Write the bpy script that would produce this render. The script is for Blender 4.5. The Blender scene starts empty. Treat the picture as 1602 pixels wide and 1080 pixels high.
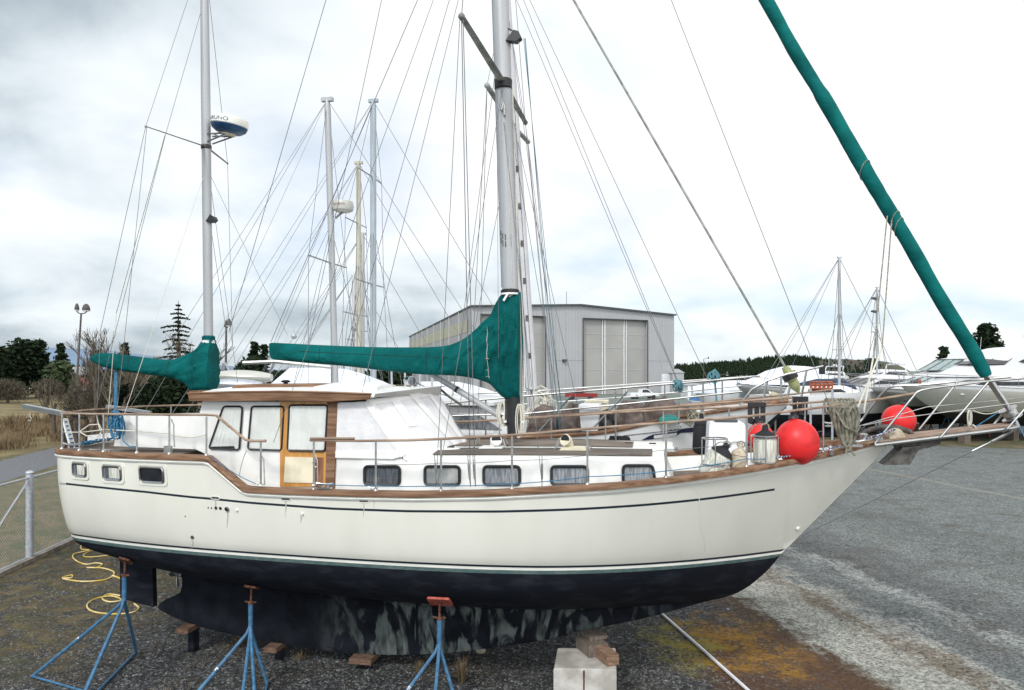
import bpy, math, random
from mathutils import Vector, Matrix, noise
random.seed(7)
rad = math.radians
sc = bpy.context.scene
COL = sc.collection
# ------------------------------------------------------------------ camera, sky, sun, exposure
F = 1150.0; HZ = 580.0; CXP = 801.0; H = 4.7         # focal length and horizon in photo pixels, camera height
cam = bpy.data.cameras.new('camera'); camo = bpy.data.objects.new('camera', cam); COL.objects.link(camo)
camo.location = (0, 0, H); camo.rotation_euler = (rad(90), 0, 0)
cam.sensor_width = 36; cam.lens = F/1602*36; cam.shift_y = (HZ-540)/1602; cam.clip_start = .1; cam.clip_end = 20000
sc.camera = camo
sc.view_settings.view_transform = 'Standard'; sc.view_settings.look = 'None'
sc.view_settings.exposure = 0.1; sc.view_settings.gamma = 1
SUN_EL, SUN_AZ = 42, 205          # azimuth measured from +Y clockwise: behind the camera, to the left
world = bpy.data.worlds.new('World'); sc.world = world; world.use_nodes = True
def build_sky():
    nt = world.node_tree; n = nt.nodes; l = nt.links
    for x in list(n): n.remove(x)
    out = n.new('ShaderNodeOutputWorld')
    sky = n.new('ShaderNodeTexSky'); sky.sky_type = 'NISHITA'; sky.sun_disc = False
    sky.sun_elevation = rad(SUN_EL); sky.sun_rotation = rad(SUN_AZ); sky.air_density = 1.2
    b1 = n.new('ShaderNodeBackground'); b1.inputs[1].default_value = .13; tn = n.new('ShaderNodeMix'); tn.data_type = 'RGBA'; tn.blend_type = 'MULTIPLY'; tn.inputs[0].default_value = 1; tn.inputs[7].default_value = (.62, .80, 1.15, 1); l.new(sky.outputs[0], tn.inputs[6]); l.new(tn.outputs[2], b1.inputs[0])
    tc = n.new('ShaderNodeTexCoord'); sp = n.new('ShaderNodeSeparateXYZ'); l.new(tc.outputs['Generated'], sp.inputs[0])
    def math_(op, a, b=None, clamp=False):
        m = n.new('ShaderNodeMath'); m.operation = op; m.use_clamp = clamp
        for i, x in enumerate((a, b)):
            if x is None: continue
            if isinstance(x, (int, float)): m.inputs[i].default_value = x
            else: l.new(x, m.inputs[i])
        return m.outputs[0]
    X, Y, Z = sp.outputs
    zz = math_('ADD', math_('MAXIMUM', Z, 0.0), .34)
    cx = math_('DIVIDE', X, zz); cy = math_('DIVIDE', Y, zz)
    cb = n.new('ShaderNodeCombineXYZ'); l.new(cx, cb.inputs[0]); l.new(cy, cb.inputs[1])
    def noise_(sc_, det, off, rough=.55, dist=.3):
        ad = n.new('ShaderNodeVectorMath'); ad.operation = 'ADD'; l.new(cb.outputs[0], ad.inputs[0]); ad.inputs[1].default_value = off
        t = n.new('ShaderNodeTexNoise'); t.inputs['Scale'].default_value = sc_; t.inputs['Detail'].default_value = det
        t.inputs['Roughness'].default_value = rough; t.inputs['Distortion'].default_value = dist
        l.new(ad.outputs[0], t.inputs['Vector']); return t.outputs[0]
    big = noise_(1.1, 3, (3.1, 1.7, 0)); fine = noise_(3.0, 9, (0.4, 5.2, 0), .55, .25)
    d = math_('ADD', math_('MULTIPLY', big, .75), math_('MULTIPLY', fine, .5))      # about .62 mean
    # heavier cloud to the left, thin bright cloud to the right
    d = math_('SUBTRACT', d, math_('MULTIPLY', math_('MULTIPLY', math_('ADD', X, .12), .40), math_('ADD', math_('MULTIPLY', math_('MAXIMUM', Z, 0.0), 4.0), .1, True)))
    d = math_('SUBTRACT', d, math_('MULTIPLY', math_('SUBTRACT', .55, Z), .02))
    d = math_('ADD', d, math_('MULTIPLY', math_('MULTIPLY', math_('MAXIMUM', math_('MULTIPLY', X, -1.0), 0.0), math_('MAXIMUM', Z, 0.0)), .72))
    lowb = math_('MULTIPLY', math_('SUBTRACT', .17, Z, True), 1.15)
    d = math_('ADD', d, math_('MULTIPLY', math_('MAXIMUM', lowb, 0.0), .9))
    r = n.new('ShaderNodeValToRGB'); l.new(d, r.inputs[0])
    e = r.color_ramp.elements; e[0].position = .58; e[0].color = (1.0, 1.0, 1.0, 1); e[1].position = .92; e[1].color = (.42, .49, .54, 1)
    k = e.new(.67); k.color = (.90, .95, .975, 1); k = e.new(.77); k.color = (.74, .81, .85, 1)
    # clouds on the sun's side of the sky are brighter
    br = math_('ADD', math_('MULTIPLY', math_('MAXIMUM', math_('MULTIPLY', Y, -1.0), 0.0), 1.05), 1.02)
    b2 = n.new('ShaderNodeBackground'); l.new(r.outputs[0], b2.inputs[0]); l.new(br, b2.inputs[1])
    # thin places in the cloud near the horizon to the right let pale blue through
    hole = noise_(1.7, 5, (7.3, 2.2, 0))
    hf = math_('MULTIPLY', math_('SUBTRACT', hole, .50, True), 6.0, True)
    lw = math_('MULTIPLY', math_('SUBTRACT', .42, Z, True), 2.2, True)
    hm = math_('ADD', math_('MULTIPLY', math_('MULTIPLY', hf, lw), .55), .03)
    mx = n.new('ShaderNodeMixShader'); l.new(hm, mx.inputs[0]); l.new(b2.outputs[0], mx.inputs[1]); l.new(b1.outputs[0], mx.inputs[2])
    l.new(mx.outputs[0], out.inputs[0])
build_sky()
sl = bpy.data.lights.new('sun', 'SUN'); sl.energy = 2.0; sl.angle = rad(9); sl.color = (1, .97, .92)
so = bpy.data.objects.new('sun', sl); COL.objects.link(so)
_a = rad(SUN_AZ); _e = rad(SUN_EL)
sd = Vector((math.sin(_a)*math.cos(_e), math.cos(_a)*math.cos(_e), math.sin(_e)))
so.rotation_euler = (-sd).to_track_quat('-Z', 'Y').to_euler(); so.location = (0, -20, 40)

# ------------------------------------------------------------------ materials
MATS = {}
def mat(name, col, rough=.6, metal=0., var=.10, scale=4., bump=0., bscale=60., stretch=None, col2=None, lo=.4, hi=.6, spec=.5, rot=None, coat=0):
    if name in MATS: return MATS[name]
    m = bpy.data.materials.new(name); m.use_nodes = True; nt = m.node_tree; n = nt.nodes; l = nt.links
    p = n['Principled BSDF']; p.inputs['Roughness'].default_value = rough; p.inputs['Metallic'].default_value = metal
    p.inputs['Specular IOR Level'].default_value = spec
    if coat: p.inputs['Coat Weight'].default_value = coat; p.inputs['Coat Roughness'].default_value = .15
    g = n.new('ShaderNodeNewGeometry'); mp = n.new('ShaderNodeMapping'); l.new(g.outputs['Position'], mp.inputs[0])
    vr = n.new('ShaderNodeVectorRotate'); vr.rotation_type = 'Z_AXIS'; vr.inputs['Angle'].default_value = rot if rot is not None else 0
    l.new(g.outputs['Position'], vr.inputs['Vector']); l.new(vr.outputs[0], mp.inputs[0])
    if stretch: mp.inputs['Scale'].default_value = stretch
    t = n.new('ShaderNodeTexNoise'); t.inputs['Scale'].default_value = scale; t.inputs['Detail'].default_value = 6; l.new(mp.outputs[0], t.inputs['Vector'])
    r = n.new('ShaderNodeValToRGB'); l.new(t.outputs[0], r.inputs[0])
    c2 = col2 if col2 else tuple(min(1, c*(1+var)) for c in col)
    c1 = col if col2 else tuple(c*(1-var) for c in col)
    r.color_ramp.elements[0].position = lo; r.color_ramp.elements[0].color = (*c1, 1)
    r.color_ramp.elements[1].position = hi; r.color_ramp.elements[1].color = (*c2, 1)
    l.new(r.outputs[0], p.inputs['Base Color'])
    if bump:
        b = n.new('ShaderNodeBump'); b.inputs['Strength'].default_value = bump; b.inputs['Distance'].default_value = .02
        t2 = n.new('ShaderNodeTexNoise'); t2.inputs['Scale'].default_value = bscale; t2.inputs['Detail'].default_value = 4
        l.new(mp.outputs[0], t2.inputs['Vector']); l.new(t2.outputs[0], b.inputs['Height']); l.new(b.outputs[0], p.inputs['Normal'])
    MATS[name] = m; return m
AY = 11.0; CA, SA = math.cos(rad(AY)), math.sin(rad(AY)); RB = rad(AY)
def M_(k): return MATS[k]
mat('gelcoat', (.755, .748, .668), .18, col2=(.81, .803, .725), scale=1.6, stretch=(1, 1, .35), lo=.3, hi=.6, coat=.6, bump=.012, bscale=1.2)
mat('deck_white', (.80, .80, .78), .4, var=.05, scale=3)
mat('boot_navy', (.012, .022, .035), .4, var=.2)
mat('boot_white', (.78, .78, .72), .35, var=.05)
mat('boot_green', (.05, .10, .10), .6, col2=(.10, .14, .13), scale=9, stretch=(1, 1, 4))
mat('antifoul', (.006, .008, .014), .8, col2=(.026, .030, .040), scale=2.6, stretch=(1, 1, 3), lo=.48, hi=.8, bump=.15, bscale=15, spec=.2)
mat('teak', (.15, .080, .045), .65, spec=.25, col2=(.27, .158, .098), scale=3, stretch=(.6, 6, 9), rot=RB, bump=.2, bscale=8)
mat('teak_grey', (.23, .155, .11), .7, col2=(.38, .28, .21), scale=3, stretch=(.6, 6, 9), rot=RB, bump=.2, bscale=8)
mat('teak_deck', (.105, .080, .062), .75, col2=(.21, .17, .135), scale=3, stretch=(.6, 6, 9), rot=RB, bump=.2, bscale=8)
mat('teak_gold', (.48, .22, .05), .35, col2=(.60, .30, .08), scale=4, stretch=(4, 4, .5), coat=.3)
mat('teak_dark', (.16, .065, .03), .45, col2=(.26, .12, .06), scale=4, stretch=(3, 3, .5))
mat('steel', (.46, .46, .45), .28, metal=1, var=.1)
mat('steel_dull', (.45, .45, .44), .4, metal=.9, var=.15, scale=12)
mat('chrome', (.8, .8, .8), .08, metal=1, var=.02)
mat('alu_mast', (.40, .41, .42), .38, metal=.15, var=.06, scale=2, stretch=(4, 4, .3))
mat('mast_white', (.56, .56, .58), .35, var=.05, scale=2)
mat('mast_blue', (.34, .39, .43), .35, var=.06, scale=2)
mat('mast_cream', (.46, .44, .35), .4, var=.08, scale=3)
mat('spreader_grey', (.20, .21, .19), .6, col2=(.38, .39, .36), scale=5)
mat('wire', (.22, .225, .23), .35, metal=.6, var=.1)
mat('wire_dark', (.09, .10, .12), .5, var=.1)
mat('rope_white', (.62, .60, .52), .8, var=.1)
mat('rope_grey', (.20, .19, .14), .9, col2=(.38, .36, .29), scale=40, lo=.45, hi=.55)
mat('rope_coil', (.15, .14, .105), .9, col2=(.30, .285, .225), scale=14, bump=.5, bscale=120)
mat('rope_blue', (.02, .11, .22), .8, col2=(.05, .22, .38), scale=60)
mat('rope_teal', (.09, .22, .26), .8, var=.2)
mat('rope_navy', (.03, .04, .10), .8, col2=(.45, .45, .5), scale=45, lo=.5, hi=.52)
mat('hose_yellow', (.62, .42, .06), .5, col2=(.75, .60, .30), scale=3)
mat('black', (.012, .012, .014), .5, var=.2)
mat('rubber', (.025, .025, .03), .5, var=.2)
mat('green_canvas', (.0, .066, .066), .8, col2=(.001, .115, .112), scale=2.5, spec=.12, bump=.7, bscale=5, lo=.35, hi=.7)
mat('green_wrap', (.0, .080, .080), .8, spec=.15, col2=(.002, .15, .14), scale=4, bump=.4, bscale=14, lo=.3, hi=.7)
mat('white_canvas', (.80, .795, .78), .8, col2=(.86, .85, .84), scale=3, bump=.35, bscale=7)
mat('canvas_panel', (.70, .70, .72), .55, col2=(.77, .77, .78), scale=5, bump=.45, bscale=9)
mat('cream', (.72, .66, .50), .5, var=.1)
mat('curtain', (.82, .83, .80), .9, var=.05)
mat('curtain_shade', (.05, .06, .075), .9, col2=(.13, .145, .17), scale=14, stretch=(3, 3, .4))
mat('curtain_cloud_reflection', (.30, .32, .33), .9, col2=(.60, .60, .58), scale=3)  # clouds reflected in one trunk window, painted as a brighter curtain colour
mat('curtain_dark', (.20, .22, .25), .9, col2=(.40, .42, .45), scale=14, stretch=(3, 3, .4))
mat('gasket', (.015, .017, .02), .4, var=.1)
mat('dark_glass', (.022, .025, .03), .12, var=.3, scale=3, spec=.3)
mat('tint_glass', (.07, .08, .09), .05, col2=(.20, .22, .24), scale=6, stretch=(3, 3, .6))
mat('pale_glass', (.25, .33, .33), .08, var=.2)
mat('red_buoy', (.52, .02, .02), .42, col2=(.74, .028, .03), scale=6, spec=.35, lo=.32, hi=.5, bump=.08, bscale=9)
mat('fender_white', (.42, .41, .34), .6, col2=(.68, .68, .62), scale=7, stretch=(6, 6, .6))
mat('fender_beige', (.40, .34, .24), .8, col2=(.55, .48, .38), scale=14)
mat('fender_black', (.012, .012, .015), .8, var=.2)
mat('stand_blue', (.035, .11, .21), .5, col2=(.065, .19, .33), scale=14, lo=.4, hi=.7)
mat('rust', (.075, .032, .022), .9, spec=.15, col2=(.15, .07, .05), scale=20)
mat('rust_red', (.33, .05, .035), .8, col2=(.42, .11, .08), scale=14)
mat('tape', (.7, .7, .7), .5)
mat('wood_block', (.15, .085, .05), .85, col2=(.30, .19, .13), scale=8, stretch=(1, 5, 5), bump=.4, bscale=20)
mat('timber_grey', (.10, .08, .065), .9, col2=(.20, .16, .13), scale=8, stretch=(5, 5, 1), bump=.4, bscale=20)
mat('concrete', (.33, .31, .28), .85, col2=(.50, .48, .45), scale=3.5, bump=.35, bscale=40)
mat('galv', (.42, .45, .50), .5, metal=.4, col2=(.52, .55, .60), scale=14)
mat('white_plastic', (.78, .79, .82), .4, var=.04)
mat('white_shrink', (.74, .78, .85), .55, var=.05, scale=2, bump=.3, bscale=2)
mat('brown_tarp', (.065, .045, .04), .75, col2=(.15, .115, .10), scale=4, bump=.6, bscale=5)
mat('orange_paint', (.33, .075, .03), .6, var=.25, scale=6)
mat('blue_cover', (.04, .12, .27), .7, var=.3)
mat('navy_cover', (.02, .035, .07), .7, var=.3)
mat('yacht_white', (.66, .67, .68), .25, var=.02, coat=.3)
mat('yacht_cream_shaded', (.50, .50, .45), .3, var=.03)  # cream darkened to hold the shade on hull sides under the flare
mat('yacht_grey_shaded', (.36, .365, .35), .35, var=.03)  # hull side tone with the shade under the flare mixed in
mat('corr', (.40, .405, .43), .6, var=.04, scale=.3)
mat('trim_dark', (.06, .06, .06), .6)
mat('door_grey', (.33, .325, .31), .6, var=.05, scale=.2)
mat('door_white', (.62, .62, .62), .6)
mat('panel_yellow', (.43, .425, .32), .6, var=.08)
mat('roof_grey', (.40, .41, .42), .6)
mat('car_white', (.75, .76, .78), .25); mat('car_red', (.25, .02, .02), .3); mat('car_dark', (.03, .035, .04), .3)
mat('anchor_grey', (.045, .042, .04), .6, col2=(.12, .11, .10), scale=12)
mat('pink_wall', (.45, .14, .13), .8); mat('red_sheet', (.35, .03, .03), .7)
mat('bark', (.06, .045, .035), .9, col2=(.12, .09, .07), scale=10)
mat('twig', (.075, .064, .048), .9, spec=.1, col2=(.15, .13, .10), scale=2)
mat('twig_tan', (.15, .12, .08), .9, spec=.1, col2=(.26, .21, .15), scale=1)
mat('needle', (.008, .016, .009), .9, spec=.1, col2=(.026, .042, .02), scale=1.2, lo=.35, hi=.65)
mat('needle2', (.020, .040, .015), .9, col2=(.055, .08, .032), scale=1.5, lo=.35, hi=.65)
mat('dry_grass', (.11, .080, .045), .95, spec=.1, col2=(.24, .18, .11), scale=.8, lo=.35, hi=.65)
mat('green_sheet', (.02, .22, .20), .7)
mat('letter_blue', (.02, .06, .16), .5); mat('letter_red', (.25, .03, .05), .5); mat('letter_dark', (.06, .08, .08), .5)
mat('radar_blue', (.01, .05, .13), .4, col2=(.02, .09, .20), scale=3)
mat('logo_navy', (.012, .018, .05), .4)

_g = MATS['green_canvas'].node_tree.nodes
for x in _g:
    if x.type == 'BUMP': x.inputs['Distance'].default_value = .035; x.inputs['Strength'].default_value = 1
    if x.type == 'TEX_NOISE' and abs(x.inputs['Scale'].default_value-5) < .01: x.inputs['Distortion'].default_value = 1.6; x.inputs['Detail'].default_value = 3
for k_ in ('white_canvas', 'canvas_panel'):
    for x in MATS[k_].node_tree.nodes:
        if x.type == 'BUMP': x.inputs['Distance'].default_value = .018
        if x.type == 'TEX_NOISE' and x.inputs['Scale'].default_value > 6: x.inputs['Distortion'].default_value = 1.2
def glassmat():
    m = bpy.data.materials.new('window_glass'); m.use_nodes = True; n = m.node_tree.nodes; l = m.node_tree.links
    for x in list(n): n.remove(x)
    o = n.new('ShaderNodeOutputMaterial'); t = n.new('ShaderNodeBsdfTransparent'); t.inputs[0].default_value = (.97, .98, .98, 1)
    g = n.new('ShaderNodeBsdfGlossy'); g.inputs['Roughness'].default_value = .03
    f = n.new('ShaderNodeFresnel'); f.inputs[0].default_value = 1.6
    a = n.new('ShaderNodeMath'); a.operation = 'ADD'; a.inputs[1].default_value = .05; l.new(f.outputs[0], a.inputs[0])
    mx = n.new('ShaderNodeMixShader'); l.new(a.outputs[0], mx.inputs[0]); l.new(t.outputs[0], mx.inputs[1]); l.new(g.outputs[0], mx.inputs[2]); l.new(mx.outputs[0], o.inputs[0])
    MATS['window_glass'] = m
glassmat()

# ------------------------------------------------------------------ mesh builder and object helpers
class MB:
    def __init__(s): s.v = []; s.f = []; s.m = []
    def add(s, vs, fs, mi=0):
        o = len(s.v); s.v += [Vector(x) for x in vs]; s.f += [tuple(o+i for i in f) for f in fs]; s.m += [mi]*len(fs); return s
    def rings(s, rings, closed=True, caps=True, mi=0):
        n = len(rings[0]); vs = [p for r in rings for p in r]; fs = []
        for i in range(len(rings)-1):
            for j in range(n if closed else n-1):
                k = (j+1) % n; fs.append((i*n+j, i*n+k, (i+1)*n+k, (i+1)*n+j))
        if caps and closed: fs.append(tuple(range(n-1, -1, -1))); fs.append(tuple((len(rings)-1)*n+j for j in range(n)))
        return s.add(vs, fs, mi)
    def tube(s, pts, r, n=6, mi=0):
        pts = [Vector(p) for p in pts]; R = r if isinstance(r, (list, tuple)) else [r]*len(pts)
        rings = []; ref = None
        for i, p in enumerate(pts):
            d = (pts[min(i+1, len(pts)-1)]-pts[max(i-1, 0)])
            if d.length < 1e-9: d = Vector((0, 0, 1))
            d.normalize()
            if ref is None: ref = Vector((0, 0, 1)) if abs(d.z) < .9 else Vector((1, 0, 0))
            a = d.cross(ref)
            if a.length < 1e-4: a = d.cross(Vector((0, 1, 0)))
            a.normalize(); b = d.cross(a).normalized(); ref = -b if False else a.cross(d)
            rings.append([p+(a*math.cos(2*math.pi*k/n)+b*math.sin(2*math.pi*k/n))*R[i] for k in range(n)])
        return s.rings(rings, mi=mi)
    def box(s, c, h, ax=None, mi=0):
        """c centre, h half sizes along the three axes"""
        c = Vector(c); ax = ax or (Vector((1, 0, 0)), Vector((0, 1, 0)), Vector((0, 0, 1)))
        v = [c+ax[0]*(h[0]*i)+ax[1]*(h[1]*j)+ax[2]*(h[2]*k) for i in (-1, 1) for j in (-1, 1) for k in (-1, 1)]
        return s.add(v, [(0, 1, 3, 2), (4, 6, 7, 5), (0, 4, 5, 1), (2, 3, 7, 6), (0, 2, 6, 4), (1, 5, 7, 3)], mi)
    def prism(s, poly, vec, mi=0):
        vec = Vector(vec); n = len(poly); a = [Vector(p) for p in poly]; b = [p+vec for p in a]
        return s.add(a+b, [tuple(range(n-1, -1, -1)), tuple(range(n, 2*n))]+[(i, (i+1) % n, n+(i+1) % n, n+i) for i in range(n)], mi)
    def strut(s, a, b, w, h, up=Vector((0, 0, 1)), mi=0):
        a = Vector(a); b = Vector(b); d = (b-a); L = d.length; d.normalize(); x = d.cross(up)
        if x.length < 1e-4: x = Vector((1, 0, 0))
        x.normalize(); y = x.cross(d).normalized()
        return s.box((a+b)/2, (L/2, w/2, h/2), (d, x, y), mi)
    def ball(s, c, r, sx=1, sy=1, sz=1, n=14, m=9, ax=None, mi=0):
        c = Vector(c); ax = ax or (Vector((1, 0, 0)), Vector((0, 1, 0)), Vector((0, 0, 1))); rings = []
        for i in range(m+1):
            th = -math.pi/2+math.pi*i/m; rr = max(math.cos(th), .01)
            rings.append([c+ax[0]*(r*sx*rr*math.cos(2*math.pi*k/n))+ax[1]*(r*sy*rr*math.sin(2*math.pi*k/n))+ax[2]*(r*sz*math.sin(th)) for k in range(n)])
        return s.rings(rings, mi=mi)
    def lathe(s, base, d, prof, n=18, mi=0, sq=1.):
        """prof: list of (radius, distance along d)"""
        base = Vector(base); d = Vector(d).normalized(); ref = Vector((0, 0, 1)) if abs(d.z) < .9 else Vector((1, 0, 0))
        a = d.cross(ref).normalized(); b = d.cross(a)
        return s.rings([[base+d*h+a*(r*math.cos(2*math.pi*k/n))+b*(r*sq*math.sin(2*math.pi*k/n)) for k in range(n)] for r, h in prof], mi=mi)
    def grid(s, rows, mi=0): return s.rings(rows, closed=False, caps=False, mi=mi)

def root_of(o):
    while o.parent: o = o.parent
    return o
def mesh_obj(mb, name, mats, parent=None, origin=None, smooth=True, ang=38):
    loc = Vector(origin) if origin is not None else (root_of(parent).location.copy() if parent else Vector((0, 0, 0)))
    me = bpy.data.meshes.new(name)
    me.from_pydata([tuple(v-loc) for v in mb.v], [], mb.f)
    mats = mats if isinstance(mats, (list, tuple)) else [mats]
    for m in mats: me.materials.append(MATS[m] if isinstance(m, str) else m)
    me.polygons.foreach_set('material_index', mb.m)
    if smooth:
        me.polygons.foreach_set('use_smooth', [True]*len(me.polygons)); me.set_sharp_from_angle(angle=rad(ang))
    me.update(); me.validate()
    o = bpy.data.objects.new(name, me); COL.objects.link(o)
    if parent: o.parent = parent
    else: o.location = loc
    return o
def thing(name, label, cat, loc=(0, 0, 0), group=None):
    o = bpy.data.objects.new(name, None); COL.objects.link(o); o.location = loc; o.empty_display_size = .3
    o['label'] = label; o['category'] = cat
    if group: o['group'] = group
    return o
def tag(o, label, cat, group=None, kind=None):
    o['label'] = label; o['category'] = cat
    if group: o['group'] = group
    if kind: o['kind'] = kind
    return o
def solo(mb, name, mats, label, cat, origin=None, group=None, kind=None, smooth=True):
    if origin is None:
        xs = [v.x for v in mb.v]; ys = [v.y for v in mb.v]; zs = [v.z for v in mb.v]
        origin = ((min(xs)+max(xs))/2, (min(ys)+max(ys))/2, min(zs))
    return tag(mesh_obj(mb, name, mats, None, origin, smooth), label, cat, group, kind)
def structure(mb, name, mats, smooth=False):
    o = mesh_obj(mb, name, mats, None, None, smooth); o['kind'] = 'structure'; return o
def interp(tab, x):
    """smooth (Catmull-Rom) lookup in a sorted table of (x, y)"""
    if x <= tab[0][0]: return tab[0][1]
    if x >= tab[-1][0]: return tab[-1][1]
    for i in range(len(tab)-1):
        if tab[i][0] <= x <= tab[i+1][0]:
            x0, y0 = tab[i]; x1, y1 = tab[i+1]; h = x1-x0
            m0 = (y1-tab[i-1][1])/(x1-tab[i-1][0]) if i > 0 else (y1-y0)/h
            m1 = (tab[i+2][1]-y0)/(tab[i+2][0]-x0) if i < len(tab)-2 else (y1-y0)/h
            u = (x-x0)/h
            return (2*u**3-3*u*u+1)*y0+(u**3-2*u*u+u)*h*m0+(-2*u**3+3*u*u)*y1+(u**3-u*u)*h*m1
def lin(tab, x):
    if x <= tab[0][0]: return tab[0][1]
    for (x0, y0), (x1, y1) in zip(tab, tab[1:]):
        if x <= x1: return y0+(y1-y0)*(x-x0)/(x1-x0)
    return tab[-1][1]
def Q(px, py, Y): return Vector(((px-CXP)/F*Y, Y, H-(py-HZ)/F*Y))       # point at depth Y
def G(px, py): Y = H*F/(py-HZ); return Vector(((px-CXP)/F*Y, Y, 0))      # point on the ground
# boat frame: t forward, b to starboard (towards the camera), z up
D0 = 11.3
U_ = Vector((CA, -SA, 0)); S_ = Vector((-SA, -CA, 0)); Z_ = Vector((0, 0, 1)); BAX = (U_, S_, Z_)
def B(t, b, z): return Vector((t*CA-b*SA, D0-t*SA-b*CA, z))
def TB(px, b): k = (px-CXP)/F; return (k*(D0-b*CA)+b*SA)/(CA+k*SA)
def P(px, py, b):
    t = TB(px, b); Y = D0-t*SA-b*CA; return B(t, b, H-(py-HZ)/F*Y)
def TZ(px, py, b):
    t = TB(px, b); Y = D0-t*SA-b*CA; return t, H-(py-HZ)/F*Y
def rrect(w, h, r, n=4):
    """rounded rectangle outline, half sizes w,h"""
    out = []
    for cx, cy, a0 in ((w-r, h-r, 0), (-w+r, h-r, 90), (-w+r, -h+r, 180), (w-r, -h+r, 270)):
        for k in range(n+1):
            a = rad(a0+90*k/n); out.append((cx+r*math.cos(a), cy+r*math.sin(a)))
    return out
def rpoly(poly, r, n=4):
    """rounded polygon in 2-D"""
    out = []; N = len(poly)
    for i in range(N):
        p = Vector(poly[i]); a = (Vector(poly[i-1])-p).normalized(); b = (Vector(poly[(i+1) % N])-p).normalized()
        p0 = p+a*r; p1 = p+b*r
        for k in range(n+1):
            u = k/n; out.append(tuple((1-u)**2*p0+2*u*(1-u)*p+u*u*p1))
    return out
def loop_frame(pts, r, n=5, mi=0, mb=None):
    mb = mb or MB(); pts = [Vector(p) for p in pts]; N = len(pts); rings = []
    nrm = Vector((0, 0, 0))
    for i in range(N): nrm += pts[i].cross(pts[(i+1) % N])
    nrm.normalize()
    for i in range(N+1):
        p = pts[i % N]; d = (pts[(i+1) % N]-pts[(i-1) % N]).normalized(); a = d.cross(nrm)
        rings.append([p+(a*math.cos(2*math.pi*k/n)+nrm*math.sin(2*math.pi*k/n))*r for k in range(n)])
    return mb.rings(rings, caps=False, mi=mi)
_letters = {}
def text_verts(txt, size):
    cu = bpy.data.curves.new('t', 'FONT'); cu.body = txt; cu.size = size; cu.align_x = 'CENTER'; cu.align_y = 'CENTER'
    o = bpy.data.objects.new('t', cu); COL.objects.link(o); bpy.context.view_layer.update()
    me = o.to_mesh(); vs = [v.co.copy() for v in me.vertices]; fs = [tuple(p.vertices) for p in me.polygons]
    o.to_mesh_clear(); bpy.data.objects.remove(o); bpy.data.curves.remove(cu); return vs, fs
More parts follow.
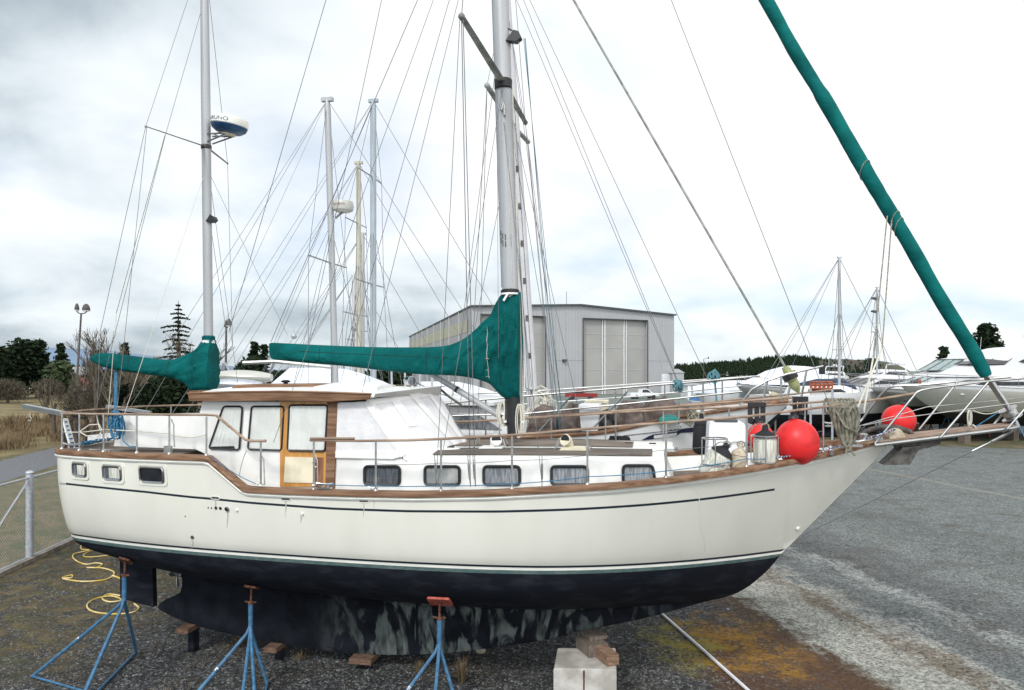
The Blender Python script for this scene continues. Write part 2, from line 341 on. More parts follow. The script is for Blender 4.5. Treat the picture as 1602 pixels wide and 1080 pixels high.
# ------------------------------------------------------------------ ground and setting
def ground_mat():
    m = bpy.data.materials.new('gravel_ground'); m.use_nodes = True; nt = m.node_tree; n = nt.nodes; l = nt.links
    p = n['Principled BSDF']; p.inputs['Roughness'].default_value = .9; p.inputs['Specular IOR Level'].default_value = .25
    g = n.new('ShaderNodeNewGeometry'); pos = g.outputs['Position']
    def mm(op, a, b=None, c=False):
        x = n.new('ShaderNodeMath'); x.operation = op; x.use_clamp = c
        for i, q in enumerate((a, b)):
            if q is None: continue
            if isinstance(q, (int, float)): x.inputs[i].default_value = q
            else: l.new(q, x.inputs[i])
        return x.outputs[0]
    def nz(s, d=5, off=(0, 0, 0), st=(1, 1, 1), rot=0):
        a = n.new('ShaderNodeMapping'); a.inputs['Location'].default_value = off; a.inputs['Scale'].default_value = st; a.inputs['Rotation'].default_value = (0, 0, rot)
        l.new(pos, a.inputs[0]); t = n.new('ShaderNodeTexNoise'); t.inputs['Scale'].default_value = s; t.inputs['Detail'].default_value = d; t.inputs['Roughness'].default_value = .6
        l.new(a.outputs[0], t.inputs['Vector']); return t.outputs[0]
    def mix(f, a, b):
        x = n.new('ShaderNodeMix'); x.data_type = 'RGBA'
        l.new(f, x.inputs[0]) if not isinstance(f, (int, float)) else setattr(x.inputs[0], 'default_value', f)
        for i, q in ((6, a), (7, b)):
            if isinstance(q, tuple): x.inputs[i].default_value = (*q, 1)
            else: l.new(q, x.inputs[i])
        return x.outputs[2]
    def ell(cx, cy, rx, ry, ang=0, soft=2.2, wob=.55, off=(0, 0, 0)):
        a = n.new('ShaderNodeMapping'); a.vector_type = 'TEXTURE'; a.inputs['Location'].default_value = (cx, cy, 0); a.inputs['Rotation'].default_value = (0, 0, rad(ang)); a.inputs['Scale'].default_value = (rx, ry, 1)
        l.new(pos, a.inputs[0]); v = n.new('ShaderNodeVectorMath'); v.operation = 'LENGTH'; l.new(a.outputs[0], v.inputs[0])
        w = mm('ADD', v.outputs['Value'], mm('MULTIPLY', mm('SUBTRACT', nz(1.6, 7, off), .5), wob*4))
        return mm('MULTIPLY', mm('SUBTRACT', 1.0, w), soft, True)
    vo = n.new('ShaderNodeTexVoronoi'); vo.inputs['Scale'].default_value = 27; vo.inputs['Randomness'].default_value = 1; l.new(pos, vo.inputs['Vector'])
    vo2 = n.new('ShaderNodeTexVoronoi'); vo2.inputs['Scale'].default_value = 14; l.new(pos, vo2.inputs['Vector'])
    bw = n.new('ShaderNodeSeparateColor'); l.new(vo.outputs['Color'], bw.inputs[0])
    bw2 = n.new('ShaderNodeSeparateColor'); l.new(vo2.outputs['Color'], bw2.inputs[0])
    stone = mm('ADD', mm('MULTIPLY', bw.outputs[0], .75), mm('MULTIPLY', bw2.outputs[1], .25))
    r = n.new('ShaderNodeValToRGB'); l.new(stone, r.inputs[0]); e = r.color_ramp.elements
    e[0].position = 0; e[0].color = (.012, .013, .014, 1); e[1].position = 1; e[1].color = (.42, .42, .42, 1)
    for q, c in ((.45, (.042, .044, .045, 1)), (.75, (.088, .092, .095, 1)), (.9, (.16, .165, .17, 1))): k = e.new(q); k.color = c
    grav = r.outputs[0]
    # compacted yard to the right: wheel tracks run away from the camera, so colour follows one sideways coordinate
    sep = n.new('ShaderNodeSeparateXYZ'); l.new(pos, sep.inputs[0]); PX, PY = sep.outputs[0], sep.outputs[1]
    s0 = mm('ADD', PX, mm('MULTIPLY', mm('SUBTRACT', PY, 13.0), .20))
    wob = mm('ADD', mm('MULTIPLY', mm('SUBTRACT', nz(.45, 5, (5, 5, 0)), .5), 2.2), mm('MULTIPLY', mm('SUBTRACT', nz(5, 8, (1, 2, 0)), .5), 1.5))
    wob = mm('ADD', wob, mm('MULTIPLY', mm('SUBTRACT', nz(1.2, 6, (3, 9, 0), (2.4, .35, 1), rad(-11)), .5), 1.6))
    sw = mm('ADD', s0, wob)
    tr = n.new('ShaderNodeValToRGB'); l.new(mm('DIVIDE', sw, 16.0, True), tr.inputs[0]); e = tr.color_ramp.elements
    e[0].position = 0; e[0].color = (.060, .050, .038, 1); e[1].position = 1; e[1].color = (.165, .182, .178, 1)
    for q, c_ in ((4.9, (.075, .050, .032)), (5.35, (.30, .31, .28)), (6.3, (.30, .30, .27)), (6.7, (.15, .125, .095)), (7.1, (.28, .29, .27)), (7.5, (.12, .13, .13)), (8.3, (.14, .152, .152)), (8.7, (.27, .285, .275)), (9.1, (.115, .122, .122)), (10.2, (.13, .138, .137)), (11.3, (.175, .192, .188)), (13.5, (.135, .15, .147))):
        k = e.new(q/16); k.color = (*c_, 1)
    grit = mm('ADD', mm('MULTIPLY', bw.outputs[0], .75), mm('MULTIPLY', nz(70, 3, (2, 2, 2)), .95))       # 0.4 .. 1.3
    grit = mm('ADD', mm('MULTIPLY', mm('SUBTRACT', grit, .85), 1.4), .95)
    grit = mm('MULTIPLY', mm('MAXIMUM', grit, .25), mm('ADD', mm('MULTIPLY', nz(2.3, 8, (4, 4, 0)), .9), .55))
    gm = n.new('ShaderNodeVectorMath'); gm.operation = 'SCALE'; l.new(tr.outputs[0], gm.inputs[0]); l.new(grit, gm.inputs['Scale'])
    f = mm('MULTIPLY', mm('SUBTRACT', mm('ADD', s0, mm('MULTIPLY', mm('SUBTRACT', nz(1.5, 7, (8, 8, 0)), .5), 2.2)), 4.25), 2.2, True)
    c = mix(f, grav, gm.outputs[0])
    # brown earth under the stern side
    c = mix(mm('MULTIPLY', mm('SUBTRACT', nz(.8, 7, (1, 8, 0)), .50), 5, True), c, mix(.45, c, (.055, .043, .022)))
    ln_ = mm('SUBTRACT', 1.0, mm('MULTIPLY', mm('ABSOLUTE', mm('SUBTRACT', mm('ADD', s0, mm('MULTIPLY', nz(.3, 3), .6)), 21.8)), 3.2), True)
    c = mix(mm('MULTIPLY', ln_, mm('MULTIPLY', nz(3, 5), .8)), c, (.33, .31, .25))
    # moss: yellow in the middle, rust brown round it
    fine = mm('MULTIPLY', mm('SUBTRACT', mm('ADD', mm('MULTIPLY', nz(14, 5), .6), mm('MULTIPLY', nz(2.2, 5, (9, 9, 0)), .5)), .47), 6, True)
    c = mix(mm('MULTIPLY', ell(4.1, 11.4, 1.5, 2.4, 20, 2.4, .38, (0, 3, 0)), mm('ADD', mm('MULTIPLY', fine, .4), .55)), c, mix(.15, (.095, .043, .018), grav))
    c = mix(mm('MULTIPLY', ell(3.8, 12.6, 1.15, 1.7, 10, 2.0, .62, (6, 3, 0)), fine), c, mix(.15, (.33, .17, .012), grav))
    c = mix(mm('MULTIPLY', ell(2.9, 12.6, .7, 1.5, 0, 2, .65, (2, 9, 0)), fine), c, mix(.2, (.24, .22, .03), grav))
    # moss and dead grass towards the fence
    lf = mm('MULTIPLY', mm('SUBTRACT', mm('MULTIPLY', PX, -1.0), mm('ADD', 6.3, mm('MULTIPLY', mm('SUBTRACT', nz(.9, 6, (3, 3, 3)), .5), 5.5))), .8, True)
    lf = mm('MULTIPLY', lf, mm('MULTIPLY', mm('SUBTRACT', PY, 10.5), .5, True))
    moss = mix(mm('MULTIPLY', mm('SUBTRACT', nz(2.1, 7, (8, 1, 0)), .45), 6, True), (.085, .068, .032), (.17, .125, .05))
    moss = mix(mm('MULTIPLY', mm('SUBTRACT', nz(1.3, 7, (1, 11, 0)), .52), 7, True), moss, (.07, .08, .03))
    moss = mix(.25, moss, grav)
    c = mix(mm('MULTIPLY', lf, mm('MULTIPLY', mm('SUBTRACT', nz(3, 8, (7, 2, 1)), .36), 5, True)), c, moss)
    # far ground: greenish yard
    far = mm('MULTIPLY', mm('SUBTRACT', PY, 60.0), .05, True)
    c = mix(far, c, (.17, .20, .185))
    l.new(c, p.inputs['Base Color'])
    b = n.new('ShaderNodeBump'); b.inputs['Strength'].default_value = .8; b.inputs['Distance'].default_value = .02
    hgt = mm('ADD', mm('MULTIPLY', bw.outputs[0], .6), mm('MULTIPLY', nz(45, 3), .6)); l.new(hgt, b.inputs['Height']); l.new(b.outputs[0], p.inputs['Normal'])
    MATS['gravel_ground'] = m
ground_mat()
mat('asphalt', (.115, .12, .13), .9, col2=(.17, .175, .19), scale=8, bump=.2)
mat('field', (.13, .105, .045), .95, col2=(.23, .18, .085), scale=.25, bump=.3, bscale=3)
mat('verge', (.075, .085, .035), .95, col2=(.16, .125, .07), scale=1.1, bump=.6, bscale=18, lo=.42, hi=.58)
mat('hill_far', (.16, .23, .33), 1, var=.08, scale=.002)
mat('hill_forest', (.025, .035, .03), 1, col2=(.06, .07, .045), scale=.05)
mat('hill_brown', (.055, .045, .032), 1, col2=(.07, .08, .045), scale=.03)
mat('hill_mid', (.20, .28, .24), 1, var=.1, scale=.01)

mb = MB(); N = 40
def gx(i): u = i/N*2-1; return 3000*math.copysign(abs(u)**3, u)
rows = [[Vector((gx(i), -60+ (j/N)**3*6000, 0)) for i in range(N+1)] for j in range(N+1)]
mb.grid(rows); structure(mb, 'ground', 'gravel_ground')
# grass verge beyond the fence, dry field further out, both just above the ground sheet
def sheet(pts, z, name, m):
    mb = MB(); mb.add([Vector((x, y, z)) for x, y in pts], [tuple(range(len(pts)))]); return structure(mb, name, m)
sheet([(-12.05, 14), (-12.05, 26), (-14.5, 60), (-30, 60), (-60, 14)], .004, 'grass_verge', 'verge')
sheet([(-14, 60), (-6, 300), (-400, 300), (-200, 14), (-26.5, 30), (-30, 60)], .008, 'field', 'field')
sheet([(-20.3, 14), (-21.3, 30.5), (-22.6, 36.5), (-25.2, 60), (-31, 120), (-37, 120), (-31, 60), (-27.8, 44.3), (-26.5, 38), (-25.2, 30), (-23.6, 14)], .012, 'road', 'asphalt')
sheet([(20.5, 49.2), (31.5, 43.5), (90, 33), (120, 60), (40, 54), (24, 57)], .004, 'grass_strip', 'verge')

def ridge(name, prof, Y, depth, m, rough=0, seed=0, step=4):
    """a hill: prof = photo outline (px, py) of its crest at distance Y"""
    mb = MB(); rows = []; x0, x1 = prof[0][0], prof[-1][0]; cols = int((x1-x0)/step)
    for j, (dy, hz) in enumerate(((-depth, 0), (-depth*.6, .45), (-depth*.25, .85), (0, 1), (depth*.6, .8), (depth*1.5, 0))):
        row = []
        for i in range(cols+1):
            px = x0+(x1-x0)*i/cols; p = Q(px, interp(prof, px), Y); z = max(p.z, 0)
            x = (px-CXP)/F*(Y+dy)
            row.append(Vector((x, Y+dy, z*hz*(1+rough*noise.noise(Vector((px*.07, j*2.1, seed))))-(2 if hz == 0 else 0))))
        rows.append(row)
    mb.grid(rows); return structure(mb, name, m, True)
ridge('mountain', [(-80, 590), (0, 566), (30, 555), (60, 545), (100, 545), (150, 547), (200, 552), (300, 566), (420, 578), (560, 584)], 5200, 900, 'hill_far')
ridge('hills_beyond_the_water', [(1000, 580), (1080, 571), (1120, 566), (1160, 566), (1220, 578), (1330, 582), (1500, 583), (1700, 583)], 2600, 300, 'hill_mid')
ridge('hill', [(1020, 590), (1060, 581), (1120, 577), (1180, 571), (1240, 562), (1300, 562), (1340, 563), (1385, 566), (1412, 575), (1440, 590), (1475, 600)], 420, 60, 'hill_brown', .06, 3)
# ------------------------------------------------------------------ the ketch: hull form
BS = [(-7.1, 1.28), (-6.6, 1.42), (-5.6, 1.62), (-4.5, 1.76), (-2.5, 1.88), (-.5, 1.9), (1, 1.84), (2.2, 1.62), (3.2, 1.26), (4, .88), (4.7, .48), (5.1, .22), (5.34, .05)]
BW = [(-7.1, .98), (-6.6, 1.12), (-5.6, 1.34), (-4.5, 1.5), (-3, 1.62), (-1, 1.68), (.5, 1.58), (1.5, 1.34), (2.5, .92), (3.3, .46), (3.96, .0)]
ZC = [(-7.1, 1.98), (-6.8, 1.72), (-6.4, 1.60), (-5.6, 1.44), (-4, 1.27), (-2, 1.17), (0, 1.14), (1.5, 1.18), (2.4, 1.26), (3.0, 1.36), (3.4, 1.52), (3.75, 1.83), (3.96, 2.10), (5.34, 3.63)]
ZWL = 2.11; TMIN, TMAX = -7.24, 5.34
SHEER_PX = [(86, 704), (120, 707), (180, 710), (250, 712.5), (318, 714.5), (326, 716), (380, 762), (388, 764), (450, 767), (550, 770), (650, 771.5), (760, 769.5), (860, 764), (960, 758), (1060, 748), (1160, 734), (1240, 720), (1310, 705), (1360, 692), (1384, 683)]
def _sheer():
    out = []
    for px, py in SHEER_PX:
        b = 1.5
        for _ in range(12): t, z = TZ(px, py, b); b = .5*b+.5*interp(BS, max(min(t, TMAX), TMIN))
        out.append((t, z))
    return out
SHT = _sheer()
def zsheer(t): return lin(SHT, t)
def round_stern(t): return 1.0 if t > -6.7 else max(1-((-6.7-t)/.56)**2.6, .0)**.42
def bsheer(t): return interp(BS, t)*round_stern(t)
def zbot(t): return interp(ZC, t) if t < 3.96 else ZWL-.01+(3.63-ZWL)*(t-3.96)/(5.34-3.96)
def bhull(t, z):
    zs = zsheer(t); rs = round_stern(t); zb = zbot(t)
    if z <= zb+1e-5: return .012
    if t >= 3.96: return max(.012, interp(BS, t)*((z-zb)/(zs-zb))**.9)
    bw = max(interp(BW, t), .02); bs = interp(BS, t)
    if z >= ZWL:
        p = .62+.33*max(0, min(1, (t-0)/3.6))
        b = bw+(bs-bw)*min(1, ((z-ZWL)/(zs-ZWL)))**p
        if t < -4: b += .05*math.sin(math.pi*min(1, (z-ZWL)/(zs-ZWL)))*min(1, (-4-t)/2)
        return b*rs
    q = (ZWL-z)/(ZWL-zb); m = 1.55-.45*max(0, min(1, (t-.5)/2.8))
    return max(.012, bw*max(0, 1-q**(2.3-.9*max(0, min(1, (t-.5)/2.8))))**(1/m))*rs
def PH(px, py):
    """photo point on the starboard topside"""
    b = 2.1
    while b > -.05:                       # walk the sight line inwards until it meets the hull
        t, z = TZ(px, py, b)
        if b <= bhull(max(min(t, TMAX), TMIN), z): break
        b -= .004
    return t, b, z
boat = thing('sailboat', 'large white two masted sailboat with green sail covers, propped on blue stands', 'sailboat', B(-1, 0, 0))
STP = lambda pts: [PH(x, y) for x, y in pts]
cove = [(t, z) for t, b, z in STP([(103, 757), (160, 763), (230, 770), (300, 778), (400, 787.5), (520, 796), (640, 800), (780, 800.5), (900, 797), (1010, 790), (1110, 780), (1212, 766)])]
NR = 12
def hull_rows(t):
    """nominal heights down the topside, with material index of the strip below each"""
    zs = zsheer(t); zc = max(lin(cove, t), 0); on = cove[0][0] < t < cove[-1][0]
    if zc > zs-.12: zc = zs-.12
    top = [zs-.0, zs-.05, zs-.10]
    r = [(zs, 0), (zs-.05, 0), (zc+.10, 0), (zc+.016, 3 if on else 0), (zc-.016, 0)]
    for k in range(1, 7): r.append((zc-.016+(ZWL+.035-zc+.016)*k/7, 0))
    r += [(ZWL+.035, 3), (ZWL, 1), (ZWL-.035, 2), (ZWL-.085, 4)]
    zb = zbot(t)
    for k in range(1, 11): r.append((ZWL-.085+(zb-ZWL+.085)*(math.sin(k/10*math.pi/2)), 4))
    return r
ts = sorted(set([TMIN+(TMAX-TMIN)*i/150 for i in range(151)]+[x for x, _ in SHT if TMIN < x < TMAX]+[TMIN+.02, TMIN+.05, TMIN+.1, TMIN+.16, cove[0][0], cove[0][0]+.001, cove[-1][0]]))
mb = MB(); nrow = len(hull_rows(0)); vs = []; fs = []; ms = []
for t in ts:
    zb = zbot(t); r = hull_rows(t); col = []; last = 99
    for z, _ in r:
        z = max(min(z, last), zb); last = z; col.append((t, bhull(t, z), z))
    for t_, b, z in col: vs.append(B(t_, b, z))
    for t_, b, z in reversed(col): vs.append(B(t_, -b, z))
W_ = 2*nrow
for i in range(len(ts)-1):
    mi = [m for _, m in hull_rows((ts[i]+ts[i+1])/2)]
    for j in range(W_-1):
        k = mi[j] if j < nrow-1 else (4 if j == nrow-1 else mi[W_-2-j])
        fs.append((i*W_+j, (i+1)*W_+j, (i+1)*W_+j+1, i*W_+j+1)); ms.append(k)
mb.v = vs; mb.f = fs; mb.m = ms
for i, rev in ((0, 0),): mb.f.append(tuple(range(W_))); mb.m.append(0)
hull = mesh_obj(mb, 'hull', ['gelcoat', 'boot_white', 'boot_green', 'boot_navy', 'antifoul'], boat, ang=50)
# keel and rudder
def keel_mat():
    m = mat('keel_paint', (.008, .010, .015), .85, var=.3, spec=.15, bump=.15, bscale=12); nt = m.node_tree; n = nt.nodes; l = nt.links
    g = n.new('ShaderNodeNewGeometry'); r = n.new('ShaderNodeVectorRotate'); r.rotation_type = 'Z_AXIS'; r.inputs['Angle'].default_value = RB; l.new(g.outputs['Position'], r.inputs['Vector'])
    mp = n.new('ShaderNodeMapping'); mp.inputs['Scale'].default_value = (1.5, 1, .55); mp.inputs['Rotation'].default_value = (0, .45, 0); l.new(r.outputs[0], mp.inputs[0])
    t = n.new('ShaderNodeTexNoise'); t.inputs['Scale'].default_value = 1.7; t.inputs['Detail'].default_value = 5; t.inputs['Distortion'].default_value = 2.2; l.new(mp.outputs[0], t.inputs['Vector'])
    ri = n.new('ShaderNodeValToRGB'); l.new(t.outputs[0], ri.inputs[0]); e = ri.color_ramp.elements
    e[0].position = .47; e[0].color = (0, 0, 0, 1); e[1].position = .555; e[1].color = (1, 1, 1, 1)
    sp = n.new('ShaderNodeSeparateXYZ'); l.new(r.outputs[0], sp.inputs[0])
    a = n.new('ShaderNodeMapRange'); a.inputs[1].default_value = -5.4; a.inputs[2].default_value = -4.0; l.new(sp.outputs[0], a.inputs[0])
    b = n.new('ShaderNodeMapRange'); b.inputs[1].default_value = .6; b.inputs[2].default_value = -1.4; l.new(sp.outputs[0], b.inputs[0])
    mu = n.new('ShaderNodeMath'); mu.operation = 'MULTIPLY'; l.new(a.outputs[0], mu.inputs[0]); l.new(b.outputs[0], mu.inputs[1])
    mu2 = n.new('ShaderNodeMath'); mu2.operation = 'MULTIPLY'; l.new(mu.outputs[0], mu2.inputs[0]); l.new(ri.outputs[0], mu2.inputs[1])
    t3 = n.new('ShaderNodeTexNoise'); t3.inputs['Scale'].default_value = 7; t3.inputs['Detail'].default_value = 6; l.new(mp.outputs[0], t3.inputs['Vector'])
    cr = n.new('ShaderNodeValToRGB'); l.new(t3.outputs[0], cr.inputs[0]); cr.color_ramp.elements[0].color = (.02, .023, .025, 1); cr.color_ramp.elements[0].position = .3; cr.color_ramp.elements[1].color = (.13, .15, .145, 1); cr.color_ramp.elements[1].position = .6
    mx = n.new('ShaderNodeMix'); mx.data_type = 'RGBA'; l.new(mu2.outputs[0], mx.inputs[0]); p = n['Principled BSDF']
    l.new(p.inputs['Base Color'].links[0].from_socket, mx.inputs[6]); l.new(cr.outputs[0], mx.inputs[7]); l.new(mx.outputs[2], p.inputs['Base Color'])
keel_mat()
KB = [TZ(x, y, .12) for x, y in [(240, 955), (262, 966), (330, 986), (420, 1004), (520, 1020), (610, 1025), (700, 1022), (780, 1013), (860, 1000), (940, 982), (1020, 965), (1090, 948), (1150, 933)]]
mb = MB(); rows = []; K0, K1 = KB[0][0], KB[-1][0]
AFT = [(0, 0), (.12, .05), (.3, .42), (.55, .52), (.8, .46), (1, .30)]
for r in range(13):
    u = r/12; ring = []
    for i in range(61):
        t = K0+(K1-K0)*i/60; s = min(1, (t-K0)/1.2); t2 = t+lin(AFT, u)*math.exp(-((t-K0)/.35)); zb = interp(KB, t)
        zt = max(interp(ZC, t2)+.12, zb+.02); z = zb+(zt-zb)*u
        th = (.015+.12*math.sin(min(1, s)*math.pi/2))*(1 if t < 2 else max(.1, (K1-t)/(K1-2)))
        th += (.34*max(0, (u-.62)/.38)**2)*s*(1 if t < 1.5 else max(0, (K1-t)/(K1-1.5)))
        ring.append((t2, th if r else th*.8, z))
    rows.append(ring)
mb.grid([[B(*p) for p in row] for row in rows]); mb.grid([[B(a, -b, c) for a, b, c in row] for row in rows])
mb.grid([[B(a, b, c) for a, b, c in rows[0]], [B(a, -b, c) for a, b, c in rows[0]]]); mb.grid([[B(*row[0]) for row in rows], [B(row[0][0], -row[0][1], row[0][2]) for row in rows]])
keel = mesh_obj(mb, 'keel', 'keel_paint', boat, ang=60)
mb = MB(); ru = [(187, 868), (238, 876), (240, 950), (215, 944), (188, 936)]
mb.prism([P(x, y, .05) for x, y in ru], S_*-.1); mesh_obj(mb, 'rudder', 'antifoul', boat)
mb = MB(); pc = P(277, 899, .0)
for k in range(3):
    a = rad(120*k+20); e = S_*math.cos(a)+Z_*math.sin(a); e2 = S_*-math.sin(a)+Z_*math.cos(a)
    mb.prism([pc, pc+e*.09+e2*.05+U_*.02, pc+e*.2+e2*.07+U_*.03, pc+e*.22-e2*.02, pc+e*.08-e2*.05-U_*.02], U_*-.012)
mb.lathe(pc-U_*.08, U_, [(.005, 0), (.035, .05), (.04, .18)], 10); mesh_obj(mb, 'propeller', 'steel_dull', boat)
# cap rail: follows the sheer on both sides, outer face visible as a brown band
def sweep_rail(f, w0, w1, zt, zb_, name, m, parent, ts_=None, side=(1, -1)):
    mb = MB()
    for s in side:
        rings = []
        for t in (ts_ or ts):
            b = f(t); rings.append([B(t, s*(b+w1), zsheer(t)+zt), B(t, s*(b+w1+.012), zsheer(t)+(zt+zb_)/2), B(t, s*(b+w1), zsheer(t)+zb_), B(t, s*max(b+w0, -.02), zsheer(t)+zb_), B(t, s*max(b+w0, -.02), zsheer(t)+zt)])
        mb.rings(rings)
    return mesh_obj(mb, name, m, parent)
rt = [t for t in ts if t > TMIN+.01]
sweep_rail(bsheer, -.11, .035, .015, -.058, 'cap_rail', 'teak', boat, rt)
mb = MB()
for s in (1, -1): mb.tube([B(t, s*(bhull(t, zsheer(t)-.085)+.005), zsheer(t)-.085) for t in rt[::2]], .026, 6)
mesh_obj(mb, 'rubbing_strake', 'boot_white', boat)  # real strake, thickened so its white imitates the highlight on the flare
# decks
def drop(t): return .03 if t < -4.72 else (.03+.27*min(1, (t+4.72)/.1) if t < 3 else .30-.08*(t-3)/2)
def dkb(t): return max(.0, min(bsheer(t), bhull(t, DZ(t)))-.05)
mb = MB(); dts = [t for t in ts if -7.0 < t < 5.2]
DZ = lambda t: (zsheer(t)-drop(t)) if t < -4.72 or t > -4.0 else lin([(-4.72, 2.83), (-4.0, 2.80)], t)
mb.grid([[B(t, -dkb(t), DZ(t)), B(t, 0, DZ(t)+.04), B(t, dkb(t), DZ(t))] for t in dts])
mesh_obj(mb, 'deck', 'teak_deck', boat)
mb = MB()
for s in (1, -1): mb.grid([[B(t, s*max(0, dkb(t)-.04), DZ(t)-.02), B(t, s*max(0, bsheer(t)-.09), zsheer(t)-.07)] for t in dts if t > -3.95])
mesh_obj(mb, 'bulwark_lining', 'deck_white', boat)
# things let into the hull side
def hull_frame(px, py):
    t, b, z = PH(px, py); e = .05
    n = (B(t+e, bhull(t+e, z), z)-B(t-e, bhull(t-e, z), z)).cross(B(t, bhull(t, z+e), z+e)-B(t, bhull(t, z-e), z-e)).normalized()
    if n.dot(S_) < 0: n = -n
    x = (B(t+e, bhull(t+e, z), z)-B(t-e, bhull(t-e, z), z)).normalized(); y = n.cross(x).normalized()
    if y.z < 0: y = -y
    return B(t, b, z), x, y, n
for i, (px, py, w, h) in enumerate(((125, 735, .15, .105), (176, 740, .18, .11), (238, 743, .215, .115))):
    c, x, y, n = hull_frame(px, py)
    pf = lambda w, h, r, d: [c+x*a+y*b_+n*d for a, b_ in rrect(w, h, r)]
    mb = MB(); mb.rings([pf(w+.05, h+.045, .06, -.03), pf(w+.05, h+.045, .06, .012), pf(w+.02, h+.015, .05, .012), pf(w+.02, h+.015, .05, -.02)], caps=False)
    fr = mesh_obj(mb, 'portlight', 'gelcoat', boat)
    mb = MB(); loop_frame(pf(w-.012, h-.012, .04, .016), .014, mb=mb); mesh_obj(mb, 'frame', 'steel', fr)
    mb = MB(); mb.add(pf(w, h, .04, .010), [tuple(range(20))]); gp = mesh_obj(mb, 'pane', 'tint_glass' if i < 2 else 'dark_glass', fr)
    if i < 2:
        mb = MB(); mb.rings([[c+x*(-w*.3+w*1.1*k/14)+y*(s*h*.7)+n*(.0125+.001*math.sin(k*2.1)) for k in range(15)] for s in (-1, 1)], closed=False, caps=False)
        mesh_obj(mb, 'curtain', 'fender_white', fr)
def fitting(px, py, r, m, name, d=.015):
    c, x, y, n = hull_frame(px, py); mb = MB(); mb.lathe(c-n*.01, n, [(r, 0), (r, d), (r*.7, d+.004)], 12); return mesh_obj(mb, name, m, boat)
for px, py, r in ((326, 794.5, .012), (331, 795, .012), (338, 795, .024), (345, 795.5, .024)): fitting(px, py, r, 'black', 'skin_fitting')
fitting(356, 796, .036, 'steel_dull', 'exhaust_outlet', .03)
c, x, y, n = hull_frame(356, 796); mb = MB(); mb.lathe(c, n, [(.022, 0), (.022, .037)], 10); mesh_obj(mb, 'opening', 'black', boat)
for px, py in ((371, 798), (473, 804), (1248, 827)): fitting(px, py, .02 if px < 1000 else .03, 'boot_white', 'through_hull', .03)
for px, py in ((301, 841), (290, 808)): fitting(px, py, .03 if px == 301 else .012, 'anchor_grey', 'drain_outlet')
for px, py in ((584, 780), (593, 780)): fitting(px, py, .018, 'steel_dull', 'vent_fitting')
for px, py in ((337, 779), (447, 781), (569, 784)):
    c, x, y, n = hull_frame(px, py); mb = MB(); mb.add([c+x*a+y*b_+n*.006 for a, b_ in rrect(.062, .013, .012)], [tuple(range(20))]); mesh_obj(mb, 'scupper', 'trim_dark', boat)
    mb = MB(); loop_frame([c+x*a+y*b_+n*.004 for a, b_ in rrect(.072, .02, .018)], .006, mb=mb); mesh_obj(mb, 'scupper_rim', 'boot_white', boat)
# faint lettering ahead of the stripe at the stern
c, x, y, n = hull_frame(99.5, 756.5)
vs_, fs_ = text_verts('nauticat 43', .052)
mb = MB(); mb.add([c+x*(v.x*.92)+(y-x*.0)*v.y+n*(.006) for v in vs_], fs_); mesh_obj(mb, 'lettering', 'letter_dark', boat, smooth=False)

# ------------------------------------------------------------------ deck structures
SB = 1.27
def bpoly(pts, b): return [P(x, y, b) for x, y in pts]
def slab(pts, b, th, name, m, parent=boat, port=False, bevel=0):
    mb = MB(); mb.prism(bpoly(pts, b), S_*-th)
    return mesh_obj(mb, name, m, parent)
# aft cabin trunk: white box on the raised aft deck
def box_from_profile(pts, b, name, m, parent=boat, taper=0.0, crown=0.0):
    """profile in photo points on the starboard plane b, carried right across to port"""
    pr = [TZ(x, y, b) for x, y in pts]; mb = MB(); cols = []
    zmin = min(z for _, z in pr); zmax = max(z for _, z in pr)
    rings = []
    for s in (1, .93, .5, 0, -.5, -.93, -1):
        rings.append([B(t, b*s*(1-taper*(z-zmin)/(zmax-zmin)), z+(crown*(1-s*s) if z > (zmin+zmax)/2 else 0)) for t, z in pr])
    mb.rings(rings); return mesh_obj(mb, name, m, parent)
aft = slab([(178, 698), (188, 650), (306, 647.5), (322, 647.5), (330, 704)], 1.22, .24, 'aft_coaming', 'deck_white')
# wheelhouse
WH = [(302, 706), (316, 628), (560, 630), (560, 770), (385, 775)]
wheel = box_from_profile([(325, 712), (300, 700), (317, 628), (574, 630), (628, 712), (628, 790), (385, 790)], SB-.01, 'wheelhouse', 'deck_white')
def win(pts, b, r, name, m, parent, fr=.014, frm='gasket', glass_out=.028, curtain=None):
    bf = b if callable(b) else (lambda t: b)
    uv = []
    for x, y in pts:
        q = bf(TB(x, 1.25)); q = bf(TB(x, q)); uv.append(TZ(x, y, q))
    rp = rpoly(uv, r)
    mb = MB(); loop_frame([B(t, bf(t)+.012, z) for t, z in rp], fr, mb=mb); f = mesh_obj(mb, name, frm, parent)
    if curtain:
        us = [u for u, _ in rp]; zs_ = [z for _, z in rp]; u0, u1 = min(us), max(us); cx_ = sum(us)/len(us); cz = sum(zs_)/len(zs_)
        mb = MB(); K = 44; rows = []
        for zz in range(9):
            row = []
            for k in range(K+1):
                a = k/K
                # stay inside the outline: bilinear patch of the four corners
                (t0, z0), (t1, z1), (t2, z2), (t3, z3) = uv
                v = zz/8; tt = (1-v)*((1-a)*t0+a*t1)+v*((1-a)*t3+a*t2); zq = (1-v)*((1-a)*z0+a*z1)+v*((1-a)*z3+a*z2)
                tt = cx_+(tt-cx_)*.95; zq = cz+(zq-cz)*.95
                row.append(B(tt, bf(tt)+.004+.006*math.sin(a*(30+(pts[0][0]*7)%13)+1.3*math.sin(a*9+pts[0][0])+v*.9*math.sin(pts[0][0]))*(.6+.4*v), zq))
            rows.append(row)
        mb.grid(rows); mesh_obj(mb, 'curtain', curtain, f, ang=80)
    mb = MB(); mb.add([B(t, bf(t)+.013, z) for t, z in rp], [tuple(range(len(rp)))]); mesh_obj(mb, 'pane', m, f)
    return f
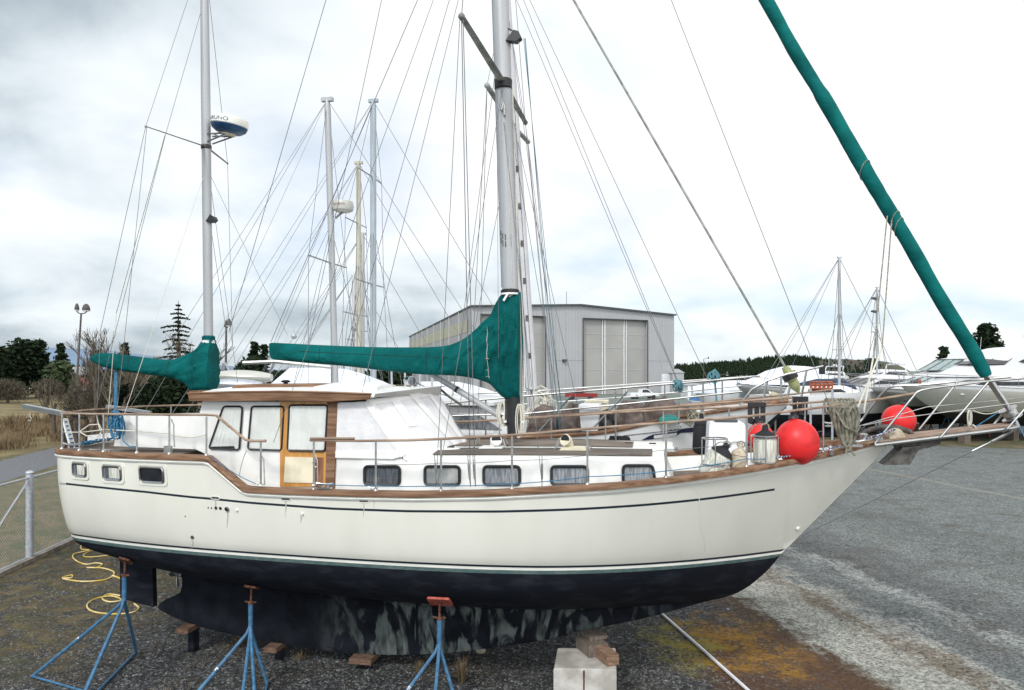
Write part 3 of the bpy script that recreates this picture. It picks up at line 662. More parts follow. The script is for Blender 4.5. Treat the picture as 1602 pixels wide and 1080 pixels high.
win([(350, 636), (380, 636), (375, 704), (327, 702)], SB, .05, 'side_window', 'window_glass', wheel, curtain='curtain')
win([(394, 636), (445, 636), (441, 705), (388, 703)], SB, .05, 'side_window', 'window_glass', wheel, curtain='curtain')
mb = MB()  # black opened strip under the first curtain
mb.prism(bpoly([(330, 699), (366, 698), (367, 702), (329, 702)], SB+.018), S_*.004); mesh_obj(mb, 'window_gap', 'gasket', wheel)
# orange teak door with its frame
door = slab([(438, 628), (518, 628), (518, 762), (438, 762)], SB+.012, .04, 'door', 'teak_gold')
win([(453, 634), (513, 634), (509, 706), (450, 705)], SB+.018, .05, 'door_window', 'window_glass', door, curtain='curtain')
slab([(446, 715), (491, 716), (489, 756), (444, 755)], SB+.024, .02, 'door_panel', 'cream', door)
slab([(490, 716), (506, 716), (505, 762), (489, 762)], SB+.018, .012, 'door_stile', 'teak_dark', door)
mb = MB()
mb.lathe(P(494.5, 723, SB+.02), S_, [(.016, 0), (.016, .02), (.008, .034)], 10)
mb.tube([P(494, 723, SB+.05), P(488, 724, SB+.05)], .007); mesh_obj(mb, 'door_handle', 'chrome', door)
mb = MB(); mb.lathe(P(494.5, 731, SB+.02), S_, [(.016, 0), (.016, .02), (.008, .024)], 10); mesh_obj(mb, 'door_lock', 'chrome', door)
slab([(512, 627), (528, 627), (522, 768), (509, 768)], SB+.03, .06, 'corner_post', 'teak', wheel)
# roof: white crowned top, brown fascia on each side, overhanging
RT = [TZ(x, y, 1.38) for x, y in [(298, 617), (360, 615), (440, 614), (520, 615.5), (580, 618)]]
mb = MB(); rings = []
for t, z in [(RT[0][0]-.02, RT[0][1])]+RT: 
    rings.append([B(t, b, z+.085*(1-(b/1.4)**2)) for b in (1.38, 1.1, .7, .3, 0, -.3, -.7, -1.1, -1.38)]+[B(t, b, z-.05) for b in (-1.38, 0, 1.38)])
# forward visor: sweeps in plan to the centreline
for u in (.2, .4, .6, .8, 1):
    tf = RT[-1][0]; z = RT[-1][1]
    rings.append([B(tf+.62*u*(1-(abs(b)/1.38)**2.2*.93), b*(1-.04*u), z+.085*(1-(b/1.4)**2)+.01*u) for b in (1.38, 1.1, .7, .3, 0, -.3, -.7, -1.1, -1.38)]+[B(tf+.60*u*(1-(abs(b)/1.38)**2.2*.93), b, z-.035) for b in (-1.38, 0, 1.38)])
mb.rings(rings); roof = mesh_obj(mb, 'roof', 'deck_white', boat, ang=30)
for s in (1, -1):
    mb = MB(); rings = []
    for i, (t, z) in enumerate(RT):
        h = .115 if 0 < i < len(RT)-1 else (.10 if i == 0 else .06)
        rings.append([B(t, s*1.385, z+.015), B(t, s*1.435, z+.008), B(t, s*1.42, z-h), B(t, s*1.385, z-h)])
    mb.rings(rings); mb.tube([B(RT[0][0]-.02, s*1.43, RT[0][1]+.012)]+[B(t, s*1.43, z+.014) for t, z in RT]+[B(RT[-1][0]+.03, s*1.43, RT[-1][1]+.012)], .016, 6)
    mesh_obj(mb, 'fascia', 'teak', roof)
mb = MB(); mb.box(B(RT[0][0], 0, RT[0][1]-.02), (.03, 1.38, .07), BAX); mesh_obj(mb, 'fascia', 'teak', roof)
# on the roof: long brown hatch box, white domed hatch, grab rail, vent, searchlight
z0 = RT[0][1]
hb_ = MB()
pr = [(365, 602), (508, 601), (519, 613), (360, 614)]
hb_.prism(bpoly(pr, .7), S_*-1.0); mesh_obj(hb_, 'roof_box', 'teak', roof)
mb = MB(); c1 = P(505, 611, .45); c2 = P(606, 609, .45); rings = []
for i in range(9):
    u = i/8; c = c1+(c2-c1)*u; hh = .13*math.sin(math.pi*(.16+.72*u))**.6
    rings.append([c+S_*(.45*math.cos(a))+Z_*(hh*math.sin(a)**.7 if 0 < a < math.pi else 0) for a in [math.pi*k/8 for k in range(9)]]+[c-Z_*.06])
mb.rings(rings); mesh_obj(mb, 'domed_hatch', 'deck_white', roof)
slab([(573, 611.5), (591, 611.5), (591, 614), (572, 614)], .9, .05, 'grab_rail', 'teak_grey', roof)
mb = MB(); mb.lathe(P(447, 602, .3), Z_, [(.035, -.1), (.035, .03), (.07, .04), (.075, .055), (.04, .075)], 14); mesh_obj(mb, 'chimney_cap', 'black', roof)
mb = MB(); c = P(645, 596, .15); mb.lathe(c-U_*.11-S_*.02, U_*.8+S_*.6, [(.02, -.02), (.055, .01), (.075, .06), (.078, .16)], 18); mb.tube([c-Z_*.13, c-Z_*.06], .02); sl_ = mesh_obj(mb, 'searchlight', 'chrome', roof)
mb = MB(); mb.lathe(c-U_*.11-S_*.02+(U_*.8+S_*.6).normalized()*.155, U_*.8+S_*.6, [(.07, 0), (.068, .012), (.03, .02)], 18); mesh_obj(mb, 'lens', 'tint_glass', sl_)
# white canvas cover over the windscreen and the forward side
dod = MB()
TL = P(573, 626, SB); TLt, TLz = TZ(573, 626, SB); BLt, BLz = TZ(631, 713, SB)
ct_top = (-1.22, 0, 4.40); ct_bot = (-.68, 0, 3.52)
def facet(s):
    A = Vector((TLt, s*(SB+.02), TLz)); Bt = Vector((BLt+.03, s*(SB+.02), BLz-.07)); Cb = Vector(ct_bot); Ct = Vector(ct_top)
    rows = []
    for i in range(13):
        v = i/12; row = []
        for j in range(17):
            u = j/16; bulge = .10*math.sin(math.pi*u)
            p = (A*(1-v)+Bt*v)*(1-u)+(Ct*(1-v)+Cb*v)*u
            p = p+Vector((bulge*.9, s*bulge*.5, 0))+Vector((.012, 0, 0))*noise.noise(Vector((u*5, v*4, s)))*math.sin(math.pi*v)
            row.append(B(*p))
        rows.append(row)
    return rows
for s in (1, -1): dod.grid(facet(s))
cover = mesh_obj(dod, 'windscreen_cover', 'canvas_panel', boat, ang=60)
def strip_on(s, u0, u1, v0, v1, name='canvas_band', th=.012):
    """a stitched canvas band lying on the facet, between parameters at top and bottom"""
    rows = facet(s); mb = MB(); out = []
    for i in range(13):
        v = i/12
        if v < v0-1e-6 or v > v1+1e-6: continue
        row = []
        for k in range(4):
            u = (u0[0]*(1-v)+u0[1]*v)+((u1[0]*(1-v)+u1[1]*v)-(u0[0]*(1-v)+u0[1]*v))*k/3; u = max(0, min(.999, u)); j = int(u*16); f = u*16-j
            p = rows[i][j]*(1-f)+rows[i][min(j+1, 16)]*f; row.append(p+(S_*.6*s+U_*.6)*th+Z_*th*.3)
        out.append(row)
    mb.grid(out); return mesh_obj(mb, name, 'white_canvas', cover)
for s in (1, -1):
    strip_on(s, (0, 0), (.07, .07), 0, 1); strip_on(s, (.26, .28), (.36, .38), 0, .55); strip_on(s, (.52, .74), (.60, .84), 0, 1, th=.014)
    strip_on(s, (.0, .0), (1, 1), .9, 1, th=.015); strip_on(s, (0, 0), (1, 1), 0, .1, th=.015); strip_on(s, (.80, .92), (.86, 1), 0, 1, th=.014)
rows = []
side = MB(); sp_ = [(527, 631), (575, 628), (632, 713), (616, 716), (526, 716)]
uvs = [TZ(x, y, SB) for x, y in sp_]
side.prism([B(t, SB+.012, z) for t, z in uvs], S_*.01); sc_ = mesh_obj(side, 'side_cover', 'canvas_panel', boat)
mb = MB(); mb.strut(B(*[uvs[1][0], SB+.03, uvs[1][1]]), B(uvs[2][0], SB+.03, uvs[2][1]), .006, .085, up=S_.cross(U_)); mesh_obj(mb, 'canvas_edge', 'white_canvas', sc_)
mb = MB(); mb.prism([B(t, SB+.024, z) for t, z in [TZ(*q, SB) for q in ((526, 706), (620, 704), (632, 713), (616, 718), (526, 716))]], S_*.006); mesh_obj(mb, 'canvas_hem', 'white_canvas', sc_)
# forward cabin trunk with teak top
CT = [TZ(x, y, 1.25) for x, y in [(620, 716), (760, 716), (900, 717), (1040, 721)]]
def ctz(t): return lin(CT, t)
def ctb(t): return lin([(-2, 1.27), (.8, 1.25), (1.6, 1.18), (2.3, 1.02)], t)
CE = 2.26
cts = [-1.9+i*(CE+1.9)/30 for i in range(31)]
mb = MB()
rings = [[B(t, ctb(t)+.04, 2.75), B(t, ctb(t), ctz(t)-.02), B(t, ctb(t)-.02, ctz(t))]+[B(t, ctb(t)*s, ctz(t)+.09*(1-s*s)) for s in (.8, .4, 0, -.4, -.8)]+[B(t, -ctb(t)+.02, ctz(t)), B(t, -ctb(t), ctz(t)-.02), B(t, -ctb(t)-.04, 2.75)] for t in cts]
last = rings[-1]; rings.append([p+U_*.30*(1 if p.z < 3 else (.06 if p.z > ctz(CE)-.05 else .06)) for p in last])
mb.rings(rings); trunk = mesh_obj(mb, 'cabin_trunk', 'deck_white', boat, ang=30)
mb = MB()
for s0, s1 in ((.90, .52), (-.90, -.52), (.40, -.40)):
    rows = [[B(t, ctb(t)*(s0+(s1-s0)*k/4), ctz(t)+.09*(1-(s0+(s1-s0)*k/4)**2)+.012) for k in range(5)] for t in cts if -1.0 < t < CE-.05]
    if s0 == .40: rows = [r for r in rows][:int(len(rows)*.95)]
    mb.grid(rows)
tk = mesh_obj(mb, 'teak_planking', 'teak_deck', trunk)
mb = MB()   # dark caulking lines between the planks
for k in range(9):
    for sg in (1, -1):
        s = sg*(.54+.04*k); mb.tube([B(t, ctb(t)*s, ctz(t)+.09*(1-s*s)+.012) for t in cts if -1.0 < t < CE-.05], .0035, 4)
mesh_obj(mb, 'caulking', 'trim_dark', trunk)
for cx_, w in ((598, 61), (692, 60), (785, 62), (891, 62), (1000, 56)):
    b = lambda t: ctb(t)+.022; x0, x1 = cx_-w/2+3, cx_+w/2-3; yo = 0 if cx_ < 950 else -1.5; lean = 4 if cx_ > 950 else 0
    win([(x0, 730+yo), (x1-lean, 730+yo), (x1, 758+yo*1.5), (x0, 758+yo*1.5)], b, .055, 'trunk_window', 'window_glass', trunk, fr=.022, curtain='curtain_shade' if cx_ == 598 else ('curtain_cloud_reflection' if cx_ == 692 else 'curtain_dark'))
# vents and hatches on the cabin top
def dorade(px, py, b, flip=1, name='cowl_vent'):
    c = P(px, py, b); mb = MB()
    mb.prism([c-U_*.22+S_*.12, c+U_*.24+S_*.12, c+U_*.18+S_*.12+Z_*.09, c-U_*.14+S_*.12+Z_*.09], S_*-.24)
    d = (S_*.9+U_*.5*flip+Z_*.05).normalized(); top = c+U_*.05*flip+Z_*.06
    mb.tube([top, top+Z_*.06, top+Z_*.11+d*.04, top+Z_*.13+d*.10], [.06, .062, .075, .085], 14); o = mesh_obj(mb, name, 'deck_white' if flip > 0 else 'cream', trunk)
    mb = MB(); mb.lathe(top+Z_*.13+d*.10, d, [(.074, 0), (.07, .004)], 12); mesh_obj(mb, 'mouth', 'black', o)
    for s in (-1, 1):
        q = c+U_*(.27*s)+Z_*.0; mb = MB(); mb.tube([q+S_*.1, q+Z_*.2+S_*.06-U_*.08*s, q+Z_*.2-S_*.1-U_*.08*s, q-S_*.2], .009); mesh_obj(mb, 'guard_hoop', 'steel', o)
dorade(768, 708, .62); dorade(896, 709, .72, -1)
for cx_, cy_, b, w, d in ((700, 706, .55, .28, .26), (1005, 700, -.1, .5, .3)):
    c = P(cx_, cy_, b); mb = MB()
    rr = [(a, e) for a, e in rrect(w, d, .07)]
    mb.rings([[c+U_*a*s+S_*e*s+Z_*h for a, e in rr] for s, h in ((1.02, -.03), (1.02, .04), (.97, .06))]); ht = mesh_obj(mb, 'deck_hatch', 'steel_dull', trunk)
    mb = MB(); mb.rings([[c+U_*a*s+S_*e*s+Z_*h for a, e in rr] for s, h in ((.9, .055), (.88, .066))]); mesh_obj(mb, 'acrylic', 'boot_white' if cx_ > 900 else 'curtain', ht)
    mb = MB()
    for q in (-.4, .3): mb.box(c+U_*(w*q)+S_*(d*.45)+Z_*.07, (.05, .02, .012), BAX)
    mesh_obj(mb, 'hatch_dog', 'black', ht)
# ------------------------------------------------------------------ masts, booms, covers, rigging of the ketch
def mast_pts(a, b, bb=0): return P(*a, bb), P(*b, bb)
def line_ext(p, q, k): return p+(q-p)*k
mt, mbm = mast_pts((783, 0), (806, 683)); mtop = line_ext(mbm, mt, 1.75)
mb = MB()
def mast_tube(p, q, ru, rs, n=16):
    mb = MB(); d = (q-p).normalized(); a = (U_-d*U_.dot(d)).normalized(); s = d.cross(a)
    rr = [(0, 1), (.02, 1), (.7, 1), (.93, .85), (1, .7)]
    mb.rings([[p+(q-p)*k+a*(ru*f*math.cos(2*math.pi*i/n))+s*(rs*f*math.sin(2*math.pi*i/n)) for i in range(n)] for k, f in rr]); return mb
mast = mesh_obj(mast_tube(mbm, mtop, .128, .095), 'main_mast', 'alu_mast', boat)
mzt, mzb = mast_pts((320, 0), (327.5, 640)); mztop = line_ext(mzb, mzt, 1.12)
mizzen = mesh_obj(mast_tube(mzb, mztop, .078, .07), 'mizzen_mast', 'alu_mast', boat)
def mpos(px_y, bot=mbm, top=mt, y0=683, y1=0):
    """point on a mast axis that shows at photo row y"""
    lo, hi = 0.0, 2.0
    for _ in range(40):
        m = (lo+hi)/2; p = bot+(top-bot)*m; y = HZ-(p.z-H)*F/p.y
        if y > px_y: lo = m
        else: hi = m
    return p
M = lambda y: mpos(y); MZ = lambda y: mpos(y, mzb, mzt)
# spreaders
def spreader(mastpt, near, far, w, name, parent, m='spreader_grey', s_len=None):
    for tip, b in ((near, s_len), (far, -s_len)):
        q = P(*tip, b); mb = MB(); d = (q-mastpt).normalized(); a = d.cross(Z_).normalized(); u = a.cross(d)
        mb.rings([[p+a*(x*f)+u*(z*f*.45) for x, z in ((w, 0), (w*.4, w*.5), (-w*.5, w*.5), (-w, 0), (-w*.5, -w*.5), (w*.4, -w*.5))] for p, f in ((mastpt, 1), (q, .7))])
        mb.ball(q, w*.75, n=8, m=5); mesh_obj(mb, name, m, parent)
spreader(M(131), (722, 26), (822, 192), .062, 'spreader', mast, s_len=1.98)
mb = MB(); p = M(131); mb.lathe(p-Z_*.09, Z_, [(.125, 0), (.14, .01), (.14, .14), (.12, .15)], 18); mesh_obj(mb, 'spreader_collar', 'black', mast)
spreader(MZ(230), (228, 198), (356, 256), .028, 'spreader', mizzen, s_len=1.25)
mb = MB(); p = MZ(230); mb.lathe(p-Z_*.04, Z_, [(.08, 0), (.087, .01), (.087, .06), (.08, .07)], 14); mesh_obj(mb, 'spreader_collar', 'anchor_grey', mizzen)
# deck floodlights on both masts
def floodlight(c, parent, k=1.):
    mb = MB(); mb.prism([c+U_*x*k+Z_*z*k+S_*.06 for x, z in ((0, -.03), (.16, -.06), (.24, 0), (.2, .09), (.12, .12))], S_*-.12)
    mb.tube([c-U_*.1*k, c+U_*.1*k], .018); mb.tube([c+Z_*.2*k-U_*.02, c+U_*.14*k+Z_*.1*k], .01); f = mesh_obj(mb, 'floodlight', 'black', parent)
    mb = MB(); mb.ball(c+U_*.15*k-Z_*.055*k, .05*k, sz=.4, n=10, m=5); mesh_obj(mb, 'lens', 'tint_glass', f)
floodlight(M(65)+S_*.04+U_*.08, mast); floodlight(MZ(346)+S_*.03+U_*.03, mizzen, .65)
# rows of small exit slots on the main mast
mb = MB()
for col, x, sh in ((0, -.105, 0), (1, -.075, 5), (2, -.03, 7), (3, .05, 7)):
    for gy, n_ in ((362+sh, 6), (373+sh, 6)):
        for k in range(n_):
            p = M(gy+k*1.45); s_ = math.sqrt(max(.02, 1-(x/.128)**2))*.095
            mb.box(p+U_*x+S_*(s_+.001), (.008, .004, .008), BAX)
mesh_obj(mb, 'cable_slots', 'anchor_grey', mast, smooth=False)
# halyards down the front and aft side of the main mast
for dx, dy, y0, y1 in ((.135, 0, 60, 655), (.15, .03, 140, 660), (-.13, .02, -60, 450), (.05, .1, 160, 455)):
    mb = MB(); mb.tube([M(y0)+U_*dx+S_*dy, M(y1)+U_*dx+S_*dy], .005, 5); mesh_obj(mb, 'halyard', 'rope_white' if dx > 0 else 'wire', mast)
mb = MB(); p = M(165); mb.tube([p+S_*.1+U_*.0, p+S_*.13-Z_*.12-U_*.02], .02, 6); mb.tube([p+S_*.1-Z_*.03+U_*.02, p+S_*.13-Z_*.2+U_*.03], .02, 6); mesh_obj(mb, 'halyard_block', 'steel', mast)
# dark mast foot with winch and coiled lines
mb = MB(); mb.tube([M(684), M(618)], .118, 14); mb.box(M(640)+U_*-.10, (.03, .08, .16), BAX); mesh_obj(mb, 'mast_foot', 'black', mast)
def hank(c, w, h, n, r, m, parent, name='coiled_line', seed=1, d=S_):
    """a hanging hank of rope: overlapping drooping loops"""
    rnd = random.Random(seed); mb = MB()
    for k in range(n):
        a = rnd.uniform(.6, 1); off = U_*rnd.uniform(-w*.35, w*.35); L = h*rnd.uniform(.75, 1); dd = d*rnd.uniform(-.03, .03)
        mb.tube([c+off*.5+dd+U_*(w*.5*a*math.sin(th))*(1 if True else 0)-Z_*(L*.5*(1-math.cos(th))) for th in [2*math.pi*i/14 for i in range(15)]], r, 5)
    return mesh_obj(mb, name, m, parent)
hank(M(632)+U_*.10+S_*.10, .12, .55, 7, .009, 'rope_white', mast, seed=2); hank(M(628)-U_*.16+S_*.05, .16, .40, 9, .009, 'rope_white', mast, seed=4)
for q in (-.14, .13): mb = MB(); mb.lathe(M(665)+U_*q+S_*.04, Z_+S_*.5, [(.035, 0), (.03, .05), (.045, .07), (.03, .09)], 10); mesh_obj(mb, 'mast_winch', 'chrome', mast)

def cover_loft(top, bot, b0, wfun, name, m, parent, n=200, seed=3, amp=.03, extra=None):
    """sail cover: top and bottom outlines in photo points on the centre plane, elliptical sections"""
    T_ = [TZ(x, y, b0) for x, y in top]; Bo = [TZ(x, y, b0) for x, y in bot]; t0, t1 = T_[0][0], T_[-1][0]; mb = MB(); rings = []
    for i in range(n+1):
        u = i/n; t = t0+(t1-t0)*u; zt = interp(T_, t); zb = interp(Bo, t)
        if zb > zt-.02: zb = zt-.02
        w = wfun(t); ring = []; zc = (zt+zb)/2; hh = (zt-zb)/2
        for k in range(56):
            a = 2*math.pi*k/56; cz = math.sin(a); cb = math.cos(a)
            # gathered at the top, flat sided
            bb = math.copysign(abs(cb)**.75, cb)*w*(1-.25*cz)
            q = Vector((t*1.6, zc*0+cz*hh*3, k*.0+seed)); f = 0
            if extra: f = extra(t, zc+cz*hh, hh)
            f += amp*noise.noise(Vector((t*2.2, (zc+cz*hh)*4.5, seed+math.copysign(3, cb))))*1.3
            f *= min(1, hh*8)*abs(cb)**.5
            ring.append(B(t, b0+bb+math.copysign(f, cb), zc+cz*hh))
        rings.append(ring)
    mb.rings(rings); return mesh_obj(mb, name, m, parent, ang=80)
fold_c = TZ(812, 470, 0)
def folds(t, z, hh):
    # fan of creases running from the mast collar down and aft
    dx, dz = fold_c[0]-t, fold_c[1]-z; r = math.hypot(dx, dz)
    if r > 2.6: return .004*math.sin(t*9+z*3)
    an = math.atan2(dx, dz)
    return .085*(1-1.9*abs(math.sin(an*15+1.2*math.sin(r*4)+r*1.5))**.7)*min(1, r*1.5)*max(.25, (1-r/2.8))+.02*math.sin(z*19+t*5+2*math.sin(t*3))*max(0, 1-r/1.6)
boom = mesh_obj(MB().tube([P(436, 552, 0), P(800, 590, 0)], .05, 10), 'main_boom', 'alu_mast', boat)
cv = cover_loft([(421, 538), (424, 536.5), (440, 537), (500, 540), (580, 543), (650, 543.5), (690, 542), (712, 537), (735, 524), (755, 505), (768, 492), (776, 475), (784, 462), (792, 457), (805, 456), (814, 457)],
    [(421, 552), (424, 561), (440, 564), (480, 568), (540, 573), (600, 580), (660, 586), (710, 588), (740, 592), (765, 600), (776, 610), (783, 618), (790, 623), (797, 626), (806, 625), (814, 624)],
    0, lambda t: .05+.10*min(1, (t+3.9)/.3)+.06*max(0, min(1, (t+.9)/.8)), 'sail_cover', 'green_canvas', boat, extra=folds)
mb = MB(); p = M(457); mb.lathe(p-Z_*.02, Z_, [(.12, -.02), (.15, 0), (.15, .04), (.12, .06)], 18); mesh_obj(mb, 'cover_collar', 'black', cv)
mb = MB(); mb.lathe(p-Z_*.05, Z_, [(.148, 0), (.152, .005), (.152, .028), (.148, .03)], 18); mb.strut(p-Z_*.04+S_*.16-U_*.01, p-Z_*.15+S_*.18-U_*.07, .03, .008, up=S_); mesh_obj(mb, 'white_strap', 'white_canvas', cv)
fold_z = TZ(335, 535, 0)
def folds2(t, z, hh):
    dx, dz = fold_z[0]-t, fold_z[1]-z; r = math.hypot(dx, dz)
    return (.06*(1-1.9*abs(math.sin(z*12+dx*5+1.5*math.sin(z*3)))**.7)*max(0, 1-r/1.5)+.015*math.sin(t*7-z*9)*min(1, r))
mesh_obj(MB().tube([P(160, 565, 0), P(325, 590, 0)], .045, 8), 'mizzen_boom', 'alu_mast', boat)
cv2 = cover_loft([(146, 560), (149, 555), (165, 552.5), (200, 556), (240, 561), (268, 563), (285, 558), (300, 551), (311, 543), (316, 535), (322, 532), (334, 531)],
    [(146, 561), (150, 568), (170, 576), (195, 581), (230, 586), (258, 590), (280, 595), (292, 601), (299, 608), (305, 614), (318, 614), (334, 612)],
    0, lambda t: .04+.07*min(1, (t+7.6)/.4)+.05*max(0, min(1, (t+5.9)/.6)), 'sail_cover', 'green_canvas', boat, n=80, seed=9, extra=folds2)
mb = MB(); p = MZ(533); mb.lathe(p, Z_, [(.085, -.02), (.10, 0), (.10, .05), (.085, .07)], 14); mb.lathe(p-Z_*.045, Z_, [(.101, 0), (.104, .005), (.104, .03)], 14); mesh_obj(mb, 'white_strap', 'white_canvas', cv2); mb = MB(); mb.lathe(p+Z_*.012, Z_, [(.09, -.02), (.106, 0), (.106, .05), (.085, .07)], 14); mesh_obj(mb, 'collar', 'green_canvas', cv2)
# furled headsail in its green wrap, foil, drum
gA, gB = P(1197, 0, 0), P(1543, 588, 0); d = (gA-gB); gTop = gB+d*1.5
mb = MB(); pts = []; R = []; n = 90
for i in range(n+1):
    u = i/n; p = gB+(gTop-gB)*u; pts.append(p+S_*.008*math.sin(u*40)+U_*.008*math.sin(u*31)); y = HZ-(p.z-H)*F/p.y
    base = .085 if y > 560 else (.092 if y > 300 else (.098 if y > 150 else .088))
    if i == 0: base = .07
    R.append(base*(1+.025*math.sin(u*70)+.035*noise.noise(Vector((u*60, 0, 0)))))
mb.tube(pts, R, 16)
sail = mesh_obj(mb, 'furled_headsail', 'green_wrap', boat, ang=80)
mb = MB()
for y in (262, 338, 352):
    u = 0
    for k in range(n): 
        if HZ-(pts[k].z-H)*F/pts[k].y > y: u = k
    q = pts[u]; dd = (pts[u+1]-pts[u]).normalized(); a = dd.cross(S_).normalized(); rr = R[u]+.007
    mb.tube([q+dd*(.10*math.sin(th+.6))+a*rr*math.cos(th)+S_*rr*math.sin(th) for th in [2*math.pi*i/16 for i in range(17)]], .0055, 5)
mesh_obj(mb, 'lashing', 'rope_grey', sail)
tip = P(1592, 668, 0)
gC = P(1578, 640, 0)
mesh_obj(MB().tube([gB+d*.01, P(1568, 625, 0), gC], [.05, .042, .03], 12), 'headsail_foil', 'steel', boat)
mb = MB(); dn = (gB-tip).normalized(); c = P(1583, 652, 0)
mb.lathe(c-dn*.03, dn, [(.05, 0), (.13, .01), (.13, .025), (.075, .04), (.075, .12), (.12, .135), (.12, .15), (.05, .16)], 20); mb.tube([tip, c], .03); mb.tube([c, gC], .02)
drum = mesh_obj(mb, 'furling_drum', 'steel', boat)
mb = MB(); mb.lathe(c+dn*.015, dn, [(.085, 0), (.095, .05), (.085, .09)], 16); mesh_obj(mb, 'furling_line', 'steel_dull', drum)
# standing rigging: name, from, to
def wire(a, b, r=.0042, m='wire', name='shroud', parent=boat, n=4):
    return mesh_obj(MB().tube([a, b], r, n), name, m, parent)
def bs_at(px, py=757):
    t, b, z = PH(px, py+4); return P(px, py, b-.1)
tipN, tipF = P(722, 26, 1.98), P(822, 192, -1.98); mast_hd = mtop
chN = lambda px, py: P(px, py, 1.72)
wire(mast_hd, tipN, .0055); wire(tipN, chN(736, 762), .0055); wire(tipN+U_*.02, chN(744, 762), .0055); wire(tipN-U_*.02, chN(682, 762))
wire(M(140)+S_*.08, chN(684, 762)); wire(M(190)+S_*.08, chN(848, 758)); wire(P(776, -30, 0), P(780, 560, .3), .003)
wire(mast_hd, tipF, .005); wire(tipF, P(868, 668, -1.75), .005); wire(M(140)-S_*.1, P(880, 672, -1.75)); wire(M(140)-S_*.1, P(835, 672, -1.75))
for dx in (0, 3, 7): wire(P(822-dx*.4, 60, -1.2), P(870+dx*1.6, 672, -1.7), .0045, 'rope_teal', 'halyard')
wire(M(20)-S_*.1+U_*.1, P(884, 672, -1.75), .004)
for px in (736, 744, 684, 848):      # turnbuckles
    a = chN(px, 762); up = chN(px-(4 if px != 848 else -0), 716); d_ = (up-a).normalized()
    mb = MB(); mb.tube([a, a+d_*.42], .006, 6); mb.tube([a+d_*.10, a+d_*.30], .014, 8); mesh_obj(mb, 'turnbuckle', 'steel', boat)
# stays
wire(P(897, 6, 0)*0+M(-120), M(-200), .002, name='antenna_lead')
wire(P(1050, 0, .1), P(1300, 640, .9), .005, 'wire', 'inner_stay')
wire(M(-260)-U_*.1, P(424, 535, 0), .005, 'wire_dark', 'topping_lift')
wire(P(717, 0, .15), P(560, 640, 1.2), .0045, name='running_backstay'); wire(P(703, 0, -.15), P(525, 625, -1.3), .0045, name='running_backstay')
wire(P(678, 0, .1), P(428, 692, 1.5), .0045, name='running_backstay'); wire(P(510, 0, 0), P(358, 520, -.5), .005, 'wire_dark', name='mizzen_stay')
wire(P(597, 0, 0), P(470, 596, -1), .0045, name='running_backstay')
wire(MZ(262), P(450, 525, -.8), .0035, name='mizzen_stay')
zt_, zf_ = P(228, 198, 1.25), P(356, 256, -1.25)
wire(mztop, zt_, .0045); wire(zt_, P(157, 518, 1.4), .0045); wire(P(157, 518, 1.4), P(152, 640, 1.42), .0045); wire(zt_+U_*.02, P(178, 690, 1.4), .0045)
wire(P(314, 20, 0), P(260, 207, 1.0), .0045); wire(P(260, 207, 1.0), P(150, 640, 1.4), .0045); wire(P(258, 212, 1.0), P(182, 490, 1.25), .0055, 'rope_grey', 'flag_halyard'); wire(P(182, 490, 1.25), P(166, 690, 1.4), .005, 'rope_white', 'flag_halyard')
wire(MZ(262), P(178, 698, 1.45), .0045, 'rope_white')
wire(mztop, zf_, .0045); wire(zf_, P(364, 540, -1.4), .0045); wire(MZ(315), P(352, 505, -1.0), .004); wire(MZ(262)-S_*.05, P(372, 600, -1.5), .004)
# sheets hanging from the furled headsail down to the coil on the rail
for a, b_, c_ in (((1388, 338), (1366, 560), (1352, 640)), ((1395, 345), (1380, 545), (1335, 655))):
    p0, p1, p2 = P(*a, .08), P(*b_, .3), P(*c_, .66)
    mesh_obj(MB().tube([p0, p1], .0085, 6), 'headsail_sheet', 'rope_grey', boat); mesh_obj(MB().tube([p1, p2, P(1322, 662, .72) if a[0] == 1395 else p2-Z_*.05], .012, 6), 'headsail_sheet', 'rope_white', boat)
# bobstay under the bowsprit
a, b_ = P(1589, 672, 0), P(1258, 836, 0.02); d_ = b_-a
mesh_obj(MB().tube([a+d_*.2, b_], .0105, 6), 'bobstay', 'wire_dark', boat)
mb = MB(); mb.tube([a, a+d_*.05, a+d_*.052, a+d_*.11, a+d_*.112, a+d_*.2], [.02, .02, .028, .028, .018, .018], 8); mesh_obj(mb, 'bobstay_turnbuckle', 'steel', boat)
# spinnaker pole stowed in front of the wheelhouse
mb = MB(); a, b_ = P(664, 578, -.25), P(780, 650, -.2); mb.tube([a, b_], .05, 12); pole = mesh_obj(mb, 'spinnaker_pole', 'alu_mast', boat)
mb = MB(); k = a+(b_-a)*.43; mb.tube([k, k+(b_-a)*.03], .054, 12); mb.tube([b_, b_+(b_-a)*.04], .04, 8); mesh_obj(mb, 'pole_end', 'black', pole)
mb = MB(); mb.tube([P(690, 610, -.2), P(704, 622, -.2), P(722, 634, -.2)], .02, 6); mb.tube([P(630, 590, -.2), P(704, 622, -.2)], .006, 5); mesh_obj(mb, 'pole_bracket', 'anchor_grey', pole)
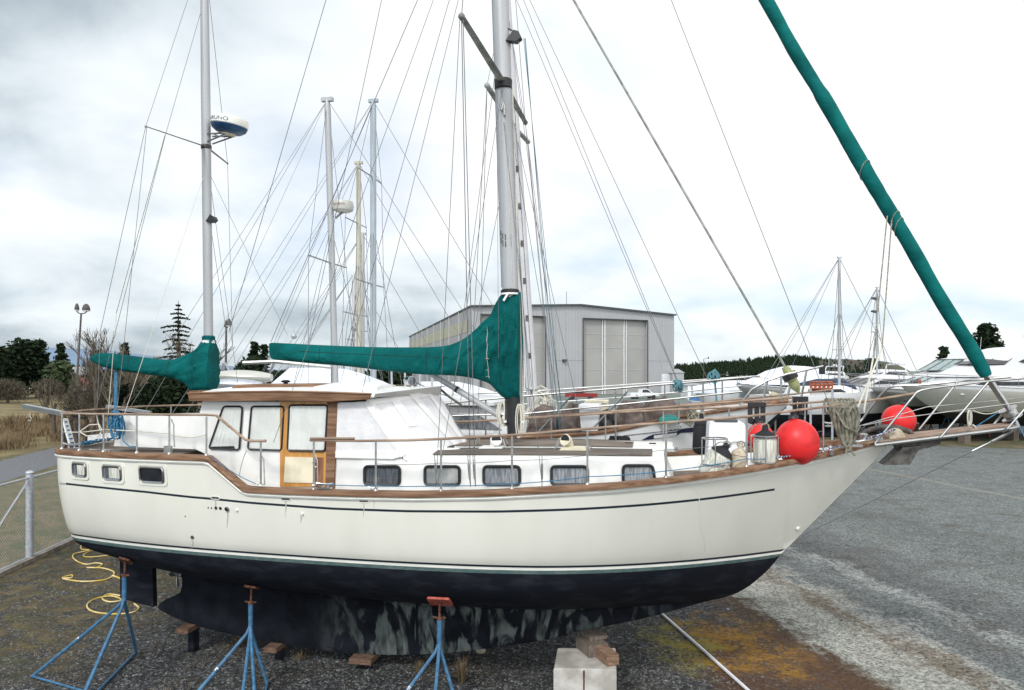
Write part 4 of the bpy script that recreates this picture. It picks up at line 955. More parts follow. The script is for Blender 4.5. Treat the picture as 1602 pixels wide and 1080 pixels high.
# radar on the mizzen
rc = MZ(205)+U_*.42-S_*.0; tilt = Vector((0, 0, 1)); A_, Bv = U_, S_
up = (Z_*1-U_*.22-S_*.25).normalized(); up = (Z_+U_*.10-S_*.02).normalized(); up = (Z_+U_*.16+S_*.04).normalized()
mb = MB(); mb.lathe(rc, up, [(.285, .045), (.30, .06), (.30, .145), (.28, .18), (.20, .20), (.02, .21)], 40); radar = mesh_obj(mb, 'radar_dome', 'boot_white', mizzen)
mb = MB(); mb.lathe(rc, up, [(.10, -.08), (.20, -.06), (.27, -.01), (.292, .045)], 40); rb = mesh_obj(mb, 'radar_base', 'radar_blue', radar)
ra = up.cross(S_).normalized(); rs = ra.cross(up).normalized()
if ra.dot(U_) < 0: ra = -ra
if rs.dot(S_) < 0: rs = -rs
mb = MB(); mb.prism([rc+ra*x+rs*y-up*.05 for x, y in ((-.10, .10), (-.02, .22), (.19, .10), (.18, .07), (-.02, .18), (-.08, .08))], up*.04)
mesh_obj(mb, 'base_rib', 'radar_blue', radar)
mb = MB(); mb.lathe(rc-up*.10, up, [(.11, 0), (.13, .02), (.13, .035)], 20); mesh_obj(mb, 'mount_plate', 'cream', radar)
mb = MB(); pb = MZ(218)
for s in (-.07, .07):
    mb.tube([MZ(212)+U_*.07+S_*s, rc-up*.09+S_*s*1.3], .014, 6); mb.tube([MZ(224)+U_*.07+S_*s, rc-up*.09+S_*s*1.3+U_*.06], .014, 6)
mb.tube([MZ(212)+U_*.18+S_*.08-Z_*.01, MZ(212)+U_*.18-S_*.08], .01, 6); mesh_obj(mb, 'radar_bracket', 'steel', radar)
vs_, fs_ = text_verts('FURUNO', .085); mb = MB()
out = []
for v in vs_:
    th = v.x*1.3/.303-rad(14); out.append(rc+up*(.105+v.y)+ra*(.303*math.sin(th))+rs*(.303*math.cos(th)))
mb.add(out, fs_); mesh_obj(mb, 'lettering', 'letter_blue', radar, smooth=False)

# ------------------------------------------------------------------ rails
def bt(px, inset=.06):
    b = 1.5
    for _ in range(12): t = TB(px, b); b = .5*b+.5*(bsheer(min(t, 5.2))-inset)
    return b
RAIL = [(485, 689), (560, 690), (640, 689), (690, 687), (801, 681), (919, 671), (1042, 661.5), (1168, 652), (1296, 636), (1380, 624), (1434, 615)]
def rp(x, y): return P(x, y, bt(x) if x < 1300 else max(.30, .62-(x-1300)*.0024))
mesh_obj(MB().tube([rp(*q) for q in RAIL], .017, 8), 'guard_rail', 'teak_grey', boat)
mesh_obj(MB().tube([rp(486, 686)+S_*.01, rp(555, 686)+S_*.01], .016, 8), 'gate_bar', 'teak_grey', boat)
far = [(P(x, y, -bt(x)) ) for x, y in ((655, 657), (760, 655), (850, 651), (960, 643))]
def rail_z(t): # height of the rail above the sheer, from the near side
    for (a, b_) in zip(RAIL, RAIL[1:]):
        pa, pb = rp(*a), rp(*b_); ta, tb_ = (pa-B(0, 0, 0)).dot(U_), (pb-B(0, 0, 0)).dot(U_)
        if ta <= t <= tb_: return pa.z+(pb.z-pa.z)*(t-ta)/(tb_-ta)
    return pa.z
tv = [-2.9+i*.45 for i in range(18)]
mesh_obj(MB().tube([B(t, -(bsheer(t)-.06), rail_z(t)) for t in tv if t < 4.9], .017, 8), 'guard_rail', 'teak_grey', boat)
stx = [(491, 690), (588, 690), (690, 687), (801, 681), (919, 671), (1042, 661.5), (1168, 652), (1288, 637)]
for x, y in stx:
    p = rp(x, y); t = (p-B(0, 0, 0)).dot(U_); b = (p-B(0, 0, 0)).dot(S_)
    for s in (1, -1):
        mb = MB(); f = B(t, s*b, zsheer(t)+.01); q = B(t, s*b, p.z); mb.tube([f, q], .0135, 8); mb.lathe(f, Z_, [(.035, 0), (.03, .012), (.016, .03)], 10); mesh_obj(mb, 'stanchion', 'steel_dull', boat)
# gate posts with braces
for x, dx in ((408, 6), (491, 6)):
    p = P(x, 690, bt(x)); f = P(x, 759, bt(x)); mb = MB(); mb.tube([f, p], .014, 8); mb.tube([P(x+dx, 759, bt(x)), P(x+dx-1, 720, bt(x)), P(x+1, 712, bt(x))], .009, 6); mb.lathe(f, Z_, [(.05, 0), (.045, .01)], 10); mesh_obj(mb, 'gate_post', 'steel_dull', boat)
AR = [(95, 647), (150, 648), (262, 649), (322, 649), (338, 650), (384, 688), (391, 690), (416, 690)]
mesh_obj(MB().tube([P(x, y, bt(x)) for x, y in AR[:5]], .017, 8), 'aft_rail', 'teak_grey', boat)
mesh_obj(MB().tube([P(x, y, bt(x)) for x, y in AR[4:]], .02, 8), 'aft_rail', 'teak_grey', boat)
aftl = [P(95, 647, bt(95)), B(-6.85, .9, P(95, 647, 1.3).z+.01), B(-6.9, 0, P(95, 647, 1.3).z), B(-6.85, -.9, P(95, 647, 1.3).z), B(-6.4, -1.28, P(95, 647, 1.3).z)]
zr = P(200, 648, 1.4).z
mesh_obj(MB().tube([P(95, 647, bt(95)), B(-6.98, .7, zr), B(-7.0, 0, zr), B(-6.98, -.7, zr), B(-6.6, -1.2, zr), B(-6.2, -1.4, zr), B(-5, -1.6, zr), B(-4.3, -1.7, zr)], .017, 8), 'aft_rail', 'teak_grey', boat)
for x in (97, 124, 162, 214, 265, 323):
    p = P(x, 648, bt(x)); t = (p-B(0, 0, 0)).dot(U_); b = (p-B(0, 0, 0)).dot(S_)
    for s in (1, -1):
        if s == -1 and x in (124, 214): continue
        mb = MB(); f = B(t, s*b, zsheer(t)+.01); mb.tube([f, B(t, s*b, zr)], .0135, 8); mb.lathe(f, Z_, [(.035, 0), (.03, .012), (.016, .03)], 10); mesh_obj(mb, 'stanchion', 'steel_dull', boat)
mb = MB(); mb.tube([P(273, 700, 1.6), P(272, 665, 1.6), P(268, 656, 1.6)], .01, 6); mb.box(P(263, 703, 1.58), (.05, .03, .05), BAX); mesh_obj(mb, 'rail_brace', 'steel_dull', boat)
# lifelines and the thin blue line along the cap rail
mid = [(x, (y+yy)/2) for x, y, yy in ((588, 690, 762), (690, 687, 762), (801, 681, 760), (919, 671, 754), (1042, 661, 747), (1168, 652, 732), (1288, 637, 712))]
def cat(a, b_, sag, n=8): return [a+(b_-a)*(i/n)-Z_*(sag*4*(i/n)*(1-i/n)) for i in range(n+1)]
pts = []
for q, w in zip(mid, mid[1:]): pts += cat(rp(*q), rp(*w), .015)
mesh_obj(MB().tube(pts, .0035, 4), 'lifeline', 'wire', boat)
pts = []
ln = [(497, 757), (590, 760), (690, 760), (801, 757), (919, 746), (1042, 737), (1168, 718), (1215, 716), (1288, 704)]
for q, w in zip(ln, ln[1:]): pts += cat(P(*q, bt(q[0], .0)), P(*w, bt(w[0], .0)), .012)
mesh_obj(MB().tube(pts, .006, 5), 'jack_line', 'rope_blue', boat)
mesh_obj(MB().tube(cat(P(1215, 716, bt(1215, 0)), P(1400, 672, .3), .05, 16), .013, 6), 'mooring_line', 'rope_navy', boat)
mesh_obj(MB().tube(cat(P(330, 715, bt(330, 0)), P(400, 757, bt(400, 0)), .03), .006, 5), 'safety_line', 'rope_blue', boat)
mesh_obj(MB().tube(cat(P(374, 745, 1.5), P(386, 705, 1.6), -.05)+cat(P(386, 705, 1.6), P(412, 720, 1.6), .05), .005, 5), 'pelican_hook', 'steel_dull', boat)
pts = cat(P(97, 676, 1.25), P(163, 672, 1.45), .02)+cat(P(163, 672, 1.45), P(262, 678, 1.6), .0)+cat(P(262, 678, 1.6), P(323, 680, 1.65), .05)
mesh_obj(MB().tube(pts, .008, 5), 'lifeline', 'rope_white', boat)
# deck cleats and winches
def cleat(px, py, b, k=1., name='cleat', m='steel'):
    c = P(px, py, b); mb = MB(); mb.box(c+Z_*.012*k, (.09*k, .04*k, .012*k), BAX)
    for s in (-1, 1): mb.tube([c+U_*.04*k*s, c+U_*.04*k*s+Z_*.06*k], .015*k, 6)
    mb.tube([c-U_*.12*k+Z_*.075*k, c-U_*.05*k+Z_*.062*k, c+U_*.05*k+Z_*.062*k, c+U_*.12*k+Z_*.075*k], .016*k, 6); return mesh_obj(mb, name, m, boat)
cleat(112, 704, 1.2, 1.3); cleat(148, 709, 1.5, .7); cleat(168, 709, 1.5, .7); cleat(508, 765, 1.84, 1.0); cleat(584, 768, 1.84, .6); cleat(1336, 699, .6, 1.1); cleat(1205, 722, 1.0, .7); cleat(1300, 668, -.9, .9)
# stern davit arms, boarding ladder
mb = MB(); a, b_ = P(38, 636, .35), P(100, 648, .5); mb.strut(a, b_, .09, .06); mb.strut(a+S_*.0+Z_*.03, b_+Z_*.03, .11, .02); mesh_obj(mb, 'davit_arm', 'steel', boat)
a, b_ = P(168, 636, -1.0), P(212, 646, -1.0)
mb = MB(); mb.strut(a, b_+U_*.3, .09, .06); mesh_obj(mb, 'davit_arm', 'steel_dull', boat)
mb = MB(); c = P(47, 646, .35); mb.tube([c, c-Z_*.06, c-Z_*.10+U_*.03, c-Z_*.14, c-Z_*.13-U_*.03], .007, 5); mesh_obj(mb, 'davit_hook', 'rope_white', boat)
mb = MB(); mb.strut(P(101, 655, 1.1), P(113, 698, 1.1), .03, .10, up=S_); lad = mesh_obj(mb, 'folding_ladder', 'boot_white', boat)
mb = MB()
for k in range(6): mb = MB(); q = P(101.5+k*2.1, 660+k*6.6, 1.12); mb.box(q, (.035, .012, .012), BAX); mesh_obj(mb, 'rung', 'blue_cover', lad)
slab([(97, 655), (102, 655), (106, 697), (101, 698)], 1.0, .06, 'ladder_pad', 'black', lad)
# mizzen sheet: blue tackle and its bunch
mb = MB()
for dx in (-2, 0, 2.5): mb.tube([P(181+dx*.6, 580, 0), P(181+dx, 650, .5)], .008, 5)
tk_ = mesh_obj(mb, 'mizzen_sheet', 'rope_blue', boat)
rnd = random.Random(5); mb = MB(); c = P(181, 666, 1.42)
for k in range(16):
    o = Vector((rnd.uniform(-.08, .08), rnd.uniform(-.05, .05), rnd.uniform(-.10, .12))); r_ = rnd.uniform(.05, .10); a = rnd.uniform(0, 3)
    mb.tube([c+o+U_*(r_*math.cos(th)*math.cos(a))+S_*(r_*.5*math.cos(th)*math.sin(a))+Z_*(r_*1.2*math.sin(th)) for th in [2*math.pi*i/10 for i in range(11)]], .013, 5)
mb.tube([P(190, 680, 1.45), P(194, 692, 1.5), P(203, 699, 1.5), P(212, 699, 1.5)], .01, 5); mesh_obj(mb, 'sheet_bundle', 'rope_blue', tk_)
mb = MB(); rnd = random.Random(8)
for k in range(9): mb.tube([P(122+rnd.uniform(0, 12)+q*9, 692+rnd.uniform(0, 5)-q*1.5, .6+.3*math.sin(q+k)) for q in range(6)], .012, 5)
mesh_obj(mb, 'loose_line', 'rope_blue', boat)
mb = MB(); mb.tube([P(124, 676, 1.4), P(140, 665, 1.4), P(155, 664, 1.4), P(160, 674, 1.4), P(152, 684, 1.4), P(135, 682, 1.4), P(125, 676, 1.4)], .009, 5)
mb.tube([P(151, 650, 1.4), P(155, 668, 1.4), P(158, 678, 1.4), P(154, 690, 1.4)], .008, 5); mesh_obj(mb, 'loose_line', 'rope_white', boat)

# ------------------------------------------------------------------ bowsprit platform and pulpit
def tsp(px, s, py): return P(px, py, s)
zt0 = P(1368, 697, .36); ztip = P(1594, 669, .16)
def plat(t_u, s): # t_u 0..1 along, s lateral -1..1
    a = zt0+(ztip-zt0)*t_u; t = (a-B(0, 0, 0)).dot(U_); w = .36+(.16-.36)*t_u; return B(t, w*s, a.z)
sprit = mesh_obj(MB().tube([plat(0, 1), plat(.95, 1), plat(1, .7), plat(1.01, 0), plat(1, -.7), plat(.95, -1), plat(0, -1)], .026, 10), 'bowsprit_frame', 'steel', boat)
mb = MB()
for k in range(7):
    s0 = -.88+k*.255; mb.prism([plat(-.04, s0)+Z_*.028, plat(.97, s0)+Z_*.028, plat(.97, s0+.22)+Z_*.028, plat(-.04, s0+.22)+Z_*.028], Z_*.022)
mesh_obj(mb, 'bowsprit_planks', 'teak_grey', sprit)
mb = MB()
for u in (.2, .45, .7): mb.tube([plat(u, .9), plat(u, -.9)], .015, 6)
mesh_obj(mb, 'cross_brace', 'steel', sprit)
nearR = [(1434, 614, .31), (1441, 611, .31), (1456, 608, .31), (1526, 599, .3), (1560, 595.5, .3), (1602, 592, .3), (1640, 588, .3), (1668, 596, .2), (1672, 596, 0)]
pul = mesh_obj(MB().tube([P(x, y, b) for x, y, b in nearR], .0155, 8), 'pulpit_rail', 'steel', boat)
farR = [(1350, 655, -.62), (1378, 618, -.55), (1390, 607, -.5), (1402, 604, -.45), (1449, 602, -.4), (1500, 597, -.35), (1579, 590, -.3), (1602, 592, -.25), (1640, 597, -.1)]
mesh_obj(MB().tube([P(x, y, b) for x, y, b in farR], .0155, 8), 'pulpit_rail', 'steel', boat)
for a, b_, s in (((1369, 694), (1434, 614), .33), ((1471, 685), (1546, 598), .3), ((1576, 671), (1625, 615), .22), ((1324, 684), (1350, 655), -.62), ((1438, 672), (1498, 598), -.34), ((1553, 666), (1580, 635), -.2)):
    mesh_obj(MB().tube([P(*a, s), P(*b_, s)], .0155, 8), 'pulpit_stanchion', 'steel', boat)
mesh_obj(MB().tube([P(1350, 666, .5)]+[P(x, y, .3) for x, y in ((1402, 655), (1510, 641), (1602, 629), (1640, 624))], .006, 6), 'pulpit_wire', 'steel', boat)
mesh_obj(MB().tube([P(1325, 672, -.6)]+[P(x, y, -.33) for x, y in ((1450, 637), (1558, 627), (1602, 622))], .006, 6), 'pulpit_wire', 'steel', boat)
hank(P(1516, 642, .32), .05, .22, 5, .006, 'rope_white', boat, seed=11)
mesh_obj(MB().tube(cat(P(1522, 642, .3), P(1565, 642, .1), .05), .006, 5), 'loose_line', 'rope_white', boat)
mb = MB(); mb.tube([P(1521, 665, .1), P(1530, 673, .1)], .018, 8); mesh_obj(mb, 'sprit_roller', 'steel_dull', sprit)
mesh_obj(MB().tube([P(1526, 668, .1), P(1562, 645, .05)], .008, 5), 'furling_control_line', 'rope_blue', boat)
# anchor on its roller, below and beside the platform
mb = MB(); 
shk = [(1398, 690), (1425, 681), (1440, 686), (1470, 683), (1476, 692), (1455, 699), (1440, 702), (1424, 727), (1383, 728), (1400, 712), (1412, 703), (1402, 698)]
mb.prism([P(x, y, .14) for x, y in ((1383, 728), (1424, 727), (1441, 698), (1412, 700))], S_*-.28)
mb.prism([P(x, y, .06) for x, y in ((1400, 697), (1460, 688), (1474, 688), (1470, 696), (1440, 704), (1405, 704))], S_*-.12)
anc = mesh_obj(mb, 'anchor', 'anchor_grey', boat)
mesh_obj(MB().tube([P(x, y, -.05) for x, y in ((1331, 690), (1345, 680), (1362, 672), (1384, 668), (1404, 669), (1422, 675), (1432, 684))], [.02, .03, .035, .038, .038, .035, .03], 10), 'anchor_stock', 'anchor_grey', anc)
mb = MB(); mb.lathe(P(1404, 684, .25), S_, [(.10, -.2), (.12, -.1), (.10, 0)], 16); mesh_obj(mb, 'roller', 'fender_beige', anc)
mb = MB(); mb.box(P(1366, 690, .1), (.16, .12, .04), BAX); mb.lathe(P(1372, 686, .2), S_, [(.05, 0), (.03, .05), (.05, .10)], 12); mb.lathe(P(1352, 689, .1), Z_, [(.06, 0), (.06, .08), (.03, .1)], 12); mesh_obj(mb, 'windlass', 'steel', boat)
mb = MB(); c = P(1299, 706, .7); mb.lathe(c-Z_*.05, Z_, [(.04, 0), (.04, .06), (.02, .08), (.035, .1), (.02, .12)], 12); mesh_obj(mb, 'deck_filler', 'chrome', boat)
# white locker on the foredeck, black motor brackets and wire fender baskets (bolted to the boat)
loc = P(1138, 735, .35)
mb = MB(); zt_ = P(1138, 662, .55).z; zl = P(1138, 728, .55).z
w0, w1 = TB(1110, .55), TB(1166, .55)
mb.rings([[B(t, b, z) for t, b in ((w0-k, .55+k), (w1+k, .55+k), (w1+k, -.05-k), (w0-k, -.05-k))] for z, k in ((zl-.25, .04), (zt_-.03, 0), (zt_, -.02))]); lk = mesh_obj(mb, 'deck_locker', 'white_plastic', boat)
mb = MB(); mb.box(B((w0+w1)/2, .25, zt_+.02), (.15, .2, .015), BAX); mesh_obj(mb, 'vent_grille', 'trim_dark', lk)
for cx_, cy_, k in ((1184, 645, 1), (1252, 634, .8)):
    b = -.9 if cx_ < 1200 else -.8; c = P(cx_, cy_, b); mb = MB(); r_ = random.Random(cx_)
    mb.box(c+Z_*.12*k, (.13*k, .07, .035), BAX)
    for q in (-.10, .0, .09): mb.box(c+U_*q*k-Z_*.03*k*(1+q*3), (.032*k, .05, .15*k), BAX)
    mb.ball(c-Z_*.14*k-U_*.08*k, .05*k); mb.ball(c-Z_*.12*k+U_*.08*k, .05*k)
    mb.tube([c-Z_*.12*k-U_*.1*k, c-Z_*.26*k, c-Z_*.30*k+U_*.06*k, c-Z_*.1*k+U_*.12*k], .018*k, 6); mesh_obj(mb, 'motor_bracket', 'black', boat)
def basket(px, py0, py1, b, r, name='fender_basket', par=boat):
    c0 = P(px, py1, b); c1 = P(px, py0, b); mb = MB()
    for q in (c0, c1, c0*.5+c1*.5):
        if q is c0 or q is c1: mb.tube([q+U_*r*math.cos(a)+S_*r*math.sin(a) for a in [2*math.pi*i/20 for i in range(21)]], .010, 5)
    for a in (0, 1.6, 3.14, 4.7): mb.tube([c0+U_*r*math.cos(a)+S_*r*math.sin(a), c1+U_*r*math.cos(a)+S_*r*math.sin(a)], .008, 5)
    return mesh_obj(mb, name, 'steel', par)
basket(1196, 682, 723, .95, .17); basket(1118, 686, 726, 1.2, .16)
# ------------------------------------------------------------------ loose things carried on deck
def ball_fender(px, py, b, r, label, tiltv=(0, 0, 1), elong=1.08):
    c = P(px, py, b); up = Vector(tiltv).normalized(); mb = MB(); prof = []
    for i in range(15):
        th = -math.pi/2+math.pi*i/14*.93; prof.append((max(.008, r*math.cos(th)), r*elong*math.sin(th)))
    h = prof[-1][1]; prof += [(r*.16, h+r*.07), (r*.15, h+r*.12)]
    mb.lathe(c, up, prof, 28); root = thing('buoy_fender', label, 'fender', c-Z_*r, 'round red buoy fenders')
    mesh_obj(mb, 'ball', 'red_buoy', root)
    mb = MB(); mb.lathe(c+up*(h+r*.08), up, [(r*.24, 0), (r*.20, r*.1), (r*.10, r*.18), (r*.12, r*.32), (.01, r*.36)], 14); mesh_obj(mb, 'eye', 'rubber', root)
ball_fender(1247, 692, .75, .285, 'big red ball fender lying on the foredeck beside the white ribbed fender', (U_*-.15+Z_).normalized())
ball_fender(1189, 684, -.30, .19, 'red ball fender half hidden behind the white deck locker', (0, 0, 1))
ball_fender(1406, 658, -.62, .235, 'red ball fender hanging beyond the bowsprit platform', (U_*.3+Z_).normalized(), .98)
def cyl_fender(px0, py0, px1, py1, b, r, body, cap, label, group=None, ribs=True):
    a, e = P(px0, py0, b), P(px1, py1, b); d = (e-a); L = d.length; root = thing('cylinder_fender', label, 'fender', a, group)
    mb = MB(); n = 36; dd = d.normalized(); x = dd.cross(S_).normalized(); y = dd.cross(x); rings = []
    for h, f in ((-.03, .5), (0, .85), (.04, 1), (L-.04, 1), (L, .86), (L+.03, .5)):
        rings.append([a+dd*h+(x*math.cos(2*math.pi*i/n)+y*math.sin(2*math.pi*i/n))*r*f*(1-(.045 if ribs and i % 3 == 0 else 0)) for i in range(n)])
    mb.rings(rings); mesh_obj(mb, 'tube', body, root)
    mb = MB(); mb.lathe(e, dd, [(r*.98, .0), (r*.75, .05), (r*.3, .09), (r*.22, .15), (.02, .16)], 20); mesh_obj(mb, 'end_cap', cap, root)
    mb = MB(); q = e+dd*.14; mb.tube([q+x*(.05*math.cos(th))+dd*(.04*math.sin(th)) for th in [2*math.pi*i/12 for i in range(13)]], .009, 5); mb.tube(cat(q, q-U_*.22-Z_*.12, -.08), .008, 5); mesh_obj(mb, 'lanyard', 'rope_grey', root)
cyl_fender(1197, 727, 1197, 684, .95, .15, 'fender_white', 'fender_black', 'upright white ribbed fender with a black cap in the wire basket')
cyl_fender(1108, 745, 1129, 710, 1.18, .16, 'fender_white', 'fender_black', 'tilted white fender with a black cap leaning left beside the locker')
cyl_fender(1154, 734, 1157, 712, 1.08, .115, 'fender_beige', 'fender_beige', 'short dirty beige fender standing between two white fenders', ribs=False)
cyl_fender(1095, 707, 1097, 664, -.3, .115, 'fender_black', 'fender_black', 'black cloth covered fender hanging left of the white deck locker', ribs=False)
# grey mooring rope hung over the rail
rnd = random.Random(3); mb = MB(); c = P(1320, 640, .68)
for k in range(8):
    x = -.17+.042*k; L = .34+.22*math.sin((k+1)/9*3.1)+rnd.uniform(-.04, .04); w = rnd.uniform(.035, .07)*(1 if k % 2 else -1); ph = rnd.uniform(-.02, .02)
    mb.tube([c+U_*(x*(1-.62*(1-math.cos(th))*.5)+w*math.sin(th)+.06*(1-math.cos(th))*.5)+S_*(.05*math.cos(th)+.04+.018*math.sin(k*2.3)+ph*math.sin(th*2))+Z_*(.03-L*.5*(1-math.cos(th))) for th in [2*math.pi*i/18 for i in range(19)]], .019, 7)
for k in range(8):
    x = -.18+.046*k; mb.tube([c+U_*(x+.035*math.sin(th))-S_*.14+Z_*(.13-.10*(1-math.cos(th))) for th in [2*math.pi*i/12 for i in range(13)]], .017, 6)
mb.tube([c+U_*-.12+S_*.09-Z_*.02, c-U_*.02+S_*.1-Z_*.22, c+U_*.14+S_*.1-Z_*.30, c+U_*.18+S_*.09-Z_*.22], .013, 6)
mb.tube([c-Z_*.42+U_*.05, c-Z_*.55+U_*.09, c-Z_*.62+U_*.14], .012, 6); mb.tube([c-Z_*.42+U_*.03, c-Z_*.6+U_*.03], .012, 6)
solo(mb, 'rope_coil', 'rope_coil', 'thick grey rope coil hung over the foredeck rail', 'rope')

# dirt streaks under the scuppers, and the fine crack line in the bow topsides
mat('dirt', (.52, .50, .42), .6, var=.2)
for px, py, n_ in ((337, 782, 20), (447, 784, 26), (569, 787, 22), (585, 783, 14), (356, 800, 26), (301, 845, 16), (471, 808, 10)):
    mb = MB(); rows = [[], []]
    for k in range(9):
        u = k/8; w = .010*(1-u)**.7+.0012; c, x, y, n = hull_frame(px+.6*math.sin(u*5), py+n_*u); rows[0].append(c-x*w+n*.004); rows[1].append(c+x*w+n*.004)
    mb.grid(rows); mesh_obj(mb, 'dirt_streak', 'dirt', hull)
mb = MB(); rows = [[], []]
for k in range(16):
    u = k/15; c, x, y, n = hull_frame(1086+9*u**.4+7*u+2*math.sin(u*9), 762+100*u); rows[0].append(c-x*.006+n*.004); rows[1].append(c+x*.006+n*.004)
mb.grid(rows); mesh_obj(mb, 'repair_line', 'boot_white', hull)
# seams, lacing and hem of the main sail cover
def on_cover(obj_, px, py): return P(px, py, .0)
mat('seam', (.0, .035, .035), .8)
dg = bpy.context.evaluated_depsgraph_get if False else None
def cover_side(o, t, z):
    """starboard surface of a cover object at boat coordinates (t, z), by looking along the beam"""
    a = B(t, 1.5, z)-o.parent.location; hit, loc, nrm, _ = o.ray_cast(a, -S_); return (loc+o.parent.location+S_*.004) if hit else None
def seam(o, pts, r, name='seam', m='seam'):
    out = []
    for (x0, y0), (x1, y1) in zip(pts, pts[1:]):
        for k in range(12): t, z = TZ(x0+(x1-x0)*k/12, y0+(y1-y0)*k/12, .1); q = cover_side(o, t, z); (out.append(q) if q else None)
    if len(out) > 1: return mesh_obj(MB().tube(out, r, 4), name, m, o)
bpy.context.view_layer.update()
for pts in (((500, 541), (503, 566)), ((585, 545), (588, 576)), ((668, 545), (670, 583)), ((735, 528), (742, 588)), ((780, 480), (786, 614)), ((470, 550), (600, 556), (720, 560))): seam(cv, pts, .004)
seam(cv, ((764, 512), (765, 555), (767, 596)), .004, 'lacing', 'rope_white')
for yy in (540, 562, 580, 590):
    t, z = TZ(765, yy, .1); q = cover_side(cv, t, z)
    if q: mb = MB(); mb.tube([q-U_*.03, q+Z_*.01, q+U_*.03], .006, 5); mesh_obj(mb, 'lacing_hook', 'steel', cv)
for pts in (((200, 558), (203, 580)), ((262, 565), (265, 590)), ((302, 553), (306, 610))): seam(cv2, pts, .004)
# ------------------------------------------------------------------ yard things under and round the ketch
def boat_stand(label, top, feet, back, padc, pad, padn, mark=True):
    g = 'blue steel boat stands propping the sailboat'
    base = Vector((top.x, top.y, 0)); root = thing('boat_stand', label, 'boat stand', base, g)
    neck = top-Z_*.35*(1) 
    for i, f in enumerate(feet):
        f = Vector(f); mb = MB(); k = neck+(top-neck)*.2*i*0; mid_ = k+(f-k)*.06-Z_*.02
        mb.tube([k+Z_*.04, mid_, f+Z_*.02], .025, 8); leg = mesh_obj(mb, 'leg', 'stand_blue', root)
        if i == 0 and mark:
            q = k+(f-k)*.48; mb = MB(); mb.tube([q, q+(f-k).normalized()*.10], .0245, 8); mesh_obj(mb, 'reflective_band', 'tape', leg)
    n = len(feet)
    for i in range(n):
        if n == 4 and i == 3: continue
        a, b_ = Vector(feet[i]), Vector(feet[(i+1) % n]); mb = MB(); mb.tube([a+Z_*.03, b_+Z_*.03], .017, 8); mesh_obj(mb, 'base_bar', 'stand_blue', root)
    mesh_obj(MB().tube([neck-Z_*.02, top], .036, 10), 'neck', 'stand_blue', root)
    mb = MB(); mb.tube([top-Z_*.02, padc-padn*.02], .016, 8); mb.lathe(top, Z_, [(.03, -.01), (.04, .0), (.04, .03), (.03, .04)], 10)
    for s in (-1, 1): mb.tube([top+Z_*.02, top+Z_*.03+U_*.09*s], .014, 6)
    sc2 = mesh_obj(mb, 'screw', 'rust', root)
    x = (U_-padn*U_.dot(padn)).normalized(); y = padn.cross(x); mb = MB(); rr = rrect(.16, .13, .03) if pad == 'rust_red' else rrect(.10, .07, .02)
    mb.rings([[padc+x*a+y*b_+padn*h for a, b_ in rr] for h in (-.02, .012)]); mesh_obj(mb, 'pad', pad, root)
def hull_norm(t, z):
    e = .05; n = (B(t+e, bhull(t+e, z), z)-B(t-e, bhull(t-e, z), z)).cross(B(t, bhull(t, z+e), z+e)-B(t, bhull(t, z-e), z-e)).normalized()
    return -n if n.dot(S_) < 0 else n
def stand_at(px, py, label, feet, pad='rust_red'):
    t, b, z = PH(px, py); n = hull_norm(t, z); pc = B(t, b, z)+n*.035
    top = pc-Z_*.24+S_*.03
    boat_stand(label, top, feet, None, pc, pad, -n)
stand_at(689, 937, 'blue boat stand with a red square pad amidships, nearest the keel centre', [G(590, 1148), G(672, 1190), G(722, 1130), G(700, 1060)])
stand_at(395, 915, 'blue boat stand with a rusty pad between the rudder and the red pad', [G(280, 1120), G(372, 1150), G(402, 1150), G(418, 1072)], 'rust')
stand_at(199, 874, 'blue boat stand under the stern beside the rudder, leftmost', [G(50, 1061), G(132, 1085), G(118, 1120), G(213, 1023)], 'rust')
# keel blocks
mat('timber_brown', (.10, .055, .035), .9, col2=(.19, .115, .08), scale=9, stretch=(1, 5, 5), bump=.4, bscale=20)
def wood(px, py, w, d, h, name, label, ang=0, m='wood_block', z=0, cat_='block', group=None, Y=None):
    c = G(px, py) if Y is None else Vector(((px-CXP)/F*Y, Y, 0)); c.z = z; a = rad(-AY+ang); x = Vector((math.cos(a), math.sin(a), 0)); y = Vector((-math.sin(a), math.cos(a), 0))
    mb = MB(); e = .006; mb.rings([[c+x*(w*s1-e*k*s1)+y*(d*s2-e*k*s2)+Z_*hh for s1, s2 in ((-1, -1), (1, -1), (1, 1), (-1, 1))] for hh, k in ((0, 1), (.006, 0), (h-.006, 0), (h, 1))])
    return solo(mb, name, m, label, cat_, c, group)
for px, zk, lab in ((303, .45, 'wooden keel block under the aft end of the keel, leftmost'), (438, .28, 'small wooden keel block between the two right hand boat stands and the rudder'), (575, .19, 'wide reddish wooden keel block just left of the red pad stand')):
    t = TB(px, 0); p = B(t, 0, 0); zk = interp(KB, t)
    mb = MB(); n_ = max(1, int(zk/.13))
    for k in range(1):
        mb.box(p+Z_*(zk-.045)+S_*.10, (.11 if px != 575 else .18, .22, .04), BAX)
        if zk > .3: mb.box(p+Z_*((zk-.09)/2)+S_*.0, (.05, .08, (zk-.09)/2), BAX, 1)
        elif zk > .13: mb.box(p+Z_*((zk-.09)/2)+S_*.0, (.05, .08, (zk-.09)/2), BAX, 1)
    solo(mb, 'keel_block', ['timber_brown', 'antifoul'], lab, 'wood block', p, 'wooden blocks under the keel', smooth=False)
